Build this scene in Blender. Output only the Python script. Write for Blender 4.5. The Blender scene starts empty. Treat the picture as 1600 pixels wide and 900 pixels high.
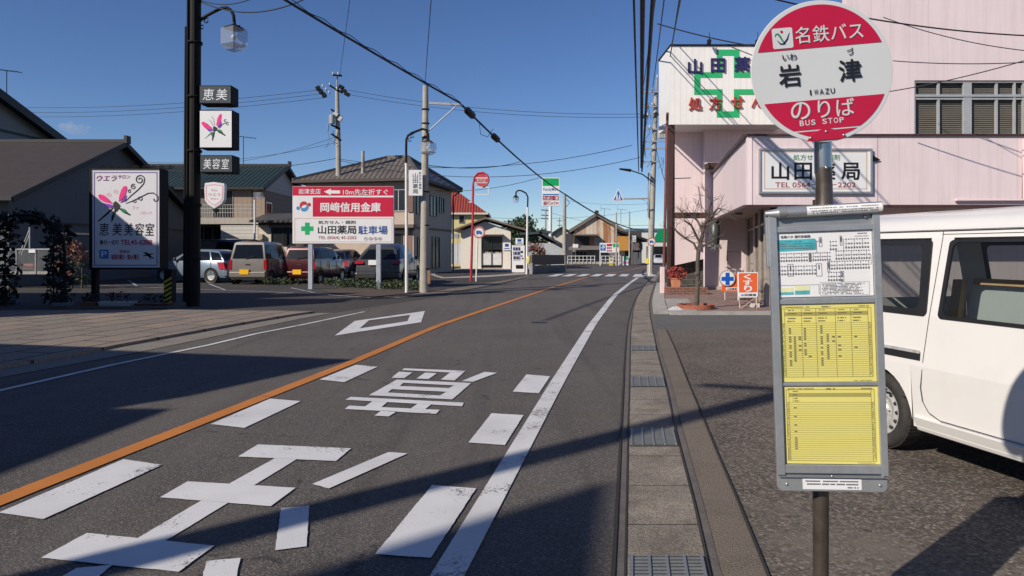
import bpy, bmesh, math, random
from mathutils import Vector, Matrix
R = math.radians
random.seed(7)
S = bpy.context.scene
COL = S.collection

# ------------------------------------------------------------------ camera, sky, sun, exposure
F, HZ, H = 1110.0, 390.0, 1.45            # focal length in photo pixels, eye-level row, eye height
cam = bpy.data.cameras.new('camera')
cam.sensor_width = 36.0
cam.lens = F / 1600 * 36
cam.shift_y = -(450 - HZ) / 1600
cam.clip_end = 3000
cam_o = bpy.data.objects.new('camera', cam)
COL.objects.link(cam_o)
cam_o.location = (0, 0, H)
cam_o.rotation_euler = (R(90), 0, 0)
S.camera = cam_o

SUN_EL, SUN_AZ = 32.0, 230.0              # azimuth clockwise from +Y
w = bpy.data.worlds.new('World')
S.world = w
w.use_nodes = True
nt = w.node_tree
nt.nodes.clear()
sky = nt.nodes.new('ShaderNodeTexSky')
sky.sky_type = 'NISHITA'
sky.sun_disc = False
sky.sun_elevation = R(SUN_EL)
sky.sun_rotation = R(SUN_AZ)
sky.altitude = 0
sky.air_density = 0.85
sky.dust_density = 0.0
sky.ozone_density = 4.5
bg = nt.nodes.new('ShaderNodeBackground')
bg.inputs['Strength'].default_value = 0.098
wo = nt.nodes.new('ShaderNodeOutputWorld')
hs = nt.nodes.new('ShaderNodeHueSaturation')                # the deep clear winter blue
hs.inputs['Hue'].default_value = 0.51
hs.inputs['Saturation'].default_value = 1.10
hs.inputs['Value'].default_value = 1.0
nt.links.new(sky.outputs[0], hs.inputs['Color'])
nt.links.new(hs.outputs[0], bg.inputs[0])
nt.links.new(bg.outputs[0], wo.inputs[0])

sl = bpy.data.lights.new('sun', 'SUN')
sl.energy = 5.0
sl.angle = R(0.53)
sl.color = (1.0, 0.92, 0.81)
so = bpy.data.objects.new('sun', sl)
COL.objects.link(so)
sdir = Vector((math.sin(R(SUN_AZ)) * math.cos(R(SUN_EL)), math.cos(R(SUN_AZ)) * math.cos(R(SUN_EL)), math.sin(R(SUN_EL))))
so.rotation_euler = sdir.to_track_quat('Z', 'Y').to_euler()
so.location = (-20, -20, 30)
S.view_settings.view_transform = 'Standard'
S.view_settings.look = 'None'
S.view_settings.exposure = 0.0
S.view_settings.gamma = 1.0
S.cycles.max_bounces = 8
S.cycles.transparent_max_bounces = 24

# ------------------------------------------------------------------ places
def gz(y):                                 # the street runs level, then falls gently away
    t = y - 38
    if t <= 0: return 0.0
    if t < 10: return -0.011 * t * t / 20
    return -0.011 * (min(t, 190) - 5)
def P(px, py, Y): return Vector(((px - 800) / F * Y, Y, H - (py - HZ) / F * Y))
def G(px, py, dz=0.0):
    Y = 20.0
    for _ in range(60): Y = (H - gz(Y)) * F / (py - HZ)
    return Vector(((px - 800) / F * Y, Y, gz(Y) + dz))
def fp(Y): return lambda a, b, d=0.0: P(a, b, Y) - Vector((0, d, 0))     # an upright plane facing the street user

# ------------------------------------------------------------------ materials
def nn(t, kind, **kw):
    n = t.nodes.new(kind)
    for k, v in kw.items():
        if k in n.inputs: n.inputs[k].default_value = v
        else: setattr(n, k, v)
    return n
def math_(t, op, a, b=None, c=None):
    n = t.nodes.new('ShaderNodeMath'); n.operation = op
    for i, v in enumerate((a, b, c)):
        if v is None: continue
        if isinstance(v, (int, float)): n.inputs[i].default_value = v
        else: t.links.new(v, n.inputs[i])
    return n.outputs[0]
def mixc(t, fac, a, b, mode='MIX'):
    n = t.nodes.new('ShaderNodeMix'); n.data_type = 'RGBA'; n.blend_type = mode
    for sock, v in ((n.inputs[0], fac), (n.inputs[6], a), (n.inputs[7], b)):
        if isinstance(v, (int, float)): sock.default_value = v
        elif isinstance(v, tuple): sock.default_value = (v[0], v[1], v[2], 1)
        else: t.links.new(v, sock)
    return n.outputs[2]
def ramp(t, src, lo, hi):
    n = t.nodes.new('ShaderNodeMapRange'); n.clamp = True
    t.links.new(src, n.inputs[0]); n.inputs[1].default_value = lo; n.inputs[2].default_value = hi
    return n.outputs[0]
def noise(t, vec, scale, detail=5, rough=0.6):
    n = nn(t, 'ShaderNodeTexNoise', Scale=scale, Detail=detail, Roughness=rough)
    t.links.new(vec, n.inputs['Vector'])
    return n.outputs['Fac']
def base(name):
    m = bpy.data.materials.new(name); m.use_nodes = True
    t = m.node_tree
    b = t.nodes['Principled BSDF']
    tc = t.nodes.new('ShaderNodeTexCoord')
    return m, t, b, tc.outputs['Object']
def bumpify(t, b, hgt, strength, dist=0.01):
    n = nn(t, 'ShaderNodeBump', Strength=strength, Distance=dist)
    t.links.new(hgt, n.inputs['Height']); t.links.new(n.outputs[0], b.inputs['Normal'])
def mapv(t, vec, sc=(1, 1, 1), rot=(0, 0, 0)):
    n = t.nodes.new('ShaderNodeMapping'); n.inputs['Scale'].default_value = sc; n.inputs['Rotation'].default_value = rot
    t.links.new(vec, n.inputs['Vector']); return n.outputs[0]
def linefac(t, vec, axis, period, width):
    s = t.nodes.new('ShaderNodeSeparateXYZ'); t.links.new(vec, s.inputs[0])
    f = math_(t, 'FRACT', math_(t, 'MULTIPLY', s.outputs[axis], 1.0 / period))
    return math_(t, 'LESS_THAN', f, width / period)
MATS = {}
def mat(name, col, rough=0.6, metal=0.0, var=0.12, scale=5, bump=0.0, bscale=60, lines=(), dirt=None, streak=None, coat=0.0, spec=0.5, fine=0.0):
    if name in MATS: return MATS[name]
    m, t, b, v = base(name)
    n1 = noise(t, v, scale)
    c = mixc(t, ramp(t, n1, .3, .7), tuple(x * (1 - var) for x in col), tuple(min(1, x * (1 + var)) for x in col))
    if fine:
        n3 = noise(t, v, bscale, 2)
        c = mixc(t, ramp(t, n3, .3, .7), c, mixc(t, 1.0, c, (1 - fine,) * 3, 'MULTIPLY'))
    if streak:                              # vertical weather streaks
        n2 = noise(t, mapv(t, v, (9, 9, .5)), 1.0, 4)
        c = mixc(t, math_(t, 'MULTIPLY', ramp(t, n2, .48, .75), streak[1]), c, streak[0])
    if dirt:
        n2 = noise(t, v, dirt[2], 6, .7)
        c = mixc(t, math_(t, 'MULTIPLY', ramp(t, n2, .5, .72), dirt[1]), c, dirt[0])
    hs = None
    for ax, per, wid, dark in lines:
        lf = linefac(t, v, ax, per, wid)
        c = mixc(t, math_(t, 'MULTIPLY', lf, 1 - dark), c, mixc(t, 1.0, c, (.15, .15, .15), 'MULTIPLY'))
        hs = lf if hs is None else math_(t, 'MAXIMUM', hs, lf)
    t.links.new(c, b.inputs['Base Color'])
    b.inputs['Metallic'].default_value = metal
    b.inputs['Specular IOR Level'].default_value = spec
    t.links.new(math_(t, 'MULTIPLY_ADD', n1, .25 * rough, rough * .87), b.inputs['Roughness'])
    if coat: b.inputs['Coat Weight'].default_value = coat; b.inputs['Coat Roughness'].default_value = .05
    if bump:
        h = noise(t, v, bscale, 4)
        if hs is not None: h = math_(t, 'SUBTRACT', h, hs)
        bumpify(t, b, h, bump)
    MATS[name] = m
    return m

def m_asphalt(name, col, patch=.25, speck=.5, stain=None, rough_scale=140, tracks=0):
    m, t, b, v = base(name)
    big = noise(t, v, .35, 4); mid = noise(t, v, 3.0, 5)
    vo = nn(t, 'ShaderNodeTexVoronoi', Scale=rough_scale); t.links.new(v, vo.inputs['Vector'])
    sep = t.nodes.new('ShaderNodeSeparateColor'); t.links.new(vo.outputs['Color'], sep.inputs[0])
    fn = noise(t, v, rough_scale * .6, 3)
    c = mixc(t, ramp(t, big, .35, .65), tuple(x * (1 - patch) for x in col), tuple(x * (1 + patch) for x in col))
    c = mixc(t, ramp(t, mid, .35, .7), mixc(t, 1.0, c, (.86, .85, .84), 'MULTIPLY'), c)
    st = ramp(t, sep.outputs[0], 0, 1)
    c = mixc(t, math_(t, 'MULTIPLY', math_(t, 'POWER', st, 3), speck), c, tuple(min(1, x * 2.6) for x in col))
    c = mixc(t, math_(t, 'MULTIPLY', ramp(t, fn, .5, .3), speck), c, tuple(x * .35 for x in col))
    if stain:
        s = noise(t, v, .9, 7, .65)
        c = mixc(t, math_(t, 'MULTIPLY', ramp(t, s, .52, .7), stain[1]), c, stain[0])
    if tracks:                                             # wheel-polished lanes, seams and drips along the street
        tn = noise(t, mapv(t, v, (1.5, .05, 1), (0, 0, R(10.5))), 1.0, 3)
        c = mixc(t, math_(t, 'MULTIPLY', ramp(t, tn, .45, .68), tracks), c, tuple(x * 1.35 for x in col))
        tn2 = noise(t, mapv(t, v, (2.6, .10, 1), (0, 0, R(10.5))), 1.0, 5)
        c = mixc(t, math_(t, 'MULTIPLY', ramp(t, tn2, .52, .75), tracks), c, tuple(x * .55 for x in col))
        sp = noise(t, v, 2.1, 6, .75)
        c = mixc(t, math_(t, 'MULTIPLY', ramp(t, sp, .66, .74), .55), c, tuple(x * .4 for x in col))
    cr = nn(t, 'ShaderNodeTexVoronoi', feature='DISTANCE_TO_EDGE', Scale=.45)
    t.links.new(mapv(t, v, (1, 1, 1)), cr.inputs['Vector'])
    wob = noise(t, v, 5, 4)
    crack = math_(t, 'LESS_THAN', math_(t, 'ADD', cr.outputs['Distance'], math_(t, 'MULTIPLY', math_(t, 'SUBTRACT', wob, .42), .1)), .0035)
    c = mixc(t, math_(t, 'MULTIPLY', crack, .6), c, tuple(x * .3 for x in col))
    t.links.new(c, b.inputs['Base Color'])
    b.inputs['Roughness'].default_value = .85
    b.inputs['Specular IOR Level'].default_value = .3
    bumpify(t, b, math_(t, 'ADD', math_(t, 'MULTIPLY', vo.outputs['Distance'], -.6), fn), .55, .006)
    return m
def m_paint(name, col, under=(.08, .072, .065), wear=.5):
    m, t, b, v = base(name)
    n1 = noise(t, v, 55, 6, .75); n2 = noise(t, v, 2.2, 4); n3 = noise(t, v, 1.5, 3)
    f = math_(t, 'ADD', n1, math_(t, 'MULTIPLY', math_(t, 'SUBTRACT', n2, .5), .9))
    c0 = mixc(t, ramp(t, n3, .3, .7), tuple(x * .82 for x in col), col)
    c = mixc(t, ramp(t, f, .70 - wear * .12, .78 - wear * .12), c0, under)
    t.links.new(c, b.inputs['Base Color'])
    b.inputs['Roughness'].default_value = .65
    bumpify(t, b, noise(t, v, 120, 3), .35, .004)
    return m
def m_pavers(name):
    m, t, b, v = base(name)
    br = nn(t, 'ShaderNodeTexBrick', Scale=1.0)
    br.inputs['Color1'].default_value = (.40, .315, .25, 1); br.inputs['Color2'].default_value = (.27, .245, .215, 1)
    br.inputs['Mortar'].default_value = (.075, .064, .055, 1); br.inputs['Mortar Size'].default_value = .028
    br.inputs['Brick Width'].default_value = 1.2; br.inputs['Row Height'].default_value = .6; br.inputs['Bias'].default_value = 0
    t.links.new(mapv(t, v, (1, 1, 1), (0, 0, R(-80))), br.inputs['Vector'])
    n = noise(t, v, 25, 6); n2 = noise(t, v, 1.2, 4)
    c = mixc(t, ramp(t, n, .3, .75), mixc(t, 1.0, br.outputs['Color'], (.6, .58, .56), 'MULTIPLY'), br.outputs['Color'])
    c = mixc(t, math_(t, 'MULTIPLY', ramp(t, n2, .45, .7), .5), c, (.21, .175, .14))
    c = mixc(t, ramp(t, noise(t, v, 60, 3), .35, .65), mixc(t, 1.0, c, (.68, .65, .62), 'MULTIPLY'), c)
    t.links.new(c, b.inputs['Base Color']); b.inputs['Roughness'].default_value = .85
    bumpify(t, b, math_(t, 'SUBTRACT', n, math_(t, 'MULTIPLY', br.outputs['Fac'], 1.2)), .6, .01)
    return m
def m_brick(name, c1, c2, mortar, bw, bh, rot=(R(90), 0, 0), ms=.012):
    m, t, b, v = base(name)
    br = nn(t, 'ShaderNodeTexBrick', Scale=1.0)
    for k, c in (('Color1', c1), ('Color2', c2), ('Mortar', mortar)): br.inputs[k].default_value = (*c, 1)
    br.inputs['Mortar Size'].default_value = ms
    br.inputs['Brick Width'].default_value = bw; br.inputs['Row Height'].default_value = bh
    t.links.new(mapv(t, v, (1, 1, 1), rot), br.inputs['Vector'])
    n = noise(t, v, 12, 5)
    c = mixc(t, ramp(t, n, .3, .7), mixc(t, 1.0, br.outputs['Color'], (.65, .63, .6), 'MULTIPLY'), br.outputs['Color'])
    t.links.new(c, b.inputs['Base Color']); b.inputs['Roughness'].default_value = .85
    bumpify(t, b, math_(t, 'SUBTRACT', n, br.outputs['Fac']), .5, .01)
    return m
def m_rooftile(name, col, axis=0, per=.28, row=.25):
    m, t, b, v = base(name)
    s = t.nodes.new('ShaderNodeSeparateXYZ'); t.links.new(v, s.inputs[0])
    wv = math_(t, 'ABSOLUTE', math_(t, 'SINE', math_(t, 'MULTIPLY', s.outputs[axis], math.pi / per)))
    rw = math_(t, 'FRACT', math_(t, 'MULTIPLY', s.outputs[2], 1.0 / (row * .42)))
    h = math_(t, 'ADD', wv, math_(t, 'MULTIPLY', rw, .8))
    n = noise(t, v, 4, 5); n2 = noise(t, v, 30, 4)
    c = mixc(t, ramp(t, n, .3, .7), tuple(x * .7 for x in col), tuple(x * 1.25 for x in col))
    c = mixc(t, ramp(t, n2, .5, .75), c, tuple(x * .6 for x in col))
    c = mixc(t, math_(t, 'LESS_THAN', wv, .3), c, mixc(t, 1.0, c, (.45, .45, .45), 'MULTIPLY'))
    t.links.new(c, b.inputs['Base Color']); b.inputs['Roughness'].default_value = .5
    bumpify(t, b, h, 1.0, .05)
    return m
def m_rustboards(name):
    m, t, b, v = base(name)
    s = t.nodes.new('ShaderNodeSeparateXYZ'); t.links.new(v, s.inputs[0])
    cell = math_(t, 'FLOOR', math_(t, 'MULTIPLY', s.outputs[0], 2.2))
    wn = t.nodes.new('ShaderNodeTexWhiteNoise'); wn.noise_dimensions = '1D'; t.links.new(cell, wn.inputs['W'])
    st = noise(t, mapv(t, v, (3.5, 3.5, .35)), 1.0, 6, .7)
    f = math_(t, 'ADD', st, math_(t, 'MULTIPLY', math_(t, 'SUBTRACT', wn.outputs['Value'], .5), .4))
    c = mixc(t, ramp(t, f, .36, .62), (.60, .50, .39), (.36, .16, .065))
    c = mixc(t, math_(t, 'MULTIPLY', linefac(t, v, 0, .455, .04), .7), c, (.12, .09, .07))
    t.links.new(c, b.inputs['Base Color']); b.inputs['Roughness'].default_value = .8
    bumpify(t, b, math_(t, 'SINE', math_(t, 'MULTIPLY', s.outputs[0], 60)), .4, .02)
    return m
def m_leaf(name, c1, c2):
    m, t, b, v = base(name)
    gi = t.nodes.new('ShaderNodeNewGeometry')
    c = mixc(t, gi.outputs['Random Per Island'], c1, c2)
    t.links.new(c, b.inputs['Base Color']); b.inputs['Roughness'].default_value = .55
    b.inputs['Transmission Weight'].default_value = 0
    b.inputs['Subsurface Weight'].default_value = 0
    return m
def m_glass(name, tint=(.75, .8, .8), trans=.75, dark=(.02, .022, .024), rough=.02):
    m = bpy.data.materials.new(name); m.use_nodes = True
    t = m.node_tree; t.nodes.clear()
    o = t.nodes.new('ShaderNodeOutputMaterial')
    tr = t.nodes.new('ShaderNodeBsdfTransparent'); tr.inputs[0].default_value = (*tint, 1)
    gl = t.nodes.new('ShaderNodeBsdfPrincipled'); gl.inputs['Base Color'].default_value = (*dark, 1)
    tc = t.nodes.new('ShaderNodeTexCoord')
    nz = noise(t, tc.outputs['Object'], 3, 3)
    t.links.new(math_(t, 'MULTIPLY_ADD', nz, .03, rough), gl.inputs['Roughness'])
    lw = nn(t, 'ShaderNodeLayerWeight', Blend=.5)
    f = math_(t, 'MULTIPLY', math_(t, 'SUBTRACT', .97, math_(t, 'POWER', lw.outputs['Facing'], 4.0)), trans)
    mx = t.nodes.new('ShaderNodeMixShader')
    t.links.new(f, mx.inputs[0]); t.links.new(gl.outputs[0], mx.inputs[1]); t.links.new(tr.outputs[0], mx.inputs[2])
    t.links.new(mx.outputs[0], o.inputs[0])
    return m

M_ROAD = m_asphalt('asphalt_road', (.094, .083, .075), .2, .7, ((.105, .086, .068), .5), 110, .5)
M_GROUND = m_asphalt('asphalt_old', (.056, .050, .046), .2, .8, None, 110)  # base colour lowered to deepen the shade over the side street
M_FORE = m_asphalt('asphalt_rough', (.106, .089, .074), .34, .85, ((.165, .140, .114), .85), 62)
M_RAMP = m_asphalt('asphalt_patch', (.12, .115, .11), .1, .4)
M_GUTTER = mat('gutter_concrete', (.33, .28, .225), .85, var=.3, scale=2.2, bump=.8, bscale=85, lines=((1, .62, .012, .1),), dirt=((.10, .08, .06), .8, 3.5), fine=.6)
M_CONC = mat('worn_concrete', (.23, .185, .142), .85, var=.25, scale=3, bump=.8, bscale=95, dirt=((.10, .08, .062), .7, 3), fine=.55)
M_CONCL = mat('pale_concrete', (.36, .34, .31), .85, var=.15, scale=4, bump=.4, bscale=80, dirt=((.18, .16, .14), .6, 3))
M_KERB = mat('kerb_concrete', (.28, .245, .205), .85, var=.2, scale=3, bump=.6, bscale=90, dirt=((.12, .10, .085), .7, 3), lines=((1, .62, .012, .3),), fine=.45)
M_LIP = mat('gutter_lip', (.15, .13, .115), .85, var=.2, scale=5, bump=.5, bscale=110, fine=.3)
M_GRAVEL = m_asphalt('gravel', (.36, .32, .28), .12, .6, None, 30)
M_PAVER = m_pavers('stone_pavers')
M_WPAINT = m_paint('white_road_paint', (.69, .68, .67))
M_WPAINTW = m_paint('white_line_paint_worn', (.66, .65, .635), wear=.85)
M_OPAINT = m_paint('orange_road_paint', (.54, .19, .03), wear=.2)
M_GPAINT = m_paint('grey_stall_paint', (.45, .47, .5), wear=1.2)
M_GRATE = mat('drain_steel', (.23, .235, .22), .6, metal=.3, var=.15, lines=((1, .035, .012, .2),), dirt=((.12, .09, .06), .6, 4))
M_WHITE = mat('white_enamel', (.78, .77, .76), .35, var=.03)
M_SIGNW = mat('sign_white', (.76, .75, .74), .4, var=.03, scale=2)
M_SIGNG = mat('sign_grey_white', (.60, .61, .60), .45, var=.03, scale=2)
M_RED = mat('sign_crimson', (.50, .008, .045), .35, var=.05)
M_RED2 = mat('sign_red', (.55, .012, .05), .4, var=.06, scale=2)
M_ORANGE = mat('sign_orange', (.78, .13, .03), .4, var=.05)
M_BLACK = mat('black_lettering', (.012, .012, .014), .5, var=.1)
M_NAVY = mat('navy_lettering', (.02, .02, .11), .45, var=.1)
M_BLUE = mat('blue_lettering', (.015, .07, .28), .45, var=.1)
M_BLUE2 = mat('cross_blue', (.01, .10, .50), .4, var=.08)
M_MAROON = mat('maroon_lettering', (.32, .02, .035), .5, var=.1)
M_CRIM = mat('magenta_lettering', (.36, .01, .09), .5, var=.1)
M_PURPLE = mat('purple_lettering', (.22, .02, .20), .5, var=.1)
M_PINKL = mat('pink_lettering', (.75, .32, .38), .5, var=.1)
M_HOTPINK = mat('hot_pink', (.80, .035, .22), .4, var=.15)
M_VIOLET = mat('wing_violet', (.20, .05, .40), .4, var=.2)
M_LEAFG = mat('wing_green', (.02, .22, .08), .4, var=.2)
M_GREEN = mat('sign_green', (.02, .40, .14), .4, var=.05)
M_GREENT = mat('green_lettering', (.03, .22, .07), .5, var=.1)
M_GREY_L = mat('grey_lettering', (.75, .76, .77), .5, var=.03)
M_TEAL = mat('print_teal', (.06, .40, .45), .5, var=.25, scale=20)
M_YELLOW = mat('timetable_yellow', (.70, .62, .17), .5, var=.04, scale=4)
M_OLIVE = mat('timetable_band', (.36, .31, .09), .5, var=.05)
M_PRINT = mat('print_ink', (.16, .145, .07), .6, var=.1)
M_PRINTW = mat('print_ink_grey', (.13, .13, .14), .6, var=.1)
M_PAPER = mat('paper_white', (.74, .73, .72), .55, var=.03, scale=5)
M_ALU = mat('aluminium', (.43, .44, .445), .42, metal=.6, var=.08, scale=8, fine=.1, bscale=50)
M_ALUD = mat('aluminium_dull', (.31, .32, .32), .5, metal=.6, var=.1, scale=10)
M_PIPE = mat('aluminium_pipe', (.50, .50, .49), .35, metal=.7, var=.08, scale=15)
M_POST = mat('brown_steel_post', (.13, .105, .085), .38, metal=.65, var=.25, scale=12, dirt=((.06, .045, .035), .7, 14))
M_STEEL = mat('stainless', (.45, .43, .41), .25, metal=1.0, var=.1)
M_SCREW = mat('screw_steel', (.5, .48, .45), .35, metal=.9, var=.2)
M_CPOLE = mat('concrete_pole', (.37, .34, .29), .8, var=.15, scale=4, bump=.3, bscale=40, streak=((.2, .17, .13), .5))
M_GPOLE = mat('galvanised_pole', (.42, .42, .41), .5, metal=.4, var=.12)
M_DPOLE = mat('dark_painted_pole', (.014, .012, .011), .6, var=.2, scale=6, spec=.15)
M_DARK = mat('dark_metal', (.011, .011, .012), .7, var=.2, spec=.15)
M_WIRE = mat('cable_black', (.012, .012, .014), .6, var=.1)
M_CERAM = mat('ceramic', (.5, .5, .49), .25, var=.03)
M_REDP = mat('red_painted_pole', (.42, .03, .045), .45, var=.15, scale=3)
M_WPOLE = mat('white_painted_pole', (.72, .71, .69), .5, var=.06, scale=3, streak=((.4, .33, .28), .4))
M_PINK = mat('pink_siding', (.75, .62, .62), .55, var=.05, scale=.8, bump=.12, lines=((0, .455, .006, .72),), streak=((.58, .46, .44), .4))
M_PINKS = mat('pink_siding_return', (.75, .62, .62), .62, var=.03, scale=1.2, bump=.15, lines=((1, .455, .006, .72),), streak=((.58, .46, .44), .4))
M_PINKD = mat('pink_concrete_base', (.50, .43, .38), .8, var=.15, scale=4)
M_WSID = mat('white_siding', (.80, .785, .75), .55, var=.03, scale=1.5, lines=((0, .2, .008, .6),), streak=((.55, .53, .5), .2))
M_DBROWN = mat('dark_brown_steel', (.065, .030, .026), .45, var=.15, scale=5)
M_REDBR = mat('red_brown_steel', (.16, .05, .04), .5, var=.15, scale=5)
M_SOFF = mat('soffit_boards', (.38, .33, .30), .7, var=.1, lines=((0, .3, .01, .3),))
M_SOFFD = mat('soffit_dark', (.16, .12, .10), .7, var=.1)
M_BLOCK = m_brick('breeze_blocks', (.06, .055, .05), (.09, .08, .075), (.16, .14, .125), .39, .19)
M_BRICK = m_brick('red_brick', (.30, .085, .05), (.22, .06, .04), (.22, .19, .16), .21, .075)
M_TERRA = mat('terracotta', (.55, .22, .12), .7, var=.12, scale=8)
M_TILEF = mat('pink_paving', (.27, .18, .155), .7, var=.2, scale=3, bump=.3, lines=((0, .3, .012, .4), (1, .3, .012, .4)), dirt=((.12, .09, .08), .6, 2))
M_GLASSV = m_glass('van_glass', (.70, .74, .72), .80)
M_GLASSD = m_glass('dark_glass', (.2, .21, .22), .35, (.01, .012, .014), .08)
M_GLASSH = m_glass('house_glass', (.3, .32, .33), .3, (.03, .033, .036), .16)
M_LAMPG = m_glass('lamp_glass', (.88, .9, .92), .8, (.6, .62, .65), .12)
M_RUBBER = mat('tyre_rubber', (.025, .023, .021), .8, var=.2, bump=.2, dirt=((.09, .07, .05), .5, 9))
M_RIM = mat('wheel_steel', (.56, .55, .53), .4, metal=.35, var=.12, dirt=((.2, .12, .08), .6, 14))
M_VANW = mat('van_white_paint', (.73, .705, .67), .32, var=.02, scale=2, coat=.6, dirt=((.6, .56, .5), .25, 2.2))
M_BLKPL = mat('black_plastic', (.015, .015, .016), .5, var=.15)
M_CARD = mat('cardboard', (.48, .31, .16), .8, var=.1)
M_PANEL = mat('grey_panel', (.70, .74, .74), .5, var=.05)
M_BARK = mat('bark', (.095, .075, .058), .9, var=.3, scale=10, bump=.8, bscale=25)
M_BARKD = mat('bark_dark', (.07, .055, .045), .9, var=.3, scale=10, bump=.6, bscale=25)
M_LDARK = m_leaf('leaf_dark', (.018, .035, .012), (.05, .085, .028))
M_LMID = m_leaf('leaf_mid', (.018, .034, .012), (.06, .085, .03))
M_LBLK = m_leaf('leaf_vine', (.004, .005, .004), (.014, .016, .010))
M_LRED = m_leaf('leaf_red', (.20, .02, .018), (.42, .07, .05))
M_LAUT = m_leaf('leaf_autumn', (.16, .05, .03), (.30, .13, .07))
M_GOLD = mat('plate_yellow', (.80, .44, .01), .4, var=.04)
M_TAIL = mat('tail_lamp_red', (.35, .012, .015), .15, var=.2, coat=.5)
M_WALLBG = mat('grey_blue_siding', (.085, .096, .108), .7, var=.06, lines=((1, .3, .012, .4),))  # base colour darkened: deep shade on the left wall put into it
M_ROOFBR = mat('brown_slate_roof', (.045, .034, .031), .7, var=.12, scale=3, lines=((2, .18, .012, .5),), bump=.3, bscale=30)  # darker than the slate itself, to carry the shade on the left
M_ROOFDK = mat('dark_fascia', (.016, .016, .017), .6, var=.15)

# ------------------------------------------------------------------ mesh helper
class MB:
    def __init__(s): s.v = []; s.f = []; s.sm = []; s.mi = []
    def add(s, vs, fs, smooth=False, mi=0):
        o = len(s.v); s.v += [Vector(v) for v in vs]
        for f in fs: s.f.append(tuple(i + o for i in f)); s.sm.append(smooth); s.mi.append(mi)
    def quad(s, a, b, c, d, mi=0): s.add([a, b, c, d], [(0, 1, 2, 3)], False, mi)
    def poly(s, pts, mi=0): s.add(pts, [tuple(range(len(pts)))], False, mi)
    def bx(s, x0, x1, y0, y1, z0, z1, mi=0):
        s.add([(x, y, z) for z in (z0, z1) for y in (y0, y1) for x in (x0, x1)],
              [(0, 2, 3, 1), (4, 5, 7, 6), (0, 1, 5, 4), (2, 6, 7, 3), (0, 4, 6, 2), (1, 3, 7, 5)], False, mi)
    def bar(s, p0, p1, a, b, up=(0, 0, 1), mi=0):         # rectangular bar a wide, b high
        p0, p1 = Vector(p0), Vector(p1); d = (p1 - p0).normalized(); u = Vector(up)
        if abs(d.dot(u)) > .98: u = Vector((0, 1, 0))
        sx = d.cross(u).normalized() * a / 2; uy = sx.cross(d).normalized() * b / 2
        s.hexa([p0 - sx - uy, p0 + sx - uy, p0 + sx + uy, p0 - sx + uy], [p1 - sx - uy, p1 + sx - uy, p1 + sx + uy, p1 - sx + uy], mi)
    def hexa(s, A, B, mi=0):
        n = len(A)
        s.add(list(A) + list(B), [tuple(range(n))[::-1], tuple(range(n, 2 * n))] + [(i, (i + 1) % n, (i + 1) % n + n, i + n) for i in range(n)], False, mi)
    def extr(s, pts, d, mi=0):
        d = Vector(d); s.hexa([Vector(p) for p in pts], [Vector(p) + d for p in pts], mi)
    def tube(s, pts, r, n=8, mi=0, cap=True):
        pts = [Vector(p) for p in pts]; m = len(pts)
        rs = [r] * m if isinstance(r, (int, float)) else list(r)
        vs = []; fs = []; ref = None
        for i, p in enumerate(pts):
            d = (pts[min(i + 1, m - 1)] - pts[max(i - 1, 0)]).normalized()
            if ref is None:
                ref = Vector((1, 0, 0)) if abs(d.x) < .8 else Vector((0, 1, 0))
            u = (ref - d * ref.dot(d)).normalized(); ref = u; v = d.cross(u)
            for k in range(n):
                a = 2 * math.pi * k / n
                vs.append(p + (u * math.cos(a) + v * math.sin(a)) * rs[i])
        for i in range(m - 1):
            for k in range(n): fs.append((i * n + k, i * n + (k + 1) % n, (i + 1) * n + (k + 1) % n, (i + 1) * n + k))
        s.add(vs, fs, True, mi)
        if cap: s.add(vs[:n], [tuple(range(n))[::-1]], False, mi); s.add(vs[-n:], [tuple(range(n))], False, mi)
    def cyl(s, p0, p1, r0, r1=None, n=12, mi=0): s.tube([p0, p1], [r0, r0 if r1 is None else r1], n, mi)
    def lathe(s, prof, c, ax, n=24, mi=0, smooth=True):   # prof: (radius, along-axis)
        c = Vector(c); ax = Vector(ax).normalized(); u = ax.orthogonal().normalized(); v = ax.cross(u)
        vs = [c + ax * h + (u * math.cos(2 * math.pi * k / n) + v * math.sin(2 * math.pi * k / n)) * r for r, h in prof for k in range(n)]
        fs = [(i * n + k, i * n + (k + 1) % n, (i + 1) * n + (k + 1) % n, (i + 1) * n + k) for i in range(len(prof) - 1) for k in range(n)]
        s.add(vs, fs, smooth, mi)
    def ball(s, c, r, n=10, mi=0, sq=(1, 1, 1)):
        c = Vector(c); vs = []; fs = []; k2 = n // 2
        for i in range(k2 + 1):
            th = math.pi * i / k2
            for k in range(n):
                a = 2 * math.pi * k / n
                vs.append(c + Vector((math.sin(th) * math.cos(a) * sq[0], math.sin(th) * math.sin(a) * sq[1], math.cos(th) * sq[2])) * r)
        for i in range(k2):
            for k in range(n): fs.append((i * n + k, (i + 1) * n + k, (i + 1) * n + (k + 1) % n, i * n + (k + 1) % n))
        s.add(vs, fs, True, mi)
    # on a plane function pl(a, b, d): a to the right, b downwards, d towards the viewer
    def rect(s, pl, a0, b0, a1, b1, d=0.0, mi=0): s.poly([pl(a0, b1, d), pl(a1, b1, d), pl(a1, b0, d), pl(a0, b0, d)], mi)
    def slab(s, pl, a0, b0, a1, b1, d0, d1, mi=0):
        s.hexa([pl(a0, b1, d0), pl(a1, b1, d0), pl(a1, b0, d0), pl(a0, b0, d0)], [pl(a0, b1, d1), pl(a1, b1, d1), pl(a1, b0, d1), pl(a0, b0, d1)], mi)
    def pslab(s, pl, pts, d0, d1, mi=0): s.hexa([pl(a, b, d0) for a, b in pts], [pl(a, b, d1) for a, b in pts], mi)
    def ppoly(s, pl, pts, d=0.0, mi=0): s.poly([pl(a, b, d) for a, b in pts], mi)
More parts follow.
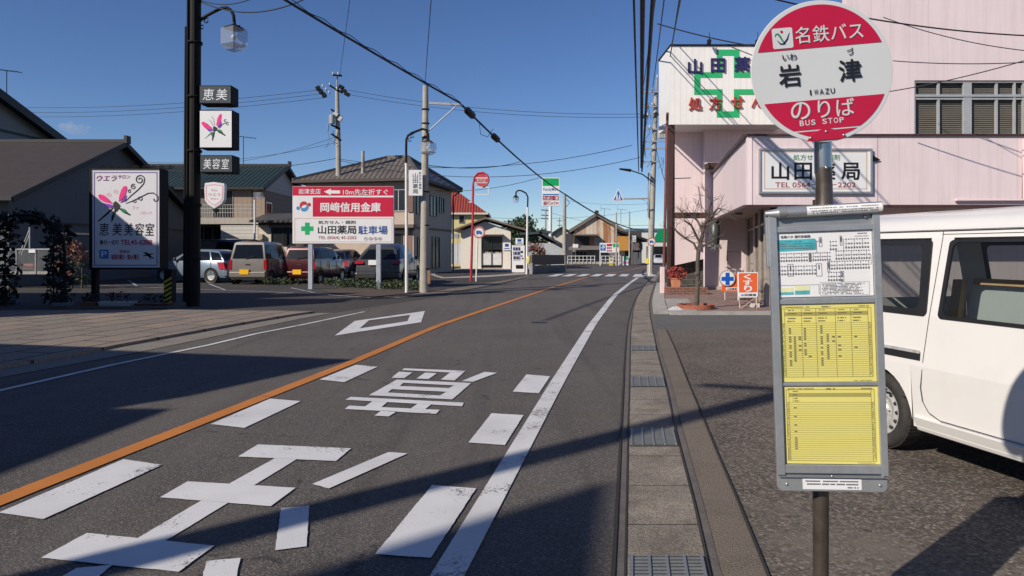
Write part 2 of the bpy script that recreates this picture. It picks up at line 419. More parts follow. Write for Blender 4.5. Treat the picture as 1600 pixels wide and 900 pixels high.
    def frame(s, pl, a0, b0, a1, b1, wd, d0, d1, mi=0):
        s.slab(pl, a0, b0, a1, b0 + wd, d0, d1, mi); s.slab(pl, a0, b1 - wd, a1, b1, d0, d1, mi)
        s.slab(pl, a0, b0 + wd, a0 + wd, b1 - wd, d0, d1, mi); s.slab(pl, a1 - wd, b0 + wd, a1, b1 - wd, d0, d1, mi)
    def disc(s, pl, ca, cb, r, d=0.0, n=40, mi=0, ry=None):
        s.poly([pl(ca + r * math.cos(2 * math.pi * k / n), cb - (ry or r) * math.sin(2 * math.pi * k / n), d) for k in range(n)], mi)
    def puck(s, pl, ca, cb, r, d0, d1, n=40, mi=0):
        f = lambda d: [pl(ca + r * math.cos(2 * math.pi * k / n), cb - r * math.sin(2 * math.pi * k / n), d) for k in range(n)]
        s.hexa(f(d0), f(d1), mi)
    def ring(s, pl, ca, cb, r0, r1, d=0.0, n=40, mi=0, a0=0, a1=360):
        for k in range(n):
            t0 = R(a0 + (a1 - a0) * k / n); t1 = R(a0 + (a1 - a0) * (k + 1) / n)
            s.poly([pl(ca + r0 * math.cos(t0), cb - r0 * math.sin(t0), d), pl(ca + r1 * math.cos(t0), cb - r1 * math.sin(t0), d),
                    pl(ca + r1 * math.cos(t1), cb - r1 * math.sin(t1), d), pl(ca + r0 * math.cos(t1), cb - r0 * math.sin(t1), d)], mi)
    def stroke(s, pl, pts, wd, d=0.0, mi=0):
        n = len(pts); L = []; Rr = []
        for i in range(n):
            a = pts[max(i - 1, 0)]; b = pts[min(i + 1, n - 1)]
            dx, dy = b[0] - a[0], b[1] - a[1]; l = math.hypot(dx, dy) or 1
            wi = (wd[i] if isinstance(wd, (list, tuple)) else wd) / 2
            L.append((pts[i][0] - dy / l * wi, pts[i][1] + dx / l * wi)); Rr.append((pts[i][0] + dy / l * wi, pts[i][1] - dx / l * wi))
        for i in range(n - 1): s.ppoly(pl, [L[i], L[i + 1], Rr[i + 1], Rr[i]], d, mi)
    def text(s, txt, pl, a0, b0, a1, b1, d=.003, bold=0.0, mi=0, thick=0.0, shear=0.0):
        cu = bpy.data.curves.new('lettering', 'FONT'); cu.body = txt; cu.size = 1; cjk = any(ord(c) > 0x2000 for c in txt); cu.offset = 0 if cjk else bold * .5; cu.extrude = thick; cu.shear = shear
        cu.resolution_u = 4
        o = bpy.data.objects.new('lettering', cu); COL.objects.link(o)
        bpy.context.view_layer.update()
        me = bpy.data.meshes.new_from_object(o.evaluated_get(bpy.context.evaluated_depsgraph_get()))
        bpy.data.objects.remove(o); bpy.data.curves.remove(cu)
        vs = [v.co.copy() for v in me.vertices]
        x0 = min(v.x for v in vs); x1 = max(v.x for v in vs); y0 = min(v.y for v in vs); y1 = max(v.y for v in vs)
        k = bold * .55 if cjk else 0                      # heavier strokes: the outline repeated a hair apart
        for i, (ox, oy) in enumerate(((0, 0), (k, k), (-k, -k), (k, -k), (-k, k)) if k > 0 else ((0, 0),)):
            s.add([pl(a0 + (v.x + ox - x0) / (x1 - x0) * (a1 - a0), b1 - (v.y + oy - y0) / (y1 - y0) * (b1 - b0), d + v.z + thick + .0004 * i) for v in vs],
                  [tuple(p.vertices) for p in me.polygons], False, mi)
        bpy.data.meshes.remove(me)
    def vtext(s, txt, pl, a0, b0, a1, b1, d=.003, bold=0.0):
        h = (b1 - b0) / len(txt)
        for i, ch in enumerate(txt): s.text(ch, pl, a0, b0 + h * (i + .08), a1, b0 + h * (i + .92), d, bold)
    def leaves(s, c, rad, n, size, shell=.45, flat=.5):
        c = Vector(c)
        for _ in range(n):
            while True:
                p = Vector((random.uniform(-1, 1), random.uniform(-1, 1), random.uniform(-1, 1)))
                if shell < p.length < 1: break
            p = c + Vector((p.x * rad[0], p.y * rad[1], p.z * rad[2]))
            s.leaf(p, size * random.uniform(.6, 1.3))
    def leaf(s, p, z):
        u = Vector((random.gauss(0, 1), random.gauss(0, 1), random.gauss(0, 1))).normalized()
        v = u.orthogonal().normalized(); v = Matrix.Rotation(random.uniform(0, 6.28), 3, u) @ v
        w_ = u.cross(v)
        s.poly([p - v * z * .5, p + w_ * z * .28, p + v * z * .5, p - w_ * z * .28])
    def build(s, name, m, parent=None, org=None, bev=0.0):
        me = bpy.data.meshes.new(name)
        org = Vector(org) if org is not None else Vector((0, 0, 0))
        me.from_pydata([tuple(v - org) for v in s.v], [], s.f)
        me.polygons.foreach_set('use_smooth', s.sm); me.polygons.foreach_set('material_index', s.mi)
        for x in (m if isinstance(m, (list, tuple)) else [m]): me.materials.append(x)
        if getattr(s, 'weld', 0):
            bm = bmesh.new(); bm.from_mesh(me); bmesh.ops.remove_doubles(bm, verts=bm.verts, dist=.0015); bmesh.ops.recalc_face_normals(bm, faces=bm.faces)
            for f in bm.faces: f.smooth = True
            bm.to_mesh(me); bm.free(); me.set_sharp_from_angle(angle=R(s.weld))
        me.update()
        o = bpy.data.objects.new(name, me); COL.objects.link(o)
        if parent is not None: o.parent = parent
        if bev:
            b = o.modifiers.new('edge', 'BEVEL'); b.width = bev; b.segments = 2; b.limit_method = 'ANGLE'; b.angle_limit = R(40)
        return o

ORG = {}
def tag(o, label, cat, group=None, kind=None):
    o['label'] = label
    if cat: o['category'] = cat
    if group: o['group'] = group
    if kind: o['kind'] = kind
    return o
def thing(name, label, cat, loc, rotz=0.0, group=None):
    o = bpy.data.objects.new(name, None); COL.objects.link(o)
    o.empty_display_size = .3
    o.location = loc; o.rotation_euler = (0, 0, rotz)
    ORG[o.name] = Vector(loc)
    return tag(o, label, cat, group)
def part(root, name, mb, m, under=None, bev=0.0, label=None):          # world-space mesh under a thing
    o = mb.build(name, m, under or root, ORG[root.name], bev)
    if label: o['label'] = label
    return o
def solo(name, mb, m, label, cat, loc, group=None, bev=0.0):           # a thing that is one mesh
    o = mb.build(name, m, None, loc, bev); o.location = loc
    return tag(o, label, cat, group)
def setting(name, mb, m):
    o = mb.build(name, m); o['kind'] = 'structure'; return o
def copy_tree(o, parent=None):
    c = o.copy(); COL.objects.link(c)
    if parent: c.parent = parent
    for ch in list(o.children): copy_tree(ch, c)
    return c
def arc(c, r, a0, a1, n=12): return [(c[0] + r * math.cos(R(a0 + (a1 - a0) * k / n)), c[1] - r * math.sin(R(a0 + (a1 - a0) * k / n))) for k in range(n + 1)]
def spiral(c, r0, r1, a0, a1, n=24): return [(c[0] + (r0 + (r1 - r0) * k / n) * math.cos(R(a0 + (a1 - a0) * k / n)), c[1] - (r0 + (r1 - r0) * k / n) * math.sin(R(a0 + (a1 - a0) * k / n))) for k in range(n + 1)]

# ------------------------------------------------------------------ ground
def strip(L, Rr, dz):
    mb = MB()
    for i in range(len(L) - 1):
        a, b, c, d = L[i], Rr[i], Rr[i + 1], L[i + 1]
        mb.quad(*(Vector((p.x, p.y, gz(p.y) + dz)) for p in (a, b, c, d)))
    return mb
def resample(pts, ys):
    out = []
    for y in ys:
        for i in range(len(pts) - 1):
            if pts[i].y <= y <= pts[i + 1].y or i == len(pts) - 2 or (i == 0 and y < pts[0].y):
                a, b = pts[i], pts[i + 1]; t = (y - a.y) / (b.y - a.y)
                out.append(Vector((a.x + (b.x - a.x) * t, y, 0))); break
    return out
YS = [-40, -20, -8, -3, 0, 2, 3, 4, 5, 6, 7, 8, 9, 10, 11, 12, 13.5, 15, 17, 19, 21, 23, 25, 27.5, 30, 33, 36, 38, 40, 42, 44, 46, 48, 52, 56, 60, 66, 72, 80, 90, 104, 120, 140, 170, 200]
gys = [-200, -60, -20, 0, 10, 20, 30, 36, 38, 40, 42, 44, 46, 48, 55, 70, 90, 120, 160, 228, 600, 1800]
mb = MB()
for i in range(len(gys) - 1):
    xs = [-1500, -300, -60, 0, 60, 300, 1500]
    for j in range(6):
        mb.quad(*(Vector((x, y, gz(y) - .012)) for x, y in ((xs[j], gys[i]), (xs[j + 1], gys[i]), (xs[j + 1], gys[i + 1]), (xs[j], gys[i + 1]))))
setting('ground', mb, M_GROUND)

lipL = [G(*p) for p in ((958, 900), (967, 733), (974, 600), (976, 560), (980, 512), (985, 487.5), (992.5, 467.5), (1005, 447.5), (1020, 432.5))]
lipL = [lipL[0] + Vector((-.171 * 60, -60, 0))] + lipL + [Vector((22.6, 104, 0)), Vector((46, 200, 0))]
lipR = [G(*p) for p in ((976.7, 900), (981.7, 650), (983, 625), (985, 525), (989, 485), (995, 465), (1007, 446), (1021.5, 432.5))]
lipR = [lipR[0] + Vector((-.171 * 60, -60, 0))] + lipR + [Vector((22.8, 104, 0)), Vector((46.2, 200, 0))]
gutR = [G(*p) for p in ((1108, 900), (1080, 770), (1055, 677), (1040, 600), (1027.5, 555), (1015, 492.5), (1014, 475), (1017.5, 460), (1024, 440), (1030, 430))]
gutR = [gutR[0] + Vector((-.171 * 60, -60, 0))] + gutR + [Vector((23.4, 104, 0)), Vector((46.8, 200, 0))]
narR = [G(*p) for p in ((1128, 900), (1095, 770), (1068, 677), (1050, 600), (1034, 555), (1020, 492.5), (1018, 475), (1021, 460), (1027, 440), (1032, 430))]
narR = [narR[0] + Vector((-.171 * 60, -60, 0))] + narR + [Vector((23.6, 104, 0)), Vector((47, 200, 0))]
widR = [G(*p) for p in ((1198, 900), (1157, 797), (1127, 727), (1088, 630), (1075, 600), (1055, 547), (1041, 516))]
widR = [widR[0] + Vector((-.171 * 60, -60, 0))] + widR
roadL = [G(*p) for p in ((215, 551), (312, 531), (400, 512.5), (459, 500.6), (490, 494), (580, 480), (700, 462), (800, 441), (830, 431))]
d0 = (roadL[1] - roadL[0]); d0 = d0 / d0.y
roadL = [roadL[0] + Vector((-.26 * 60, -60, 0))] + roadL + [Vector((4.6, 60, 0)), Vector((9.5, 90, 0)), Vector((16, 120, 0)), Vector((38, 200, 0))]
RL, RR = resample(roadL, YS), resample(lipL, YS)
setting('road', strip(RL, RR, 0), M_ROAD)
LR, GR, NR = resample(lipR, YS), resample(gutR, YS), resample(narR, YS)
setting('gutter_edge', strip(RR, LR, .004), M_LIP)
setting('gutter', strip(LR, GR, .008), M_GUTTER)
setting('gutter_channel', strip(GR, NR, .002), M_LIP)
ys2 = [y for y in YS if y < 12.5] + [12.78]
WR = resample(widR, ys2)
setting('concrete_strip', strip(resample(narR, ys2), WR, .010), M_CONC)
# forecourt to the right of the strip
mb = MB()
for i in range(len(ys2) - 1):
    mb.quad(*(Vector((p[0], p[1], .004)) for p in ((WR[i].x, ys2[i]), (22, ys2[i]), (22, ys2[i + 1]), (WR[i + 1].x, ys2[i + 1]))))
setting('forecourt', mb, M_FORE)
mb = MB()
NA = resample(narR, [12.79, 13.5, 15, 15.95])
for i, (ya, yb) in enumerate(((12.79, 13.5), (13.5, 15), (15, 15.95))):
    mb.quad(*(Vector((p[0], p[1], .003)) for p in ((NA[i].x, ya), (22, ya), (22, yb), (NA[i + 1].x, yb))))
setting('ramp', mb, M_RAMP)

# joints: thin dark crack along the gutter
def ribbon(pts, wd, dz):
    L = []; Q = []
    for i, p in enumerate(pts):
        a = pts[max(i - 1, 0)]; b = pts[min(i + 1, len(pts) - 1)]
        d = Vector((b.x - a.x, b.y - a.y, 0)).normalized(); n = Vector((d.y, -d.x, 0)) * wd / 2
        L.append(p - n); Q.append(p + n)
    return strip(L, Q, dz)
near = [y for y in YS if -8 <= y <= 46]
mb = ribbon(resample(lipL, near), .018, .012)
m2 = ribbon(resample(lipR, near), .010, .014); mb.add(m2.v, m2.f)
m2 = ribbon(resample(gutR, near), .010, .016); mb.add(m2.v, m2.f)
m2 = ribbon(WR, .014, .018); mb.add(m2.v, m2.f)
setting('gutter_joint', mb, mat('joint_dirt', (.03, .026, .022), .9))

# painted lines
def gpoly(mb, pts, dz=.008, rough=.0010):
    w_ = [G(*p) for p in pts]; out = []
    for i, a in enumerate(w_):                             # edges of hand-laid paint are never quite straight
        b = w_[(i + 1) % len(w_)]; d = b - a; n = max(1, int(d.length / .035)); nv = Vector((-d.y, d.x, 0)).normalized()
        for k in range(n): out.append(a + d * (k / n) + nv * (random.gauss(0, rough) if k else 0) + Vector((0, 0, dz)))
    mb.poly(out)
wl = [((680, 890), (726, 900)), ((860, 600), (879, 600)), ((920, 507.5), (930.5, 507.5)), ((955, 462.5), (964, 462.5)), ((981, 442), (988, 442)), ((993, 434), (1000, 434))]
WL = [(G(*a) + G(*b)) / 2 for a, b in wl]
WL = [WL[0] + Vector((-.171 * 10, -10, 0))] + WL
ysw = [y for y in YS if -6 <= y <= 36]
mb = ribbon(resample(WL, ysw + [36.6]), .15, .008)
gpoly(mb, [(988, 433), (1006, 433), (1010, 430.2), (993, 430.2)], .0085)
setting('edge_line', mb, M_WPAINTW)
mb = MB()
wl2 = [G(*p) for p in ((1006, 428.5), (1013, 425.5), (1021, 420))]
m2 = ribbon(wl2, .14, .008); mb.add(m2.v, m2.f)
setting('edge_line_far', mb, M_WPAINTW)
ol = [(0, 784), (480, 594.5), (550, 566.5), (680, 511), (742, 489.5), (805, 468.5), (867, 448), (920, 432.6)]
OL = [G(*p) for p in ol]
OL = [OL[0] + (OL[0] - OL[1])] + OL + [Vector((7.9, 50, 0)), Vector((13.4, 72, 0)), Vector((21, 104, 0))]
yso = [y for y in YS if y < 104 and y >= 2]
setting('centre_line', ribbon(resample(OL, yso), .15, .008), M_OPAINT)
ll = [G(*p) for p in ((0, 611), (175, 571), (325, 540), (400, 522), (472, 508), (569, 487.5))]
setting('left_edge_line', ribbon([ll[0] * 2 - ll[1]] + ll, .085, .008), M_WPAINTW)
mb = MB()
for q in (((675, 760), (744, 765), (673, 874), (586, 868)), ((768, 647), (818, 650), (789, 697), (732, 693)), ((822.5, 586), (859.5, 589), (842, 615.5), (801, 613)),
          ((193, 719), (253, 728), (68, 813), (-2, 803)), ((422, 624), (470, 628), (382, 670), (329, 664)), ((556, 571), (590, 574), (538, 598), (499, 594))):
    gpoly(mb, q)
setting('slow_down_dashes', mb, M_WPAINT)
mb = MB()
A = lambda pts, ox, oy, s: [(ox + x / s, oy + y / s) for x, y in pts]
for q in ([(605, 546), (990, 561), (893, 572), (594, 557)], [(990, 561), (922, 622), (835, 617), (893, 572)], [(573, 567), (658, 572), (607, 608), (527, 605)],
          [(737, 573), (810, 577), (758, 613), (683, 610)], [(1108, 568), (1187, 574), (1037, 630), (965, 626)],
          [(560, 617), (1025, 638), (920, 653), (602, 637)], [(560, 617), (602, 637), (578, 657), (530, 677), (503, 698), (385, 715)],
          [(1025, 638), (907, 741), (830, 717), (868, 693), (885, 670), (920, 653)], [(385, 715), (503, 698), (830, 717), (907, 741)],
          [(578, 657), (885, 670), (868, 693), (530, 677)],
          [(272, 725), (980, 762), (968, 784), (238, 743)], [(262, 780), (828, 807), (808, 832), (235, 801)],
          [(409, 752), (503, 757), (462, 790), (362, 785)], [(690, 768), (775, 772), (737, 803), (647, 799)], [(465, 811), (562, 816), (510, 848), (420, 843)]):
    gpoly(mb, A(q, 480, 440, 4))
for q in ([(403, 696), (549, 702), (525, 722), (372, 715)], [(437, 713), (470, 715), (383, 768), (342, 766)], [(293, 754), (462, 764), (423, 793), (250, 779)],
          [(322, 779), (363, 783), (240, 858), (199, 852)], [(136, 835), (335, 855), (279, 896), (64, 874)],
          [(607, 708), (637, 710), (514, 765), (488, 758)], [(439, 796), (483, 792), (479, 856), (430, 862)],
          [(120, 890), (176, 885), (140, 915), (62, 922)], [(323, 879), (376, 874), (366, 920), (310, 928)]):
    gpoly(mb, q, .006 if q[0] in ((437, 713), (322, 779)) else .008)
setting('road_lettering', mb, M_WPAINT)
mb = MB()
o_ = [(554.5, 502), (664, 486.4), (658, 504), (523, 525)]; h_ = [(576.4, 501), (641, 492.5), (636.6, 502.4), (562, 513.8)]
for i in range(4): gpoly(mb, [o_[i], o_[(i + 1) % 4], h_[(i + 1) % 4], h_[i]])
setting('diamond_marking', mb, M_WPAINT)
mb = MB()
for i in range(8):
    c = G(869 + 21.3 * i, 430.2); u = Vector((.21, 1, 0)).normalized(); n = Vector((u.y, -u.x, 0))
    mb.quad(*(Vector((q.x, q.y, gz(q.y) + .012)) for q in (c - u * 1.9 - n * .22, c - u * 1.9 + n * .22, c + u * 1.9 + n * .22, c + u * 1.9 - n * .22)))
setting('crosswalk', mb, M_WPAINT)
mb = MB()
for pts in ([(-40, 437), (27, 440), (250, 450), (400, 455.5), (499, 460), (580, 465.6)], [(455, 450), (499, 459.5)], [(327, 444), (352, 453.5)], [(200, 438), (214, 447)]):
    m2 = ribbon([G(*p) for p in pts], .09, .004); mb.add([v + Vector((0, 0, .004)) for v in m2.v], m2.f)
setting('stall_lines', mb, M_GPAINT)
# manhole-like patch
mb = MB(); c = G(843, 504); mb.poly([c + Vector((.17 * math.cos(k * .524), .14 * math.sin(k * .524), .006)) for k in range(12)])
setting('road_patch', mb, mat('tar', (.02, .02, .02), .5))

# left pavement and its kerb
mb = MB()
pk = [G(*p) for p in ((120, 557), (180, 544), (325, 517.5), (400, 504), (459, 494), (492, 489.5))]
pk = [pk[0] + Vector((-.26 * 60, -60, 0))] + pk
PB = [Vector((p.x, p.y, .05)) for p in pk]
back = [Vector((-60, -50, .05)), Vector((-40, 15.2, .05)), Vector((G(0, 488).x, G(0, 488).y, .05)), Vector((G(300, 487).x, G(300, 487).y, .05))]
mb.poly(PB + [back[3], back[2], back[1], back[0]])
for i in range(len(PB) - 1): mb.quad(PB[i] - Vector((0, 0, .07)), PB[i + 1] - Vector((0, 0, .07)), PB[i + 1], PB[i])
mb.quad(back[2] - Vector((0, 0, .07)), back[3] - Vector((0, 0, .07)), back[3], back[2])
mb.quad(back[3] - Vector((0, 0, .07)), PB[-1] - Vector((0, 0, .07)), PB[-1], back[3])
setting('pavement', mb, M_PAVER)
ys3 = [-20, -5, 0, 5, 8, 10, 11, 12, 13.5, 15, 16.2]
setting('kerb_gutter', strip(resample(pk, ys3), resample(roadL, ys3), .006), M_KERB)
mb = MB()
L_ = [G(*p) for p in ((590, 463), (640, 458.5), (720, 449), (800, 436), (826, 430))]; Q_ = [G(*p) for p in ((620, 466), (690, 459), (745, 450), (806, 437.5), (830, 431))]
setting('kerb_strip', strip(L_, Q_, .006), M_CONC)
mb = MB()
mb.poly([G(*p) + Vector((0, 0, .004)) for p in ((668, 428), (735, 416.5), (815, 416.5), (824, 428.5), (760, 433), (690, 435))])
setting('gravel_lot', mb, M_GRAVEL)
mb = MB()
mb.poly([G(*p) + Vector((0, 0, .006)) for p in ((585, 464), (520, 459), (500, 453), (560, 448), (672, 452), (700, 452), (640, 460))])
setting('planting_strip', mb, mat('soil', (.075, .052, .038), .95, var=.3, scale=6, bump=.8, bscale=40))

# drain covers in the gutter
for i, (y0, y1, lab) in enumerate(((3.02, 3.32, 'nearest steel drain cover in the concrete gutter, at the bottom edge of the photo'),
                                   (5.20, 5.68, 'steel drain cover in the gutter just before the long diagonal pole shadow'),
                                   (7.45, 8.0, 'steel drain cover in the gutter beside the white dash nearest the diamond'),
                                   (10.1, 10.6, 'farthest steel drain cover in the gutter near the forecourt ramp'))):
    a = resample(lipR, [y0, y1]); b = resample(gutR, [y0, y1])
    t = thing('drain_cover', lab, 'drain cover', (a[0] + b[0]) / 2, 0, 'steel drain covers along the gutter')
    mb = MB(); u = .02
    mb.extr([Vector((a[0].x + u, y0, .009)), Vector((b[0].x - .01, y0, .009)), Vector((b[1].x - .01, y1, .009)), Vector((a[1].x + u, y1, .009))], (0, 0, .012))
    part(t, 'grating', mb, M_GRATE)
    mb = MB()
    for k in range(5):
        f = k / 4; x0 = a[0].x + u + (b[0].x - .03 - a[0].x - u) * f; x1 = a[1].x + u + (b[1].x - .03 - a[1].x - u) * f
        mb.bar((x0 + .01, y0, .024), (x1 + .01, y1, .024), .012, .008)
    part(t, 'rib', mb, M_ALUD)

# ------------------------------------------------------------------ bus stop
sS = 2.5 / F
BC = P(1292, 545, 2.5)
def mk_plane(c, ca, cb, s, roll, yaw):
    cr, sr, cy, sy = math.cos(R(roll)), math.sin(R(roll)), math.cos(R(yaw)), math.sin(R(yaw))
    ex = Vector((cr * cy, -cr * sy, sr)); ez = Vector((-sr * cy, sr * sy, cr)); ny = ez.cross(ex) * -1
    ny = Vector((-sy, -cy, 0))
    return lambda a, b, d=0.0: c + ex * ((a - ca) * s) + ez * ((cb - b) * s) + ny * d
bd = mk_plane(BC, 1292, 545, sS, 1.9, 8.5)
bs = thing('bus_stop_sign', 'red and white round bus stop sign over a timetable board on a brown post', 'bus stop', (P(1291, 400, 2.52).x, 2.52, 0.0))
bx_, by_ = ORG[bs.name].x, ORG[bs.name].y
mb = MB()
mb.tube([(bx_, by_ + .045, 0), (bx_, by_ + .045, .34), (bx_, by_ + .045, .60), (bx_, by_ + .045, 1.02)], [.027, .027, .028, .026], 24)
mb.tube([(bx_ - .003, by_ + .055, .98), (bx_ - .004, by_ + .050, 1.63)], .022, 20)
pe = part(bs, 'post', mb, M_POST)
mb = MB()
mb.tube([(bx_ - .006, by_, 1.595), (bx_ - .007, by_, 1.62), (bx_ - .008, by_, 1.70), (bx_ - .010, by_, 1.722), (bx_ - .010, by_, 1.74)], [.033, .030, .0275, .0285, .0285], 28)
part(bs, 'upper_post', mb, M_POST)
mb = MB()
mb.tube([(bx_ - .010, by_ + .002, 1.722), (bx_ - .012, by_ + .002, 1.86)], [.0295, .0295], 28)
sl_ = part(bs, 'sleeve', mb, M_STEEL)
mb = MB(); q = P(1291, 262, 2.49); mb.ball(q, .006, 8); part(bs, 'screw', mb, M_SCREW, sl_)
# disc
dp = mk_plane(P(1284, 111, 2.475), 0, 0, 2.475 / F, 5.0, 0)
mb = MB(); mb.puck(dp, 0, 0, 111, -.004, .0, 96)
disc = part(bs, 'sign_disc', mb, M_SIGNG, None, .002)
mb = MB()
def seg(b_lo, b_hi, r):
    a0 = math.asin(-b_lo / r); a1 = math.asin(-b_hi / r); n = 24; pts = []
    for k in range(n + 1): t = a0 + (a1 - a0) * k / n; pts.append((r * math.cos(t), -r * math.sin(t)))
    for k in range(n + 1): t = a1 + (a0 - a1) * k / n; pts.append((-r * math.cos(t), -r * math.sin(t)))
    return pts
mb.ppoly(dp, seg(-103.9, -37, 104), .0015); mb.ppoly(dp, seg(44, 90, 104), .0015); mb.ppoly(dp, seg(92.5, 103.9, 104), .0015)
part(bs, 'red_field', mb, M_RED, disc)
mb = MB()
mb.text('名鉄バス', dp, -37, -71, 69, -45, .003, .012); mb.text('の', dp, -54, 46, -24, 73, .003, .014); mb.text('り', dp, -12, 46, 7, 73, .003, .014); mb.text('ば', dp, 17, 46, 45, 73, .003, .014)
for i, ch in enumerate('BUS STOP'):
    if ch != ' ': mb.text(ch, dp, -42 + 8.9 * i, 74.5, -35.2 + 8.9 * i, 83, .003, .03)
mb.ppoly(dp, [(-71, -72), (-43, -72), (-41, -70), (-41, -42), (-43, -40), (-71, -40), (-73, -42), (-73, -70)], .003)
part(bs, 'white_lettering', mb, M_SIGNG, disc)
mb = MB()
mb.text('いわ', dp, -60, -31, -38, -21, .003, .01); mb.text('づ', dp, 41, -32, 51, -21, .003, .01)
mb.text('岩', dp, -68, -14, -34, 20, .003, .022); mb.text('津', dp, 26, -14, 61, 20, .003, .022); [mb.text(ch, dp, -24 + 8.6 * i + (2 if ch == 'I' else 0), 28, -17.3 + 8.6 * i - (2.4 if ch == 'I' else 0), 36.5, .003, .02) for i, ch in enumerate('IWAZU')]
part(bs, 'black_lettering', mb, M_BLACK, disc)
mb = MB(); mb.disc(dp, -58, -66, 2.2, .0042, 14, 0)
mb.stroke(dp, [(-69, -59), (-67, -63), (-64, -63), (-61, -59), (-57, -51), (-53, -46)], [1, 2, 2.6, 3, 2.4, .6], .0042, 1)
mb.stroke(dp, [(-66, -53), (-61, -47), (-56, -47), (-50, -54), (-46, -64)], [.6, 2.4, 3, 2.6, .6], .0042, 2)
part(bs, 'logo', mb, [M_RED, M_LEAFG, M_NAVY], disc)
mb = MB(); mb.pslab(dp, arc((-2, 126), 36, 30, 150, 16), -.003, .004)
br = part(bs, 'bracket', mb, M_RED, None, .0015)
for a, b in ((-27, 103), (-2, 95), (25, 103)):
    mb = MB(); mb.lathe([(0, .004), (.003, .0035), (.005, .002), (.0055, 0)], dp(a, b, .004), (0, -1, 0), 12); part(bs, 'screw', mb, M_SCREW, br)
# timetable board
mb = MB(); mb.pslab(bd, [(1214, 332), (1371, 332), (1374, 336), (1374, 762), (1369, 768), (1217, 768), (1211, 762), (1211, 336)], -.018, .0)
board = part(bs, 'timetable_board', mb, M_ALU, None, .002)
mb = MB(); mb.slab(bd, 1210, 331, 1222, 741, .0, .016); mb.slab(bd, 1363.5, 331, 1374, 741, .0, .016); mb.slab(bd, 1222, 725, 1363.5, 738, .0, .014)
mb.slab(bd, 1222, 466, 1363.5, 474, .0, .010); mb.slab(bd, 1222, 597, 1363.5, 602, .0, .010); mb.slab(bd, 1222, 352, 1363.5, 361, 0, .012)
part(bs, 'frame', mb, M_ALU, board, .0015)
mb = MB(); mb.slab(bd, 1222, 334, 1363.5, 352, 0, .003)
part(bs, 'header_recess', mb, M_ALUD, board)
mb = MB(); mb.slab(bd, 1213, 741, 1373, 745, .0, .010); part(bs, 'lower_rail', mb, M_ALUD, board)
mb = MB(); mb.tube([bd(1229, 330, .014), bd(1377, 327.5, .014)], .0205, 24)
hp = part(bs, 'header_pipe', mb, M_PIPE, board)
mb = MB()
def pipe_pl(a, b, d=0.0):      # wraps the notice round the pipe: a along, b in degrees
    c = bd(a, 330 - (a - 1229) * (2.5 / 148), .014); r = .0208 + d
    z_ = bd(0, 0) - bd(0, 1); z_.normalize(); n_ = bd(0, 0, 1) - bd(0, 0, 0)
    return c + n_ * (r * math.cos(R(b))) - z_ * (r * math.sin(R(b)))
for k in range(10): mb.poly([pipe_pl(1266, -48 + 9.6 * k, 0), pipe_pl(1266, -48 + 9.6 * (k + 1), 0), pipe_pl(1376, -48 + 9.6 * (k + 1), 0), pipe_pl(1376, -48 + 9.6 * k, 0)])
nt_ = part(bs, 'notice_strip', mb, M_PAPER, board)
mb = MB()
for r_, b0 in enumerate((-22, 4, 22)):
    x = 1270 + r_ * 2
    while x < 1370:
        w_ = random.uniform(1.2, 3.2)
        if random.random() < .85: mb.poly([pipe_pl(x, b0 - 5, .0006), pipe_pl(x, b0 + 5, .0006), pipe_pl(x + w_, b0 + 5, .0006), pipe_pl(x + w_, b0 - 5, .0006)])
        x += w_ + random.uniform(.6, 1.4)
part(bs, 'fine_print', mb, M_PRINTW, board)
mb = MB(); mb.tube([bd(1225, 330.2, .014), bd(1236, 330.0, .014)], .0225, 20); part(bs, 'pipe_clamp', mb, M_ALUD, board)
mb = MB(); mb.tube([bd(1205.5, 331, .008), bd(1228, 331, .012)], [.010, .019], 16); mb.slab(bd, 1206, 331, 1213, 415, -.012, .010); part(bs, 'corner_cap', mb, M_ALU, board, .002)
# papers
mb = MB(); mb.slab(bd, 1222, 362, 1363, 463, .0, .0035)
pw = part(bs, 'route_map', mb, M_PAPER, board)
mb = MB(); d_ = .005
def dashes(mb, x0, x1, y, h, wmin, wmax, gap, fill=.85):
    x = x0; wmin *= .55; wmax *= .55; gap *= .8; h *= .9
    while x < x1:
        w_ = min(random.uniform(wmin, wmax), x1 - x)
        if random.random() < fill: mb.rect(bd, x, y, x + w_, y + h, d_)
        x += w_ + gap
mb.text('名鉄バス 運行系統図', bd, 1228, 366, 1272, 370, d_, .02)
dashes(mb, 1342, 1356, 365.5, 1.4, 1, 3, .5); dashes(mb, 1338, 1358, 370, .9, .7, 2, .4)
def ladder(a0, a1, b0, b1, n):
    st = (a1 - a0) / n
    mb.rect(bd, a0, (b0 + b1) / 2 - .2, a1, (b0 + b1) / 2 + .2, d_)
    for i in range(n):
        c = a0 + st * (i + .5)
        mb.rect(bd, c - st * .3, b0, c + st * .3, b0 + 1.2, d_); mb.rect(bd, c - st * .32, b1 - 2.6, c + st * .32, b1, d_)
        if i % 3: mb.ring(bd, c, (b0 + b1) / 2, st * .2, st * .34, d_ + .0003, 8)
        else: mb.rect(bd, c - .2, b0 + 1.2, c + .2, b1 - 2.6, d_)
ladder(1222.5, 1268, 394, 407, 12); ladder(1274, 1302, 394, 407, 8); ladder(1308, 1360, 392, 406, 14); ladder(1222.5, 1280, 414, 428, 14)
ladder(1297, 1359, 408, 421, 16); ladder(1296, 1319, 425, 439, 6); ladder(1300, 1312, 377, 391, 3); ladder(1323, 1359, 374, 389, 9)
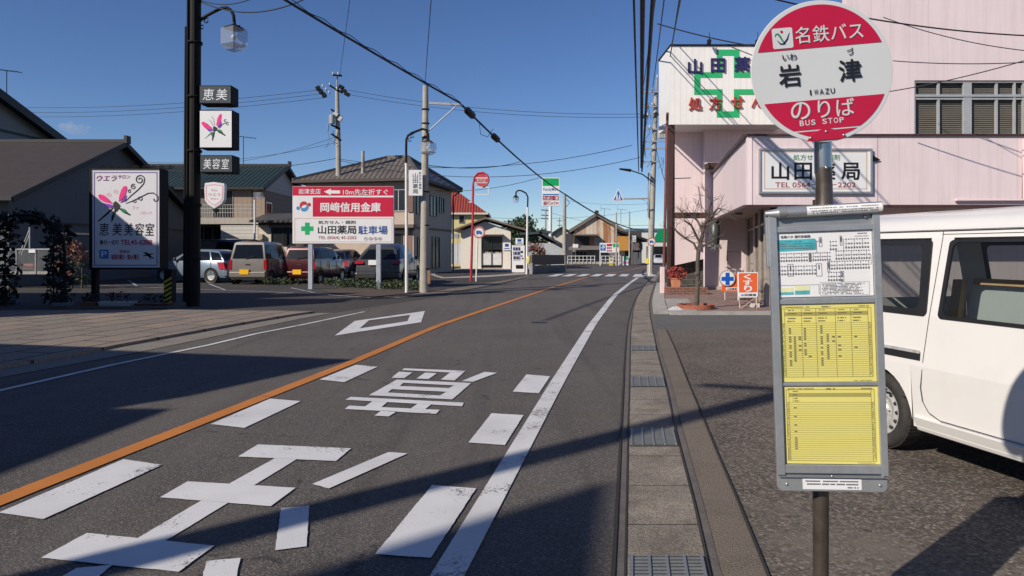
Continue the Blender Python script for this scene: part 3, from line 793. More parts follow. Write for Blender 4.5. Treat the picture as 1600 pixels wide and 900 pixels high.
for r_ in ((1269, 394, 1273, 408), (1285, 370, 1289.5, 385), (1316, 369, 1319, 384), (1279.5, 411, 1288, 431), (1237, 411, 1245.5, 430), (1296, 409, 1300, 424), (1315, 424, 1320, 440)):
    if r_[0] == 1269: mb.rect(bd, *r_, d_ + .0005)
    else:
        a0, b0, a1, b1 = r_
        for q in ((a0, b0, a1, b0 + .5), (a0, b1 - .5, a1, b1), (a0, b0, a0 + .5, b1), (a1 - .5, b0, a1, b1), ((a0 + a1) / 2 - .9, b0 + 2, (a0 + a1) / 2 + .9, b0 + 9)): mb.rect(bd, *q, d_ + .0005)
for q in ((1281, 376, 1281.5, 395), (1281, 376, 1285, 376.5), (1321, 374, 1321.5, 392), (1319, 374, 1321, 374.5), (1360.5, 399, 1361, 415)): mb.rect(bd, *q, d_)
for k in range(8): dashes(mb, 1287 + (k % 3), 1350 - (k * 5) % 11, 443 + k * 2.2, 1.1, 1, 4, .5)
for q in ((1284.5, 441, 1357, 441.3), (1284.5, 461, 1357, 461.3), (1284.5, 441, 1284.8, 461), (1356.7, 441, 1357, 461), (1224, 444, 1283, 444.4), (1282.6, 444, 1283, 459)): mb.rect(bd, *q, d_)
part(bs, 'map_print', mb, M_PRINTW, board)
mb = MB(); mb.ppoly(bd, [(1222, 373), (1279, 372), (1281, 374), (1281, 388), (1279, 390), (1222, 391)], .0045); mb.rect(bd, 1247, 453, 1269, 459, .0045); mb.rect(bd, 1224, 455, 1245, 459, .0045)
part(bs, 'teal_print', mb, M_TEAL, board)
mb = MB()
for k in range(4): dashes(mb, 1224 + (10 if k == 0 else 0), 1262 if k == 0 else 1278, 375 + 3.7 * k, 1.6, 1.5, 4, .5)
part(bs, 'teal_print_text', mb, M_PRINTW, board)
mb = MB(); mb.rect(bd, 1247, 445.5, 1269, 453, .0047); mb.rect(bd, 1226, 448, 1244, 455, .0047); part(bs, 'pale_print', mb, mat('print_pale_yellow', (.72, .70, .40), .5), board)
for pg, (a0, b0, a1, b1) in enumerate(((1223.5, 476, 1363, 596), (1226, 604, 1363.5, 724))):
    mb = MB(); mb.slab(bd, a0, b0, a1, b1, .0, .0035 + .0002 * pg)
    ys = part(bs, 'timetable_sheet', mb, M_YELLOW, board)
    mb = MB(); W_ = a1 - a0
    top = b0 + (5 if pg == 0 else 4); bot = b1 - (8 if pg == 0 else 5)
    L_ = a0 + 2; Q_ = a1 - 5
    for q in ((L_, top, Q_, top + .4), (L_, bot, Q_, bot + .4), (L_, top, L_ + .4, bot), (Q_ - .4, top, Q_, bot), (Q_ - 5, top, Q_ - 4.6, bot), (L_ + 4, top, L_ + 4.3, bot)): mb.rect(bd, *q, d_)
    dashes(mb, a0 + 5, a0 + 44, b0 + 2, 1.5, .8, 2.5, .7); dashes(mb, a0 + 62, a0 + 75, b0 + 2, 1.8, 1.5, 2.5, .4); dashes(mb, a1 - 24, a1 - 8, b0 + 2, 1.5, 1, 2, .5)
    n = 25 if pg == 0 else 27
    if pg == 0:
        colx = [a0 + W_ * f for f in (.225, .38, .585, .75)]
        for x in colx: mb.rect(bd, x, top, x + .35, bot, d_)
        for x in [a0 + 12] + [c + 5 for c in colx]:
            dashes(mb, x, x + 9, top + 2, 1.5, 1, 2, .7); dashes(mb, x - 1, x + 12, top + 7, 1.8, 1.5, 2.5, .4, 1); dashes(mb, x - 2, x + 11, top + 14.5, 1.7, 1.5, 2.5, .5); dashes(mb, x - 2, x + 9, top + 19, 1.7, 1.5, 2.5, .5)
        y0 = top + 23
        cells = [(a0 + 12, 2, 20), (a0 + 19, 6, 18), (colx[0] + 3, 1, 15), (colx[1] + 6, 1, 20), (colx[1] + 15, 5, 17)]
    else:
        y0 = top + 20
        cells = [(a0 + 14, 0, 0)]
        dashes(mb, a0 + 12, a0 + 20, top + 2, 1.5, 1, 2, .6); dashes(mb, a0 + 12, a0 + 19, top + 7.5, 1.8, 1.5, 2.5, .4, 1); dashes(mb, a0 + 12, a0 + 19, top + 13, 1.7, 1.5, 2, .5); dashes(mb, a0 + 12, a0 + 22, top + 17, 1.7, 1.5, 2, .5)
        for k in (2, 6, 10, 13, 16, 17, 18, 19, 20, 21): dashes(mb, a0 + 13, a0 + 17, y0 + (bot - y0) / n * k + 1, 1.7, 1.2, 1.6, .4, 1)
    hh = (bot - y0) / n
    for k in range(n): mb.rect(bd, L_, y0 + hh * k, Q_, y0 + hh * k + .28, d_)
    for k in range(n): dashes(mb, L_ + 1, L_ + 3.4, y0 + hh * k + .9, 1.3, .9, 1.4, .3, .8); dashes(mb, Q_ - 4, Q_ - 1, y0 + hh * k + .9, 1.3, .9, 1.4, .3, .8)
    if pg == 0:
        for x, k0, k1 in cells:
            for k in range(k0, k1):
                if random.random() < .8: dashes(mb, x, x + 3.4, y0 + hh * k + .8, 2.0, 1.3, 1.7, .4, 1)
        for x, k in ((a0 + 26, 6), (a0 + 26, 7), (a0 + 26, 10), (a0 + 26, 12), (colx[1] + 23, 6), (colx[1] + 23, 8), (colx[2] + 3, 6), (colx[2] + 3, 10), (colx[2] + 3, 12), (colx[2] + 3, 15), (colx[3] + 4, 6), (colx[3] + 4, 11), (colx[0] + 9, 15)):
            dashes(mb, x, x + 4.5, y0 + hh * k + .8, 2.0, 1.3, 1.7, .4, 1)
    dashes(mb, a1 - 34, a1 - 6, b1 - 2.4, .9, .8, 2, .4)
    part(bs, 'timetable_print', mb, M_PRINT, board)
    mb = MB(); mb.rect(bd, L_ + 4.3, top + 5.6, Q_ - 5, top + 11.6, .0042); part(bs, 'shaded_row', mb, M_OLIVE, board)
mb = MB(); mb.slab(bd, 1249, 748, 1336, 764.5, .0, .0015); part(bs, 'sticker', mb, M_PAPER, board)
mb = MB(); d_ = .0028
dashes(mb, 1253, 1331, 750.5, 2.2, 1.5, 3.5, .5); dashes(mb, 1255, 1331, 755, 2.4, 1.5, 3.5, .5); dashes(mb, 1315, 1331, 760, 2.2, 1.5, 3.5, .5)
part(bs, 'sticker_print', mb, M_PRINTW, board)
for a, b in ((1292, 742.5), (1225, 757), (1363, 757), (1354, 341), (1367, 743)):
    mb = MB(); mb.lathe([(0, .005), (.003, .0045), (.0048, .002), (.005, 0)], bd(a, b, .008 if b < 750 else 0), (-.14, -.99, 0), 12); part(bs, 'screw', mb, M_SCREW, board)

# ------------------------------------------------------------------ white van
VA = Vector((2.69, 5.06, 0)); VU = Vector((.236, -1, 0)); VN = Vector((-1, -.236, 0)).normalized()
van = thing('delivery_van', 'white delivery van with steel wheels parked beside the bus stop', 'van', VA + VU * 1.0 - VN * .81)
OZ = [(.2, -.04), (.3, -.012), (.45, 0), (.66, 0), (.72, -.004), (1.03, -.03), (1.5, -.125), (1.58, -.16), (1.64, -.20), (1.69, -.28), (1.73, -.45), (1.75, -.81)]
def off(z):
    for i in range(len(OZ) - 1):
        if OZ[i][0] <= z <= OZ[i + 1][0]:
            f = (z - OZ[i][0]) / (OZ[i + 1][0] - OZ[i][0]); return OZ[i][1] + f * (OZ[i + 1][1] - OZ[i][1])
    return OZ[0][1] if z < .2 else OZ[-1][1]
def vq(t, z, e=0.0, side=1):
    o = off(z) + e
    if side < 0: o = -1.62 - o
    return VA + VU * t + VN * o + Vector((0, 0, z))
tr, tf = -.88, 3.0
WC = (-.14, 2.36)
def arch(c, r=.325, n=16): return [(c - r * math.cos(math.pi * k / n), .285 + r * math.sin(math.pi * k / n)) for k in range(n + 1)]
mb = MB()
for sd in (1, -1):
    for x0, c, x1 in ((tr, WC[0], 1.1), (1.1, WC[1], tf)):
        pts = [(x0, .24), (c - .325, .24)] + arch(c) + [(c + .325, .24), (x1, .24), (x1, .66), (x0, .66)]
        # split into columns for a clean surface
        ar = arch(c)
        mb.poly([vq(x0, .24, 0, sd), vq(c - .325, .24, 0, sd), vq(c - .325, .66, 0, sd), vq(x0, .66, 0, sd)])
        mb.poly([vq(c + .325, .24, 0, sd), vq(x1, .24, 0, sd), vq(x1, .66, 0, sd), vq(c + .325, .66, 0, sd)])
        for k in range(16): mb.poly([vq(ar[k][0], ar[k][1], 0, sd), vq(ar[k + 1][0], ar[k + 1][1], 0, sd), vq(ar[k + 1][0], .66, 0, sd), vq(ar[k][0], .66, 0, sd)])
    def band(x0, x1, z0, z1): mb.add([vq(x0, z0, 0, sd), vq(x1, z0, 0, sd), vq(x1, z1, 0, sd), vq(x0, z1, 0, sd)], [(0, 1, 2, 3)], False)
    band(tr, tf, .66, .72); band(tr, tf - .05, .72, 1.0)
    for x0, x1 in ((tr, -.64), (.225, .405), (1.36, 1.46)): band(x0, x1, 1.0, 1.53)
    band(tr, 2.1, 1.53, 1.58)
    mb.poly([vq(tf - .05, 1.0, 0, sd), vq(tf - .2, 1.0, 0, sd), vq(2.02, 1.53, 0, sd), vq(2.1, 1.53, 0, sd)])
zz = [1.58, 1.61, 1.64, 1.665, 1.69, 1.71, 1.73, 1.742, 1.75]
ro = MB()
for sd in (1, -1):
    vs = [vq(t, z, (.012 if z == 1.58 else 0), sd) for t in (tr + .02, .6, 2.08) for z in zz]; n = len(zz)
    ro.add(vs, [(i * n + k, (i + 1) * n + k, (i + 1) * n + k + 1, i * n + k + 1) for i in range(2) for k in range(n - 1)], True)
mb.poly([vq(tr, .24, 0, 1), vq(tr, 1.0, 0, 1), vq(tr, 1.0, 0, -1), vq(tr, .24, 0, -1)])
for z0, z1 in ((1.0, 1.04), (1.5, 1.58)): mb.poly([vq(tr, z0, 0, 1), vq(tr, z1, 0, 1), vq(tr, z1, 0, -1), vq(tr, z0, 0, -1)])
mb.poly([vq(tr, 1.58)] + [vq(tr, z) for z in zz[1:]] + [vq(tr, z, 0, -1) for z in zz[::-1]])
mb.poly([vq(tf, .24), vq(tf, .72), vq(tf, .72, 0, -1), vq(tf, .24, 0, -1)])
mb.poly([vq(tf, .72), vq(tf - .05, 1.0), vq(tf - .05, 1.0, 0, -1), vq(tf, .72, 0, -1)])
ro.weld = 50; body = part(van, 'body', mb, M_VANW)
part(van, 'roof', ro, M_VANW)
mb = MB()
for sd in (1, -1): mb.extr([vq(tr, 1.575, .004, sd), vq(2.1, 1.575, .004, sd), vq(2.1, 1.585, .010, sd), vq(tr, 1.585, .010, sd)], VN * .004 * sd)
part(van, 'roof_gutter', mb, M_BLKPL)
mb = MB()
mb.poly([vq(tr + .02, .42, -.03), vq(tf - .02, .42, -.03), vq(tf - .02, .42, -.03, -1), vq(tr + .02, .42, -.03, -1)])
mb.poly([vq(tr + .02, .56, -.06), vq(1.2, .56, -.06), vq(1.2, .56, -.06, -1), vq(tr + .02, .56, -.06, -1)])
for c in WC:
    for sd in (1, -1):
        ar = arch(c)
        for k in range(16): mb.poly([vq(ar[k][0], ar[k][1], 0, sd), vq(ar[k + 1][0], ar[k + 1][1], 0, sd), vq(ar[k + 1][0], ar[k + 1][1], -.24, sd), vq(ar[k][0], ar[k][1], -.24, sd)])
        mb.poly([vq(x, max(z, .26), -.24, sd) for x, z in ar])
part(van, 'underbody', mb, M_BLKPL)
def wloop(t0, t1b, t1t, z0, z1, r, n=6):
    def co(t, z): return (t, z)
    out = []
    cs = [((t0, z0), (1, 1), 180), ((t1b, z0), (-1, 1), 270), ((t1t, z1), (-1, -1), 0), ((t0, z1), (1, -1), 90)]
    for (t, z), (sx, sz), a in cs:
        for k in range(n + 1):
            th = R(a + 90 * k / n); out.append((t + sx * r + r * math.cos(th), z + sz * r + r * math.sin(th)))
    return out
for nm, (t0, t1b, t1t, z0, z1), sides in (('rear_quarter', (-.66, .29, .245, 1.0, 1.515), (1, -1)), ('sliding_door', (.385, 1.38, 1.38, .995, 1.515), (1, -1)), ('front_door', (1.45, 2.78, 2.06, .985, 1.53), (1, -1))):
    for sd in sides:
        outer = wloop(t0, t1b, t1t, z0, z1, .03); ins = .055 if nm != 'sliding_door' else .028
        inner = wloop(t0 + ins, t1b - ins * 1.3, t1t - ins * 1.3, z0 + ins * .8, z1 - ins * .55, .05)
        wb = MB(); n = len(outer)
        for i in range(n):
            j = (i + 1) % n
            wb.poly([vq(*outer[i], .006, sd), vq(*outer[j], .006, sd), vq(*inner[j], .006, sd), vq(*inner[i], .006, sd)])
            wb.poly([vq(*outer[i], .006, sd), vq(*outer[j], .006, sd), vq(*outer[j], -.004, sd), vq(*outer[i], -.004, sd)])
            wb.poly([vq(*inner[i], .006, sd), vq(*inner[j], .006, sd), vq(*inner[j], -.01, sd), vq(*inner[i], -.01, sd)])
        wf = part(van, 'window', wb, M_BLKPL)
        gb = MB(); gb.poly([vq(a, b, -.006, sd) for a, b in inner]); part(van, 'pane', gb, M_GLASSV, wf)
gb = MB(); gb.poly([vq(tr + .005, 1.04), vq(tr + .005, 1.5), vq(tr + .005, 1.5, 0, -1), vq(tr + .005, 1.04, 0, -1)]); part(van, 'rear_window', gb, M_GLASSV)
gb = MB(); gb.poly([vq(tf - .06, 1.0), vq(2.1, 1.56), vq(2.1, 1.56, 0, -1), vq(tf - .06, 1.0, 0, -1)]); part(van, 'windscreen', gb, M_GLASSV)
mb = MB()
def seam(pts, wd=.006, e=.0015):
    for i in range(len(pts) - 1):
        (t0, z0), (t1, z1) = pts[i], pts[i + 1]
        if abs(t1 - t0) > abs(z1 - z0): mb.poly([vq(t0, z0 - wd / 2, e), vq(t1, z1 - wd / 2, e), vq(t1, z1 + wd / 2, e), vq(t0, z0 + wd / 2, e)])
        else: mb.poly([vq(t0 - wd / 2, z0, e), vq(t0 + wd / 2, z0, e), vq(t1 + wd / 2, z1, e), vq(t1 - wd / 2, z1, e)])
seam([(.30, 1.575), (.315, 1.53), (.315, 1.0), (.29, .72), (.27, .52), (.285, .43), (.33, .365), (.42, .33), (1.41, .33)])
seam([(1.41, .33), (1.41, 1.0)]); seam([(1.41, 1.0), (1.41, 1.575)]); seam([(.30, 1.553), (2.05, 1.553)], .005)
seam([(-.86, 1.02), (-.66, 1.02)], .004)
part(van, 'door_seam', mb, mat('seam_dark', (.06, .058, .055), .7), body)
mb = MB()
mb.extr([vq(-.70, .70, .001), vq(.265, .70, .001), vq(.265, .755, .001), vq(-.70, .755, .001)], VN * .004)
part(van, 'sliding_rail', mb, M_BLKPL)
mb = MB(); mb.extr([vq(-.70, .748, .005), vq(.262, .748, .005), vq(.262, .768, .003), vq(-.70, .768, .003)], VN * .006); part(van, 'rail_trim', mb, M_RIM)
mb = MB(); mb.extr([vq(WC[0] + .34, .215, -.006), vq(WC[1] - .34, .215, -.006), vq(WC[1] - .34, .315, .010), vq(WC[0] + .34, .315, .010)], VN * -.03); part(van, 'rocker_panel', mb, M_VANW, None, .008)
mb = MB(); mb.extr([vq(1.48, .80, .004), vq(1.64, .80, .004), vq(1.64, .835, .004), vq(1.48, .835, .004)], VN * .03); part(van, 'door_handle', mb, M_VANW, None, .006)
for c in WC:
    for sd in (1, -1):
        wc = vq(c, .285, -.06, sd); ax = VN * sd; wc.z = .285
        wb = MB(); prof = [(.178, .03), (.215, .05), (.25, .048), (.272, .025), (.278, 0), (.278, -.1), (.26, -.12), (.18, -.12)]
        wb.lathe(prof, wc, ax, 40)
        for k in range(60):      # tread lugs
            a = 2 * math.pi * k / 60
            u = Vector(VU).normalized()
            p = wc + (u * math.cos(a) + Vector((0, 0, 1)) * math.sin(a)) * .276
            wb.bar(p - ax * .09, p + ax * .02, .018, .008, (u * math.cos(a) + Vector((0, 0, 1)) * math.sin(a)))
        wh = part(van, 'wheel', wb, M_RUBBER)
        rb = MB(); rb.lathe([(.182, .035), (.177, .037), (.168, .012), (.158, .004), (.138, .020), (.108, .024), (.090, -.004), (.045, .002), (.040, .016), (0, .016)], wc, ax, 36)
        part(van, 'rim', rb, M_RIM, wh)
        hb = MB(); u = Vector(VU).normalized()
        for k in range(14):
            a = 2 * math.pi * k / 14; q = wc + (u * math.cos(a) + Vector((0, 0, 1)) * math.sin(a)) * .145
            hb.lathe([(0, .0245), (.0125, .0235), (.013, .005)], q, ax, 10)
        hb.lathe([(0, .019), (.028, .0185), (.029, .005)], wc, ax, 14)
        part(van, 'vent_hole', hb, M_BLKPL, wh)
        nb = MB()
        for k in range(5):
            a = 2 * math.pi * k / 5; q = wc + (u * math.cos(a) + Vector((0, 0, 1)) * math.sin(a)) * .062
            nb.lathe([(0, .018), (.008, .016), (.009, -.006)], q, ax, 8)
        part(van, 'wheel_nut', nb, M_SCREW, wh)
for t0, e in ((1.55, -.25), (1.55, -.85)):
    mb = MB(); c = [vq(t0 - .22, .62, e), vq(t0 + .22, .62, e)]
    mb.extr([vq(t0 - .06, .6, -.25 + (e + .25)), vq(t0 + .06, .6, e), vq(t0 + .10, 1.25, e + .05), vq(t0, 1.25, e + .05)], VN * -.42); part(van, 'seat', mb, mat('seat_fabric', (.08, .08, .085), .9), None, .03)
# cargo seen through the window
def cargo(name, label, t0, z0, t1, z1, depth, e, lean, m, cat):
    mb = MB(); A_ = VA + VU * t0 + VN * e + Vector((0, 0, z0)); B_ = VA + VU * t1 + VN * e + Vector((0, 0, z0)); C_ = B_ + VN * lean + Vector((0, 0, z1 - z0)); D_ = A_ + VN * lean + Vector((0, 0, z1 - z0))
    mb.extr([A_, B_, C_, D_], VN * depth); solo(name, mb, m, label, cat, A_, None, .004)
cargo('grey_panel', 'flat pale grey panel leaning inside the van window', .10, .57, .95, 1.20, .02, -.50, -.12, M_PANEL, 'panel')
cargo('cardboard_sheet', 'tall folded brown cardboard strip beside the grey panel inside the van', .02, .57, .10, 1.235, .05, -.47, -.10, M_CARD, 'cardboard')
cargo('cardboard_box_edge', 'long brown cardboard edge lying above the grey panel inside the van', .12, 1.20, .95, 1.245, .05, -.63, -.02, M_CARD, 'cardboard')

# ------------------------------------------------------------------ pharmacy
WY, FY, SY, BY = 16.9, 16.5, 23.6, 25.2
ph = thing('pharmacy_building', 'pink sided pharmacy with a jutting white sign box and low pink canopy', 'building', (9, 17, 0))
pw_ = fp(WY); ff = fp(FY); fs = fp(SY); fb = fp(BY)
mb = MB()
X0 = P(1322, 0, WY).x
za, zb = P(0, 125.5, WY).z, P(0, 213.5, WY).z
xa, xb = P(1429, 0, WY).x, P(1650, 0, WY).x
def wallrect(x0, x1, z0, z1, y, th=.2): mb.bx(x0, x1, y, y + th, z0, z1)
wallrect(X0, xa, 4.0, 10.5, WY); wallrect(xb, 26, 4.0, 10.5, WY); wallrect(xa, xb, 4.0, zb, WY); wallrect(xa, xb, za, 10.5, WY)
wallrect(X0, 26, -.1, 4.0, WY + .9); 
part(ph, 'upper_wall', mb, M_PINK)
mb = MB(); mb.hexa([Vector((X0, WY + .2, 4.0)), Vector((X0 + .2, WY + .2, 4.0)), Vector((13.7, 27, 4.0)), Vector((13.5, 27, 4.0))], [Vector((X0, WY + .2, 10.5)), Vector((X0 + .2, WY + .2, 10.5)), Vector((13.7, 27, 10.5)), Vector((13.5, 27, 10.5))]); part(ph, 'side_wall', mb, M_PINKS)
mb = MB(); mb.extr([Vector((X0 - .03, WY - .03, 10.5)), Vector((26.05, WY - .03, 10.5)), Vector((26.05, 27.05, 10.5)), Vector((13.45, 27.05, 10.5))], (0, 0, .08)); part(ph, 'roof', mb, M_DBROWN)
mb = MB(); mb.bx(13.7, 26, 26.8, 27, -.1, 10.5); part(ph, 'rear_wall', mb, M_PINK)
# window with four lights
mb = MB()
mb.frame(pw_, 1429.5, 126, 1649, 213, 2.6, -.10, -.03)
for a, wd in ((1507, 13), (1586, 3), (1600, 13)): mb.slab(pw_, a, 128.6, a + wd, 210.4, -.10, -.035)
for a in (1467, 1558): mb.slab(pw_, a, 128.6, a + 3.6, 210.4, -.11, -.05)
mb.slab(pw_, 1432, 147, 1646, 151, -.095, -.02); mb.slab(pw_, 1432, 151.5, 1646, 155, -.113, -.047)
wf = part(ph, 'window', mb, mat('window_frame_grey', (.46, .47, .46), .45, metal=.3, var=.08), None, .004)
mb = MB(); mb.rect(pw_, 1430, 126, 1648, 213, -.105); part(ph, 'pane', mb, m_glass('upper_pane', (.95, .96, .95), .96, (.02, .02, .02), .03), wf)
mb = MB()
for k in range(26): b = 128 + k * 3.3; mb.poly([pw_(1431, b + 3.3, -.13), pw_(1648, b + 3.3, -.13), pw_(1648, b, -.165), pw_(1431, b, -.165)])
part(ph, 'blind', mb, mat('blind_slats', (.20, .175, .145), .7, var=.08), wf)
mb = MB(); mb.slab(pw_, 1425, 213.6, 1655, 216.5, -.02, .05); part(ph, 'window_sill', mb, M_DBROWN, wf)
# canopy
cz0, cz1 = P(0, 320, FY).z, P(0, 212.5, FY).z
c0 = Vector((P(1168, 0, FY).x, FY, 0)); c1 = Vector((6.85, 24.0, 0)); c2 = c1 + (c1 - c0).normalized() * 1.05
mb = MB(); mb.bx(c0.x, 26, FY, FY + .12, cz0, cz1); part(ph, 'canopy_front', mb, M_PINK)
mb = MB(); nrm = Vector((-(c1 - c0).y, (c1 - c0).x, 0)).normalized()
mb.extr([c0 + Vector((0, .001, cz0)), c2 + Vector((0, 0, cz0)), c2 + Vector((0, 0, cz1)), c0 + Vector((0, .001, cz1))], -nrm * .1)
part(ph, 'canopy_side', mb, M_PINKS)
mb = MB()
mb.bar(c0 + Vector((-.03, .03, cz1 + .02)), Vector((26, FY + .03, cz1 + .02)), .16, .045); mb.bar(c0 + Vector((-.03, .03, cz1 + .022)), c2 + Vector((0, 0, cz1 + .022)), .14, .045)
mb.bar(c0 + Vector((-.03, .03, cz0 - .03)), Vector((26, FY + .03, cz0 - .03)), .10, .06); mb.bar(c0 + Vector((-.03, .03, cz0 - .032)), c2 + Vector((0, 0, cz0 - .032)), .10, .06)
part(ph, 'canopy_trim', mb, M_DBROWN)
mb = MB(); zt = cz1 - .03
mb.poly([c0 + Vector((.05, .05, zt)), Vector((26, FY + .05, zt)), Vector((26, WY + .95, zt)), Vector((X0 + .02, WY + .95, zt)), Vector((X0 + .02, BY, zt)), c2 + Vector((.05, 0, zt))]); part(ph, 'canopy_roof', mb, M_SOFFD)
mb = MB(); zt = cz0 + .02
mb.poly([c0 + Vector((.1, .1, zt)), Vector((26, FY + .1, zt)), Vector((26, WY + .95, zt)), Vector((8.6, WY + .95, zt)), Vector((8.6, BY, zt)), c2 + Vector((.1, 0, zt))]); part(ph, 'soffit', mb, M_SOFF)
mb = MB(); q = P(1152, 341, 20.5); mb.bx(q.x - .12, q.x + .12, 20.4, 20.6, cz0 - .03, cz0 + .015); part(ph, 'soffit_light', mb, M_SOFFD)
# lower walls behind
mb = MB()
mb.extr([fb(1048, 181), fb(1102, 181), fb(1102, 404), fb(1048, 416)][::-1], (0, .15, 0)); part(ph, 'porch_wall', mb, M_PINK)
mb = MB(); yb_ = BY - .45; f2 = fp(yb_)
mb.extr([f2(1101.5, 186), f2(1230, 186), f2(1230, 454), f2(1101.5, 453)][::-1], (0, .2, 0)); part(ph, 'entrance_wall', mb, M_PINK)
mb = MB(); mb.bx(P(1101, 0, yb_).x, 8.2, yb_ - .07, yb_ + .1, -.02, .17); part(ph, 'wall_base', mb, M_PINKD)
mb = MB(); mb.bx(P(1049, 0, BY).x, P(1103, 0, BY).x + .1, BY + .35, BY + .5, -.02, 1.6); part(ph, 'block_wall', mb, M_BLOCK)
mb = MB(); mb.bx(X0 + .1, 12, WY + 1, WY + 1.1, 0, 3); part(ph, 'inner_wall', mb, M_PINKD)
mb = MB(); q = f2(1136.5, 392); mb.bx(q.x - .012, q.x + .012, yb_ - .012, yb_, .17, P(0, 393, yb_).z); mb.bx(q.x, 8.1, yb_ - .012, yb_, P(0, 394, yb_).z, P(0, 393, yb_).z); part(ph, 'panel_joint', mb, mat('joint_grey', (.42, .36, .36), .7))
# shop front
g0 = Vector((6.23, 17.35, 0)); g1 = Vector((8.2, BY - .5, 0)); gd = (g1 - g0)
mb = MB()
for Yc in (17.4, 19.0, 21.0, 24.5):
    q = g0 + gd * ((Yc - 17.35) / gd.y); mb2 = MB(); mb2.bx(q.x - .06, q.x + .06, Yc - .07, Yc + .07, 0, cz0 + .02)
    part(ph, 'shop_column', mb2, mat('column_tan', (.34, .29, .24), .5, var=.12, scale=8), None, .01)
mb = MB(); mb.extr([g0 + Vector((0, 0, .1)), g1 + Vector((0, 0, .1)), g1 + Vector((0, 0, cz0)), g0 + Vector((0, 0, cz0))], (.012, 0, 0)); mb.bx(6.23, 8.4, 17.35, 17.37, .1, cz0); part(ph, 'shop_window', mb, m_glass('shop_glass', (.75, .75, .72), .75, (.03, .03, .03), .02))
mb = MB(); mb.bar(g0 + Vector((0, 0, .06)), g1 + Vector((0, 0, .06)), .1, .12); mb.bar(g0 + Vector((0, 0, 1.0)), g1 + Vector((0, 0, 1.0)), .04, .04); mb.bar(g0 + Vector((0, 0, 2.1)), g1 + Vector((0, 0, 2.1)), .05, .05); part(ph, 'shop_frame', mb, mat('sash_silver', (.45, .44, .42), .4, metal=.6))
mb = MB()
for k in range(5):
    for r_ in range(3): mb.bx(8.45 + .1 * r_, 8.9, 18.2 + k * 1.2, 18.9 + k * 1.2, .1 + .55 * r_, .5 + .55 * r_)
part(ph, 'shop_shelf', mb, mat('shelf_goods', (.36, .42, .34), .6, var=.5, scale=3))
# sign box on brown posts
mb = MB(); mb.slab(fs, 1048, 72, 1232, 194.5, 0, -1.9); sb = part(ph, 'sign_box', mb, M_WSID)
mb = MB(); mb.slab(fs, 1047, 69.5, 1233, 72, .04, -1.92); part(ph, 'sign_box_cap', mb, M_DARK, sb)
mb = MB()
def cross(cx, cy, L, wd): return [(cx - wd, cy - L), (cx + wd, cy - L), (cx + wd, cy - wd), (cx + L, cy - wd), (cx + L, cy + wd), (cx + wd, cy + wd), (cx + wd, cy + L), (cx - wd, cy + L), (cx - wd, cy + wd), (cx - L, cy + wd), (cx - L, cy - wd), (cx - wd, cy - wd)]
cc = cross(1137.5, 130.5, 53, 17.6); ci = cross(1137.5, 130.5, 43.5, 9)
for i in range(12): mb.ppoly(fs, [cc[i], cc[(i + 1) % 12], ci[(i + 1) % 12], ci[i]], .012)
part(ph, 'green_cross', mb, M_GREEN, sb)
mb = MB()
for ch, a0, b0, a1, b1 in (('山', 1075, 93, 1096, 115.5), ('田', 1111, 92, 1132, 113), ('薬', 1147.5, 89.6, 1171, 112), ('局', 1184, 88, 1206, 111)): mb.text(ch, fs, a0, b0, a1, b1, .015, .03, thick=.02)
part(ph, 'navy_lettering', mb, M_NAVY, sb)
mb = MB()
for ch, a0, b0, a1, b1 in (('処', 1076, 153, 1096, 172.5), ('方', 1108, 152, 1126.5, 172), ('せ', 1142, 151, 1161, 169), ('ん', 1174, 150, 1194, 168)): mb.text(ch, fs, a0, b0, a1, b1, .015, .03, thick=.02)
part(ph, 'red_lettering', mb, mat('brick_red_lettering', (.40, .05, .03), .5), sb)
for a in (1105, 1180):
    mb = MB(); q = fs(a, 69, .25)
    mb.tube([fs(a, 70, 0), fs(a, 66, .06), fs(a, 67, .25)], .018, 8); mb.lathe([(.02, .1), (.05, .06), (.075, -.06), (0, -.06)], q, (0, -.4, -1), 14); mb.tube([q, q + Vector((0, 0, .32))], .01, 6)
    part(ph, 'flood_lamp', mb, M_DARK, sb)
mb = MB(); mb.slab(fp(23.2), 1044, 194.8, 1054.5, 460.5, 0, -.22); part(ph, 'porch_post', mb, M_DBROWN, None, .01)
mb = MB(); mb.tube([P(1043, 176, 22.9), P(1037, 430, 22.9)], .045, 12); part(ph, 'drain_pipe', mb, M_REDBR)
mb = MB(); mb.slab(fp(22.6), 1032, 417, 1038.5, 461.5, 0, -.10); part(ph, 'board_end_post', mb, mat('pale_pink_board', (.75, .62, .60), .6, var=.06), None, .006)
mb = MB(); mb.bx(P(1050, 0, 23.6).x, P(1103, 0, 24.6).x, 24.0, 24.12, P(0, 341, 24).z, P(0, 332, 24).z); part(ph, 'porch_beam', mb, M_DBROWN)
mb = MB(); mb.tube([P(1079, 278, 24.9), P(1054, 279, 24.2)], .015, 8); part(ph, 'bracket_arm', mb, M_DARK)
mb = MB(); mb.slab(fp(24.3), 1107, 254, 1133, 262, 0, -.5); part(ph, 'wall_vent', mb, M_DBROWN)
mb = MB(); mb.tube([ff(1492, 313, .05), ff(1595, 313, .05), ff(1597, 311, .05), ff(1597, 218, .05)], .035, 14); mb.ball(ff(1492, 313, .05), .036, 10); part(ph, 'waste_pipe', mb, mat('pink_pipe', (.72, .55, .55), .5, var=.04))
mb = MB(); mb.bx(P(1371, 0, FY).x - .01, P(1371, 0, FY).x + .01, FY - .006, FY, cz0, cz1); part(ph, 'panel_joint', mb, mat('joint_grey', (.42, .36, .36), .7))
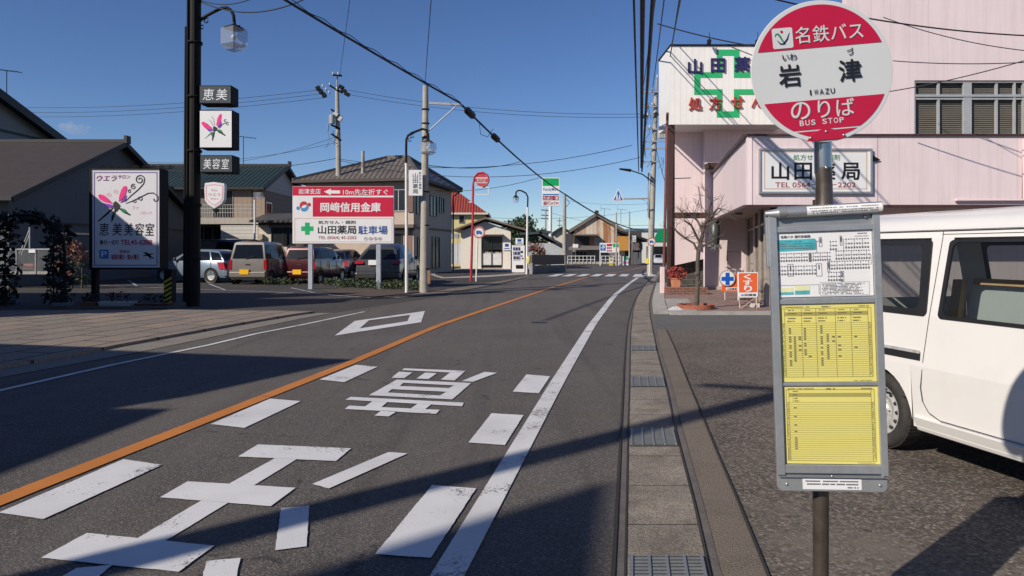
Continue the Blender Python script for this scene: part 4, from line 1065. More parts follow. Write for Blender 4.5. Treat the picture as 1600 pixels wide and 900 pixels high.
# wall sign
ws = thing('pharmacy_sign', 'white framed pharmacy sign with black lettering on the pink canopy', 'sign', ff(1273, 300))
fa = fp(FY - .065)
mb = MB(); mb.slab(ff, 1187, 235, 1358.5, 300.5, .005, .055); part(ws, 'panel', mb, M_SIGNW)
mb = MB(); mb.frame(ff, 1184.6, 232.5, 1361, 303, 3.4, .004, .08); part(ws, 'frame', mb, M_PIPE, None, .006)
mb = MB()
for q in ((1193, 237.5, 1352.6, 238.3), (1193, 295, 1352.6, 295.8), (1193, 237.5, 1193.8, 295.8), (1351.8, 237.5, 1352.6, 295.8)): mb.rect(ff, *q, .059)
part(ws, 'border_line', mb, mat('ochre_line', (.5, .25, .08), .5))
mb = MB(); mb.text('処方せん・調剤', ff, 1238, 242, 1310.5, 251, .059, .012); part(ws, 'green_lettering', mb, M_GREENT)
mb = MB()
for ch, a0, a1 in (('山', 1204.4, 1231), ('田', 1240, 1266.5), ('薬', 1275.5, 1303), ('局', 1313, 1341)): mb.text(ch, ff, a0, 255, a1, 281, .059, .032)
part(ws, 'black_lettering', mb, M_BLACK)
mb = MB(); mb.text('TEL 0564－45－2202', ff, 1210, 285.3, 1335, 293, .059, .012); part(ws, 'red_lettering', mb, M_MAROON)
mb = MB(); mb.extr([ff(1362, 243, .02), ff(1374, 250, .02), ff(1364, 253, .02)], (0, -.03, 0)); part(ws, 'corner_bracket', mb, M_DARK)

# paving in front
mb = MB()
gl = resample(narR, [15.95, 17, 18.5, 20, 22, 24, 26, 30])
pts = [Vector((p.x + .35, p.y, .06)) for p in gl]
mb.poly(pts + [Vector((14, 30, .06)), Vector((14, 15.95, .06))])
mb.quad(Vector((pts[0].x, 15.95, -.02)), Vector((14, 15.95, -.02)), Vector((14, 15.95, .06)), pts[0])
setting('entrance_paving', mb, M_TILEF)
mb = MB()
for i in range(len(gl) - 1):
    a, b = gl[i], gl[i + 1]
    mb.hexa([Vector((a.x + .01, a.y, 0)), Vector((a.x + .35, a.y, 0)), Vector((a.x + .35, a.y, .075)), Vector((a.x + .01, a.y, .05))], [Vector((b.x + .01, b.y, 0)), Vector((b.x + .35, b.y, 0)), Vector((b.x + .35, b.y, .075)), Vector((b.x + .01, b.y, .05))])
a = gl[0]
mb.hexa([Vector((a.x + .36, 15.72, 0)), Vector((14, 15.72, 0)), Vector((14, 15.94, 0)), Vector((a.x + .36, 15.94, 0))], [Vector((a.x + .36, 15.72, .06)), Vector((14, 15.72, .06)), Vector((14, 15.94, .075)), Vector((a.x + .36, 15.94, .075))])
mb.poly([Vector((a.x + .36, 15.96, .072)), Vector((a.x + 1.0, 15.96, .072)), Vector((gl[3].x + 1.0, 20, .072)), Vector((gl[3].x + .36, 20, .072))])
setting('kerb', mb, M_CONCL)
# things on the paving
mb = MB(); mb.bx(P(1043, 0, 22.1).x, P(1106, 0, 22.1).x, 22.05, 22.6, .055, .27); solo('brick_planter', mb, M_BRICK, 'low red brick planter ledge beside the brown porch post', 'planter', P(1075, 460, 22.3), None, .01)
pt = thing('potted_plant', 'square terracotta pot of red leaves on the brick ledge', 'potted plant', Vector((P(1056, 0, 22.3).x, 22.32, .27)))
q = ORG[pt.name]; mb = MB()
mb.hexa([q + Vector((x, y, 0)) for x, y in ((-.11, -.11), (.11, -.11), (.11, .11), (-.11, .11))], [q + Vector((x, y, .27)) for x, y in ((-.14, -.14), (.14, -.14), (.14, .14), (-.14, .14))])
mb.frame(lambda a, b, d=0: q + Vector((a, b, .25 + d)), -.155, -.155, .155, .155, .03, 0, .04); part(pt, 'pot', mb, M_TERRA, None, .006)
mb = MB(); mb.leaves(q + Vector((.02, 0, .42)), (.33, .3, .24), 330, .085, 0); part(pt, 'foliage', mb, M_LRED)
mb = MB()
for k in range(7): mb.tube([q + Vector((0, 0, .2)), q + Vector((random.uniform(-.2, .2), random.uniform(-.2, .2), .55))], .006, 5)
part(pt, 'stem', mb, M_BARKD)
mb = MB(); c = Vector((4.33, 16.75, .06))
for k in range(34):
    a = 2 * math.pi * k / 34; e = Vector((math.cos(a), math.sin(a), 0)); t_ = Vector((-e.y, e.x, 0)) * .034
    z1 = .10 + random.uniform(-.008, .008)
    mb.hexa([c + e * .36 - t_, c + e * .43 - t_ * 1.2, c + e * .43 + t_ * 1.2, c + e * .36 + t_], [p + Vector((0, 0, z1)) for p in (c + e * .36 - t_, c + e * .43 - t_ * 1.2, c + e * .43 + t_ * 1.2, c + e * .36 + t_)])
solo('brick_tree_ring', mb, mat('ring_brick', (.32, .10, .06), .85, var=.3, scale=7, bump=.4), 'round ring of upright red bricks at the foot of the bare tree', 'brick edging', c)
mb = MB(); mb.poly([c + Vector((.355 * math.cos(k * .3), .355 * math.sin(k * .3), .05)) for k in range(21)]); setting('soil_ground', mb, MATS['soil'])
bt = thing('bare_tree', 'small pollarded leafless tree growing in the round brick ring', 'tree', c)
tb = MB()
def limb(mb, p, d, l, r, depth):
    pts = [p]; n = 4
    for k in range(n):
        d = (d + Vector((random.gauss(0, .14), random.gauss(0, .14), random.gauss(.03, .12)))).normalized(); pts.append(pts[-1] + d * l / n)
    mb.tube(pts, [r * (1 - .5 * k / n) for k in range(n + 1)], 7 if depth > 1 else 5)
    if depth > 0:
        for k in range(3 if depth > 1 else 4):
            a = (d + Vector((random.gauss(0, .55), random.gauss(0, .55), random.gauss(.12, .4)))).normalized()
            limb(mb, pts[-1 - (k % 2)], a, l * random.uniform(.45, .75), r * .48, depth - 1)
tp = lambda a, b, dy=0: P(a, b, 16.75 + dy)
tb.tube([c + Vector((0, 0, -.03)), tp(1089, 470), tp(1089.5, 452), tp(1090.5, 430), tp(1090, 410), tp(1091.5, 392), tp(1097, 370), tp(1100, 352)], [.07, .058, .053, .05, .049, .052, .045, .04], 12)
tb.ball(tp(1089, 428), .07, 8); tb.ball(tp(1092, 442), .062, 8); tb.ball(tp(1099, 352), .065, 8)
part(bt, 'trunk', tb, M_BARK)
cb = MB()
for st, mids in (((1091, 394), [(1084, 380), (1070, 372), (1056, 360)]), ((1099, 354), [(1106, 340), (1108, 325), (1112, 312)]), ((1098, 362), [(1090, 345), (1082, 338)]), ((1101, 350), [(1112, 338), (1122, 325)]),
                 ((1091, 398), [(1097, 385), (1110, 378), (1118, 372)]), ((1094, 380), [(1080, 352), (1070, 345)]), ((1099, 358), [(1108, 350), (1120, 345)])):
    dy = random.uniform(-.25, .25); pts = [tp(*st)] + [tp(a, b, dy * (i + 1) / len(mids)) for i, (a, b) in enumerate(mids)]
    cb.tube(pts, [.028 * (1 - .45 * k / len(pts)) for k in range(len(pts))], 8)
    for p in pts[1:]:
        for k in range(3):
            d = Vector((random.gauss(0, .7), random.gauss(0, .5), random.gauss(.55, .5))).normalized(); limb(cb, p, d, random.uniform(.2, .38), .0095, 1 + (k == 0))
part(bt, 'branches', cb, M_BARK)
mb = MB(); q = fp(16.15)
mb.extr([q(1044, 490.3), q(1046, 484), q(1053, 480), q(1060, 479), q(1066, 483), q(1071, 490.3), q(1066, 490.3), q(1064.5, 488.4), q(1061, 488.4), q(1059, 490.3), q(1053, 490.3), q(1052, 488.6), q(1049, 488.6), q(1048, 490.3)], (0, .16, 0))
solo('concrete_block', mb, mat('pale_block', (.55, .55, .54), .8, var=.15, scale=8, bump=.5), 'pale weathered concrete block lying beside the brick tree ring', 'block', q(1057, 490), None, .006)
# two free-standing signs
s1 = thing('medicine_sign', 'orange upright sign with large white lettering on a folding frame', 'sign', P(1170, 485, 17.2) * 1.0)
k1 = fp(17.0)
mb = MB(); mb.pslab(k1, [(1154, 425.6), (1183, 425), (1184.7, 426.5), (1184.2, 463), (1182, 464.8), (1156, 465), (1153.5, 463), (1152.8, 427)], 0, -.05); bp = part(s1, 'panel', mb, M_WHITE, None, .004)
mb = MB(); mb.ppoly(k1, [(1155, 427), (1182.5, 426.5), (1183.2, 428), (1183, 456.5), (1154.8, 457), (1154, 428)], .003); part(s1, 'orange_field', mb, M_ORANGE, bp)
mb = MB(); mb.text('く', k1, 1162.5, 428.5, 1173, 436.5, .006, .05); mb.text('す', k1, 1161, 437.5, 1175, 446, .006, .04); mb.text('り', k1, 1163, 446.6, 1174.5, 455.5, .006, .05); part(s1, 'white_lettering', mb, M_WHITE, bp)
mb = MB(); mb.text('山田薬局', k1, 1158, 459, 1181, 462.5, .006, .02); part(s1, 'black_lettering', mb, M_BLACK, bp)
mb = MB()
for a in (1155.5, 1182): mb.tube([k1(a, 464, -.02), P(a + 1, 487, 16.75), ], .012, 8)
mb.tube([P(1153, 487, 16.75), P(1186, 487, 16.75)], .012, 8); mb.tube([P(1183, 463, 17.05), P(1153, 486, 16.8)], .011, 8); mb.tube([P(1160, 486, 16.8), P(1162, 480, 17.9), P(1186, 480, 17.9), P(1185, 487, 16.8)], .012, 8); mb.tube([P(1158, 462, 17.05), P(1186, 478, 17.8)], .011, 8)
part(s1, 'stand', mb, mat('rusty_white_frame', (.55, .42, .33), .6, var=.3, scale=9, dirt=((.25, .09, .04), .8, 7)))
mb = MB(); mb.slab(fp(17.1), 1174, 474, 1180, 487, 0, -.12); mb.slab(fp(17.1), 1180, 474, 1187, 477, 0, -.12); mb.slab(fp(17.1), 1184, 477, 1187, 487, 0, -.12); part(s1, 'weight', mb, mat('weight_white', (.6, .58, .55), .7, var=.1))
s2 = thing('medicine_sign', 'round white sign with a blue cross over an orange plate on a thin leg', 'sign', P(1133, 472, 19.6))
k2 = fp(19.5)
mb = MB(); mb.slab(k2, 1128.3, 428, 1156, 456, -.01, -.04); op = part(s2, 'plate', mb, M_ORANGE)
mb = MB(); mb.slab(k2, 1134.5, 449, 1152, 453.6, -.009, -.004); part(s2, 'name_strip', mb, M_WHITE, op)
mb = MB(); mb.text('山田薬局', k2, 1136, 449.8, 1151, 453, .0, .01); part(s2, 'black_lettering', mb, M_BLACK, op)
mb = MB(); mb.puck(k2, 1136, 434.8, 12.4, -.004, .03, 40); rp = part(s2, 'round_panel', mb, M_GPOLE)
mb = MB(); mb.disc(k2, 1136, 434.8, 11.2, .032); part(s2, 'white_face', mb, M_WHITE, rp)
mb = MB(); mb.ppoly(k2, cross(1136.2, 435.6, 9.6, 3.2), .036); part(s2, 'blue_cross', mb, M_BLUE2, rp)
mb = MB(); mb.tube([k2(1133, 456, -.02), P(1133, 471.5, 19.6)], .014, 8); mb.tube([k2(1153.5, 456, -.02), P(1153.5, 471.5, 19.4)], .014, 8); mb.tube([P(1131, 471.5, 19.6), P(1156, 471.5, 19.4)], .014, 8); part(s2, 'stand', mb, M_WPOLE)
hf = thing('wall_lantern', 'dark grey hanging fixture on the pink wall behind the bare tree', 'lantern', P(1116, 365, 24.0))
mb = MB(); a = P(1117, 345, 24.0); b = P(1116, 383, 24.0)
mb.tube([a, a + Vector((0, 0, -.06)), b + Vector((0, 0, .1)), b], [.08, .16, .17, .12], 18); part(hf, 'cover', mb, mat('fixture_grey', (.06, .065, .068), .4, var=.3))
mb = MB(); mb.tube([a, a + Vector((0, .75, .02))], .02, 8); part(hf, 'bracket', mb, M_DARK)
mb = MB(); mb.leaves(b + Vector((0, -.05, -.06)), (.24, .2, .12), 90, .10, 0); part(hf, 'fringe', mb, mat('fringe_silver', (.32, .33, .33), .4, metal=.4))

# ------------------------------------------------------------------ salon sign, dark lamp pole
YS_ = 19.5; sp = fp(YS_)
sg = thing('salon_sign', 'large lit hair salon signboard with pink butterfly on dark posts', 'signboard', P(200, 470, YS_))
mb = MB(); mb.slab(sp, 139, 263, 249.6, 421, 0, -.5); case = part(sg, 'case', mb, M_DARK, None, .01)
mb = MB(); mb.slab(sp, 145.3, 266.6, 248.6, 417.4, .001, .012); pn = part(sg, 'panel', mb, mat('sign_panel_pale', (.70, .68, .70), .35, var=.03, scale=1), case)
mb = MB(); mb.frame(sp, 147.5, 269, 246.3, 415, 1.3, .013, .016); part(sg, 'border_line', mb, mat('border_violet', (.10, .07, .30), .5), case)
mb = MB(); mb.frame(sp, 144.6, 265.8, 249.4, 418.2, .8, .0, .02); part(sg, 'rim', mb, M_GPOLE, case)
D_ = .02
mb = MB(); mb.text('ウエラ', sp, 151.5, 274, 183, 283, D_, .008, shear=.25); mb.text('サロン', sp, 185, 273.5, 204, 279, D_, .008, shear=.25); part(sg, 'purple_lettering', mb, M_PURPLE, case)
mb = MB()
for ch, a0, a1 in (('恵', 155.5, 170.5), ('美', 176, 191), ('美', 194.5, 208), ('容', 211, 225), ('室', 227, 241)): mb.text(ch, sp, a0, 348.5, a1, 368, D_, .006, shear=.08)
mb.text('着付一式可', sp, 156.5, 375, 186, 382, D_, .02)
# scrolls
for c, r0, r1, a0, a1 in (((219, 281), 1.6, 7.5, 540, 20), ((243, 311), 1.5, 6.0, -200, 60)): mb.stroke(sp, spiral(c, r0, r1, a0, a1, 30), 1.6, D_)
mb.stroke(sp, [(226.5, 279), (225, 287), (217, 296), (205, 306), (196, 315)], [1.6, 1.6, 1.6, 1.4, 1], D_)
mb.stroke(sp, [(246, 305.5), (240, 301.5), (232, 302), (220, 308), (208, 314), (197, 318)], [1.6, 1.7, 1.6, 1.5, 1.3, 1], D_)
mb.stroke(sp, spiral((209, 292), 1, 4.5, 560, 60, 26), 1.2, D_); mb.stroke(sp, spiral((203, 299), .8, 3, 500, 40, 20), 1.0, D_)
mb.stroke(sp, spiral((220, 311), 1, 4.2, -200, 200, 26), 1.2, D_); mb.stroke(sp, spiral((211, 315), .8, 3.3, -200, 200, 20), 1.0, D_)
mb.ppoly(sp, [(178, 317), (181, 314), (186, 318), (189, 322), (186, 327), (183, 331), (179, 327), (177, 322)], D_)
mb.stroke(sp, [(177, 325), (168, 334), (155, 345), (153, 346)], [2, 3, 2, .5], D_); mb.stroke(sp, [(181, 328), (177, 338), (175, 347)], [3, 4.5, 1], D_); mb.stroke(sp, [(186, 325), (195, 331), (204, 336)], [2, 4, 2.2], D_)
mb.stroke(sp, [(225, 394), (233, 399), (241, 404)], [1.5, 3.5, 1], D_); mb.stroke(sp, [(224, 400), (232, 398), (240, 396)], [1, 3, 1], D_); mb.stroke(sp, [(229, 393), (233, 399), (236, 406)], [1, 2.5, 1], D_)
part(sg, 'black_lettering', mb, M_BLACK, case)
def wing(mb, pl, d, pts): mb.ppoly(pl, pts, d)
mb = MB(); wing(mb, sp, D_ + .003, [(154, 305), (157, 303.5), (163, 305), (170, 311), (178, 319), (172, 317.5), (162, 315), (156, 311)]); wing(mb, sp, D_ + .003, [(186, 315), (187, 306), (190, 297), (194, 291), (198, 290.5), (199, 295), (197, 303), (192, 311)]); part(sg, 'pink_wing', mb, M_HOTPINK, case)
mb = MB(); wing(mb, sp, D_ + .0035, [(160, 317), (172, 319), (178, 321), (176, 325), (168, 324)]); wing(mb, sp, D_ + .0035, [(188, 317), (193, 311), (198.5, 304), (197.5, 311), (195, 315)]); part(sg, 'violet_wing', mb, M_VIOLET, case)
mb = MB(); wing(mb, sp, D_ + .005, [(190, 325), (196, 327), (199, 331), (194, 333), (190, 330)]); wing(mb, sp, D_ + .005, [(177.5, 331), (180, 333), (178, 338), (175.5, 336)]); part(sg, 'green_wing', mb, M_LEAFG, case)
mb = MB(); mb.text('TEL45-6208', sp, 189, 374.5, 238, 382.5, D_, .035); mb.text('定休日', sp, 187.5, 390.5, 202.5, 395.5, D_, .02); mb.text('毎週月曜日・第3火曜日', sp, 174.5, 397.5, 217.5, 405.5, D_, .03); part(sg, 'crimson_lettering', mb, M_CRIM, case)
mb = MB(); mb.text('ファ', sp, 207, 322.5, 217, 327, D_, .0); mb.text('バロック', sp, 219, 330, 237, 335, D_, .0); mb.stroke(sp, spiral((171, 305), .6, 4, 0, 560, 30), .5, D_); mb.stroke(sp, spiral((182, 300), .6, 4, 0, 560, 30), .5, D_); part(sg, 'pale_lettering', mb, M_PINKL, case)
mb = MB(); mb.ppoly(sp, [(157, 390), (169, 390), (170.5, 391.5), (170.5, 402.5), (169, 404), (157, 404), (155.8, 402.5), (155.8, 391.5)], D_); part(sg, 'parking_symbol', mb, mat('parking_blue', (.03, .22, .50), .4), case)
mb = MB(); mb.text('P', sp, 159, 392.5, 168, 401.5, D_ + .004, .03); part(sg, 'white_lettering', mb, M_WHITE, case)
mb = MB(); mb.slab(sp, 139, 421, 146, 479, -.1, -.3); part(sg, 'post', mb, M_DARK)
mb = MB(); mb.slab(sp, 252, 421, 264, 481, -.15, -.42); part(sg, 'post', mb, M_DARK)
mb = MB()
for k in range(7): a = 433 + 7.4 * k; mb.pslab(sp, [(252, a + 7), (264, a), (264, a + 3.6), (252, a + 10.6)], -.145, -.13)
part(sg, 'hazard_stripe', mb, mat('hazard_yellow', (.55, .42, .03), .5, var=.2))
mb = MB()
for k in range(9):
    c = 150 + 13.5 * k
    p_ = spiral((c, 259.5), .6, 3, 0, 420, 14); mb.tube([sp(a, b, -.2) for a, b in p_], .012, 5); p_ = spiral((c + 6, 259.5), .6, 3, 180, -240, 14); mb.tube([sp(a, b, -.2) for a, b in p_], .012, 5)
mb.tube([sp(140, 262.5, -.2), sp(262, 262.5, -.2)], .012, 5); part(sg, 'scroll_crest', mb, M_DARK)

YP = 18.4; pp = fp(YP)
lp = thing('lamp_pole', 'tall dark lamp pole with bent arm and square glass lantern', 'lamp post', Vector((P(302, 0, YP).x, YP, .0)))
xc = ORG[lp.name].x
mb = MB(); mb.tube([(xc, YP, 0), (xc + .05, YP, 9.4)], [.17, .15], 20); part(lp, 'pole', mb, M_DPOLE)
mb = MB()
mb.tube([(xc - .21, YP - .06, .1), (xc - .16, YP - .06, 7.2)], .035, 8)
conduit = part(lp, 'conduit', mb, M_DARK)
mb = MB()
mb.tube([(xc - .10, YP - .16, .1), (xc - .07, YP - .14, 9.4)], .03, 8); mb.tube([(xc + .08, YP - .17, .2), (xc + .10, YP - .15, 9.4)], .022, 6); part(lp, 'cable', mb, M_DARK)
for z in (1.2, 2.6, 4.0, 5.4, 6.8):
    mb = MB(); mb.lathe([(.185, -.03), (.195, -.03), (.195, .03), (.185, .03)], (xc + .005 * z, YP, z), (0, 0, 1), 20); part(lp, 'strap', mb, M_DARK)
mb = MB(); mb.tube([pp(*a) for a in ((311, 33), (322, 25), (335, 18), (347, 12.5), (355, 12), (361, 16), (365, 24), (366.5, 38))], .04, 10)
for c, a0, a1, r1 in (((323, 33), 60, 400, 5), ((316, 43), 60, 360, 4)): mb.tube([pp(a, b) for a, b in spiral(c, 1.2, r1, a1, a0, 16)], .014, 6)
arm = part(lp, 'arm', mb, M_DPOLE)
mb = MB(); mb.tube([pp(357, 41), pp(375, 41)], .03, 6); mb.lathe([(.05, .10), (.12, .06), (.26, -.01), (0, -.01)], pp(366, 44), (0, 0, 1), 12); lamp = part(lp, 'lantern_cap', mb, M_DPOLE)
mb = MB(); lc = pp(366, 44); lx, ly = Vector((math.cos(R(62)), math.sin(R(62)), 0)), Vector((-math.sin(R(62)), math.cos(R(62)), 0))
lq = lambda a, b, z, k=1: lc + lx * a * k + ly * b * k + Vector((0, 0, z))
sqr = ((-1, -1), (1, -1), (1, 1), (-1, 1))
mb.hexa([lq(a * .235, b * .235, -.02) for a, b in sqr], [lq(a * .235, b * .235, -.44) for a, b in sqr]); mb.hexa([lq(a * .235, b * .235, -.442) for a, b in sqr], [lq(a * .15, b * .15, -.58) for a, b in sqr]); part(lp, 'lantern_glass', mb, M_LAMPG, None, .01)
mb = MB(); mb.ball(pp(365, 58), .07, 10); part(lp, 'bulb', mb, M_CERAM)
PS = fp(18.25)
for nm, lab, (a0, b0, a1, b1), txt in (('pole_sign', 'upper grey box sign with two white characters on the dark pole', (312, 134.5, 361, 161), '恵美'),
                                       ('pole_sign', 'white square box sign with a pink butterfly on the dark pole', (312, 173, 362.5, 230.5), ''),
                                       ('pole_sign', 'lower grey box sign with three white characters on the dark pole', (313, 243.5, 363, 268.5), '美容室')):
    t = thing(nm, lab, 'sign', PS((a0 + a1) / 2, b1), 0, 'box signs on the dark lamp pole')
    mb = MB(); mb.slab(PS, a0 - .5, b0 - 1.2, a1 + .5, b1 + 1.2, 0, -.48); cs = part(t, 'box', mb, M_DARK, None, .008)
    mb = MB(); mb.slab(PS, a0 + .6, b0 + .3, a1 - .4, b1 - .3, .001, .01); part(t, 'face', mb, mat('grey_face', (.060, .072, .078), .5, var=.08, spec=.25) if txt else M_SIGNW, cs)
    if txt:
        mb = MB(); n = len(txt); wd = (a1 - a0 - 8) / n
        for i, ch in enumerate(txt): mb.text(ch, PS, a0 + 5 + wd * i, b0 + 4.5, a0 + 5 + wd * (i + .86), b1 - 4.5, .014, -.004, shear=.1)
        part(t, 'lettering', mb, M_GREY_L, cs)
    else:
        mb = MB()
        wing(mb, PS, .014, [(315, 191.5), (318, 190), (324, 193), (332, 200), (328, 204), (320, 200), (316, 195)]); wing(mb, PS, .014, [(338, 196), (340, 185), (344, 178), (347, 179), (346, 188), (342, 197)]); part(t, 'pink_wing', mb, M_HOTPINK, cs)
        mb = MB(); wing(mb, PS, .015, [(322, 201), (332, 201.5), (334, 204), (327, 206)]); wing(mb, PS, .015, [(340, 198), (346, 189), (347, 197), (343, 201)]); part(t, 'violet_wing', mb, M_VIOLET, cs)
        mb = MB(); wing(mb, PS, .016, [(338, 202), (346, 203), (349, 208), (342, 208)]); wing(mb, PS, .016, [(331, 206), (335, 207), (335, 214), (330, 212)]); part(t, 'green_wing', mb, M_LEAFG, cs)
        mb = MB(); mb.ppoly(PS, [(333, 199), (336, 197.5), (340, 200), (339, 204), (334, 206)], .018); mb.stroke(PS, [(340, 204), (346, 208), (352, 211.5)], [1.5, 2.5, 2], .018); mb.stroke(PS, [(335, 206), (333, 214), (332, 220)], [2, 2.4, .8], .018)
        mb.stroke(PS, spiral((356, 194), .5, 3, 400, 40, 20), .7, .018); mb.stroke(PS, spiral((352, 189), .5, 2.5, 400, 40, 20), .7, .018); mb.stroke(PS, [(341, 199), (350, 193), (357, 191)], .8, .018); mb.stroke(PS, [(331, 207), (320, 217)], [1.2, .3], .018); mb.stroke(PS, [(334, 198), (330, 190), (327, 187)], .4, .018); mb.stroke(PS, [(336, 197), (334, 186), (331, 182)], .4, .018)
        part(t, 'butterfly_body', mb, M_BLACK, cs)
sh = thing('shield_sign', 'white shield shaped salon sign with red rim beside the dark pole', 'sign', P(334, 325, 18.15))
sq = fp(18.15)
shp = [(320, 286), (334, 284.5), (350, 286.5), (351, 292), (350, 312), (346, 319), (335, 326), (325, 320), (320, 313), (319, 296)]
mb = MB(); mb.pslab(sq, shp, 0, -.16); bx_2 = part(sh, 'box', mb, M_WPOLE, None, .01)
mb = MB(); mb.ppoly(sq, [(335 + (a - 335) * .88, 304 + (b - 304) * .88) for a, b in shp], .004); part(sh, 'face', mb, M_SIGNW, bx_2)
mb = MB(); o2 = [(335 + (a - 335) * .84, 304 + (b - 304) * .80 - .5) for a, b in shp]; i2 = [(335 + (a - 335) * .77, 304 + (b - 304) * .74 - .5) for a, b in shp]
for i in range(len(o2)): j = (i + 1) % len(o2); mb.ppoly(sq, [o2[i], o2[j], i2[j], i2[i]], .007)
mb.text('サロン', sq, 330, 295.5, 340, 299, .007, .01); mb.text('ウエラ', sq, 325.5, 301.5, 344.5, 306.5, .007, .01); mb.text('サロン', sq, 329, 309, 341.5, 312, .007, .01); part(sh, 'red_lettering', mb, M_PINKL, bx_2)
mb = MB(); mb.tube([sq(312, 300, -.08), sq(322, 300, -.08)], .02, 6); mb.pslab(sq, [(330, 326), (340, 326), (336.5, 332), (334.5, 332)], -.03, -.12); part(sh, 'bracket', mb, M_DARK)

# planters, vine arch
for lab, (a0, a1, b0, b1), m in (('white oblong planter lit by a stroke of sun under the salon sign', (153, 206, 474, 488.5), mat('planter_white', (.42, .41, .40), .7)), ('dull red oblong planter right of the white one under the salon sign', (209, 263, 477, 490), mat('planter_red', (.12, .045, .04), .7)),
                                 ('small brown planter left of the white one in front of the sign post', (122, 150, 475, 486), mat('planter_brown', (.16, .08, .045), .7)), ('low grey planter in front of the vine arch', (80, 106, 476, 485), mat('planter_grey', (.2, .22, .25), .7))):
    Y = 17.6; t = thing('planter', lab, 'planter', P((a0 + a1) / 2, b1, Y), 0, 'oblong planters along the back of the pavement')
    q = fp(Y); mb = MB(); g = lambda a, b, d: Vector((P(a, b, Y).x, Y - d, max(P(0, b, Y).z, .05)))
    zt = P(0, b0, Y).z + .04; i_ = 2.0
    A0 = [Vector((P(a, 0, Y).x, y, .05)) for a, y in ((a0 + i_, Y), (a1 - i_, Y), (a1 - i_, Y + .26), (a0 + i_, Y + .26))]; A1 = [Vector((P(a, 0, Y).x, y, zt)) for a, y in ((a0, Y - .03), (a1, Y - .03), (a1, Y + .29), (a0, Y + .29))]
    mb.hexa(A0, A1); part(t, 'trough', mb, m, None, .008)
    mb = MB(); c = (A1[0] + A1[2]) / 2
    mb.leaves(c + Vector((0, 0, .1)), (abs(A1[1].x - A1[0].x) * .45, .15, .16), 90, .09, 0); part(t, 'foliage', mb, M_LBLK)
va = thing('vine_arch', 'dark garden arch overgrown with vines at the left edge', 'garden arch', P(50, 480, 18.6))
mb = MB()
for yy in (18.3, 19.1):
    q = fp(yy)
    mb.tube([q(-8, 478), q(-8, 360), q(2, 343), q(22, 336), q(52, 336), q(80, 348), q(97, 368), q(101, 395), q(101, 479)], .035, 6)
    mb.tube([q(8, 478), q(8, 362)], .02, 5); mb.tube([q(84, 478), q(84, 358)], .02, 5)
    for k in range(5): mb.tube([q(-8, 380 + 22 * k), q(8, 380 + 22 * k)], .015, 5); mb.tube([q(84, 380 + 22 * k), q(101, 380 + 22 * k)], .015, 5)
part(va, 'frame', mb, M_DARK)
mb = MB(); q = fp(18.7)
for k in range(1500):
    u = random.random()
    if u < .38: a = random.gauss(2, 9); b = random.uniform(350, 478)
    elif u < .72: a = random.gauss(91, 7); b = random.uniform(360, 474)
    else:
        a = random.uniform(-8, 98); b = 338 + ((a - 42) / 52) ** 2 * 16 + random.gauss(2, 5)
    mb.leaf(q(a, b, random.uniform(-.45, .45)), random.uniform(.10, .22))
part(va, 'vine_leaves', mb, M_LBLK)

# ------------------------------------------------------------------ parking signboard
YK = 26.2; kp = fp(YK)
bb = thing('parking_signboard', 'wide red and white roadside signboard on two grey posts', 'signboard', P(537, 452, YK))
mb = MB(); mb.slab(kp, 457, 291, 615, 380.5, 0, -.16); bpn = part(bb, 'panel', mb, M_SIGNW, None, .008)
mb = MB(); mb.rect(kp, 457.3, 291.3, 614.7, 305.5, .004); mb.rect(kp, 488.7, 308.3, 614.7, 338.5, .004); part(bb, 'red_field', mb, M_RED2, bpn)
mb = MB(); mb.text('岩津支店', kp, 466.5, 295, 501, 303.3, .008, .018); mb.text('10m先左折すぐ', kp, 536, 295.5, 606.5, 304.5, .008, .014); mb.text('岡﨑信用金庫', kp, 501, 316.5, 594.5, 331, .008, .04)
mb.ppoly(kp, [(506.3, 299.5), (517, 294.8), (517, 297.4), (531.5, 297.6), (531.5, 302.6), (517, 302.4), (517, 305)], .008); part(bb, 'white_lettering', mb, M_WHITE, bpn)
mb = MB(); mb.disc(kp, 483, 319.7, 2.9, .006, 20); mb.stroke(kp, arc((475, 322.5), 5.2, 40, 215, 16), [2.5, 4, 5, 5.4, 5.6, 5.6, 5.6, 5.4, 5.2, 5, 4.6, 4.2, 3.6, 3, 2.4, 1.6, 1], .006); part(bb, 'logo', mb, mat('logo_red', (.5, .04, .05), .4), bpn)
mb = MB(); mb.disc(kp, 465.8, 325.2, 2.9, .0062, 20); mb.stroke(kp, arc((475, 322.5), 5.2, 220, 395, 16), [2.5, 4, 5, 5.4, 5.6, 5.6, 5.6, 5.4, 5.2, 5, 4.6, 4.2, 3.6, 3, 2.4, 1.6, 1], .0063); part(bb, 'logo', mb, mat('logo_blue', (.07, .28, .55), .4), bpn)
mb = MB()
for q in ((460.3, 341, 612.7, 341.7), (460.3, 377.5, 612.7, 378.2), (460.3, 341, 461, 378.2), (612, 341, 612.7, 378.2)): mb.rect(kp, *q, .004)
part(bb, 'border_line', mb, mat('peach_line', (.62, .36, .25), .5), bpn)
mb = MB(); mb.ppoly(kp, cross(480.2, 357.3, 9.5, 3.6), .005); part(bb, 'green_cross', mb, M_GREEN, bpn)
mb = MB(); mb.text('処方せん・調剤', kp, 497.5, 344.5, 555.5, 350, .006, .008); mb.text('山田薬局', kp, 497, 352.5, 556.5, 365.3, .006, .03); mb.text('①②③④', kp, 569, 370.7, 597, 375.5, .006, .004); part(bb, 'black_lettering', mb, M_BLACK, bpn)
mb = MB(); mb.text('駐車場', kp, 560, 353, 605.5, 366, .006, .025); part(bb, 'blue_lettering', mb, M_BLUE, bpn)
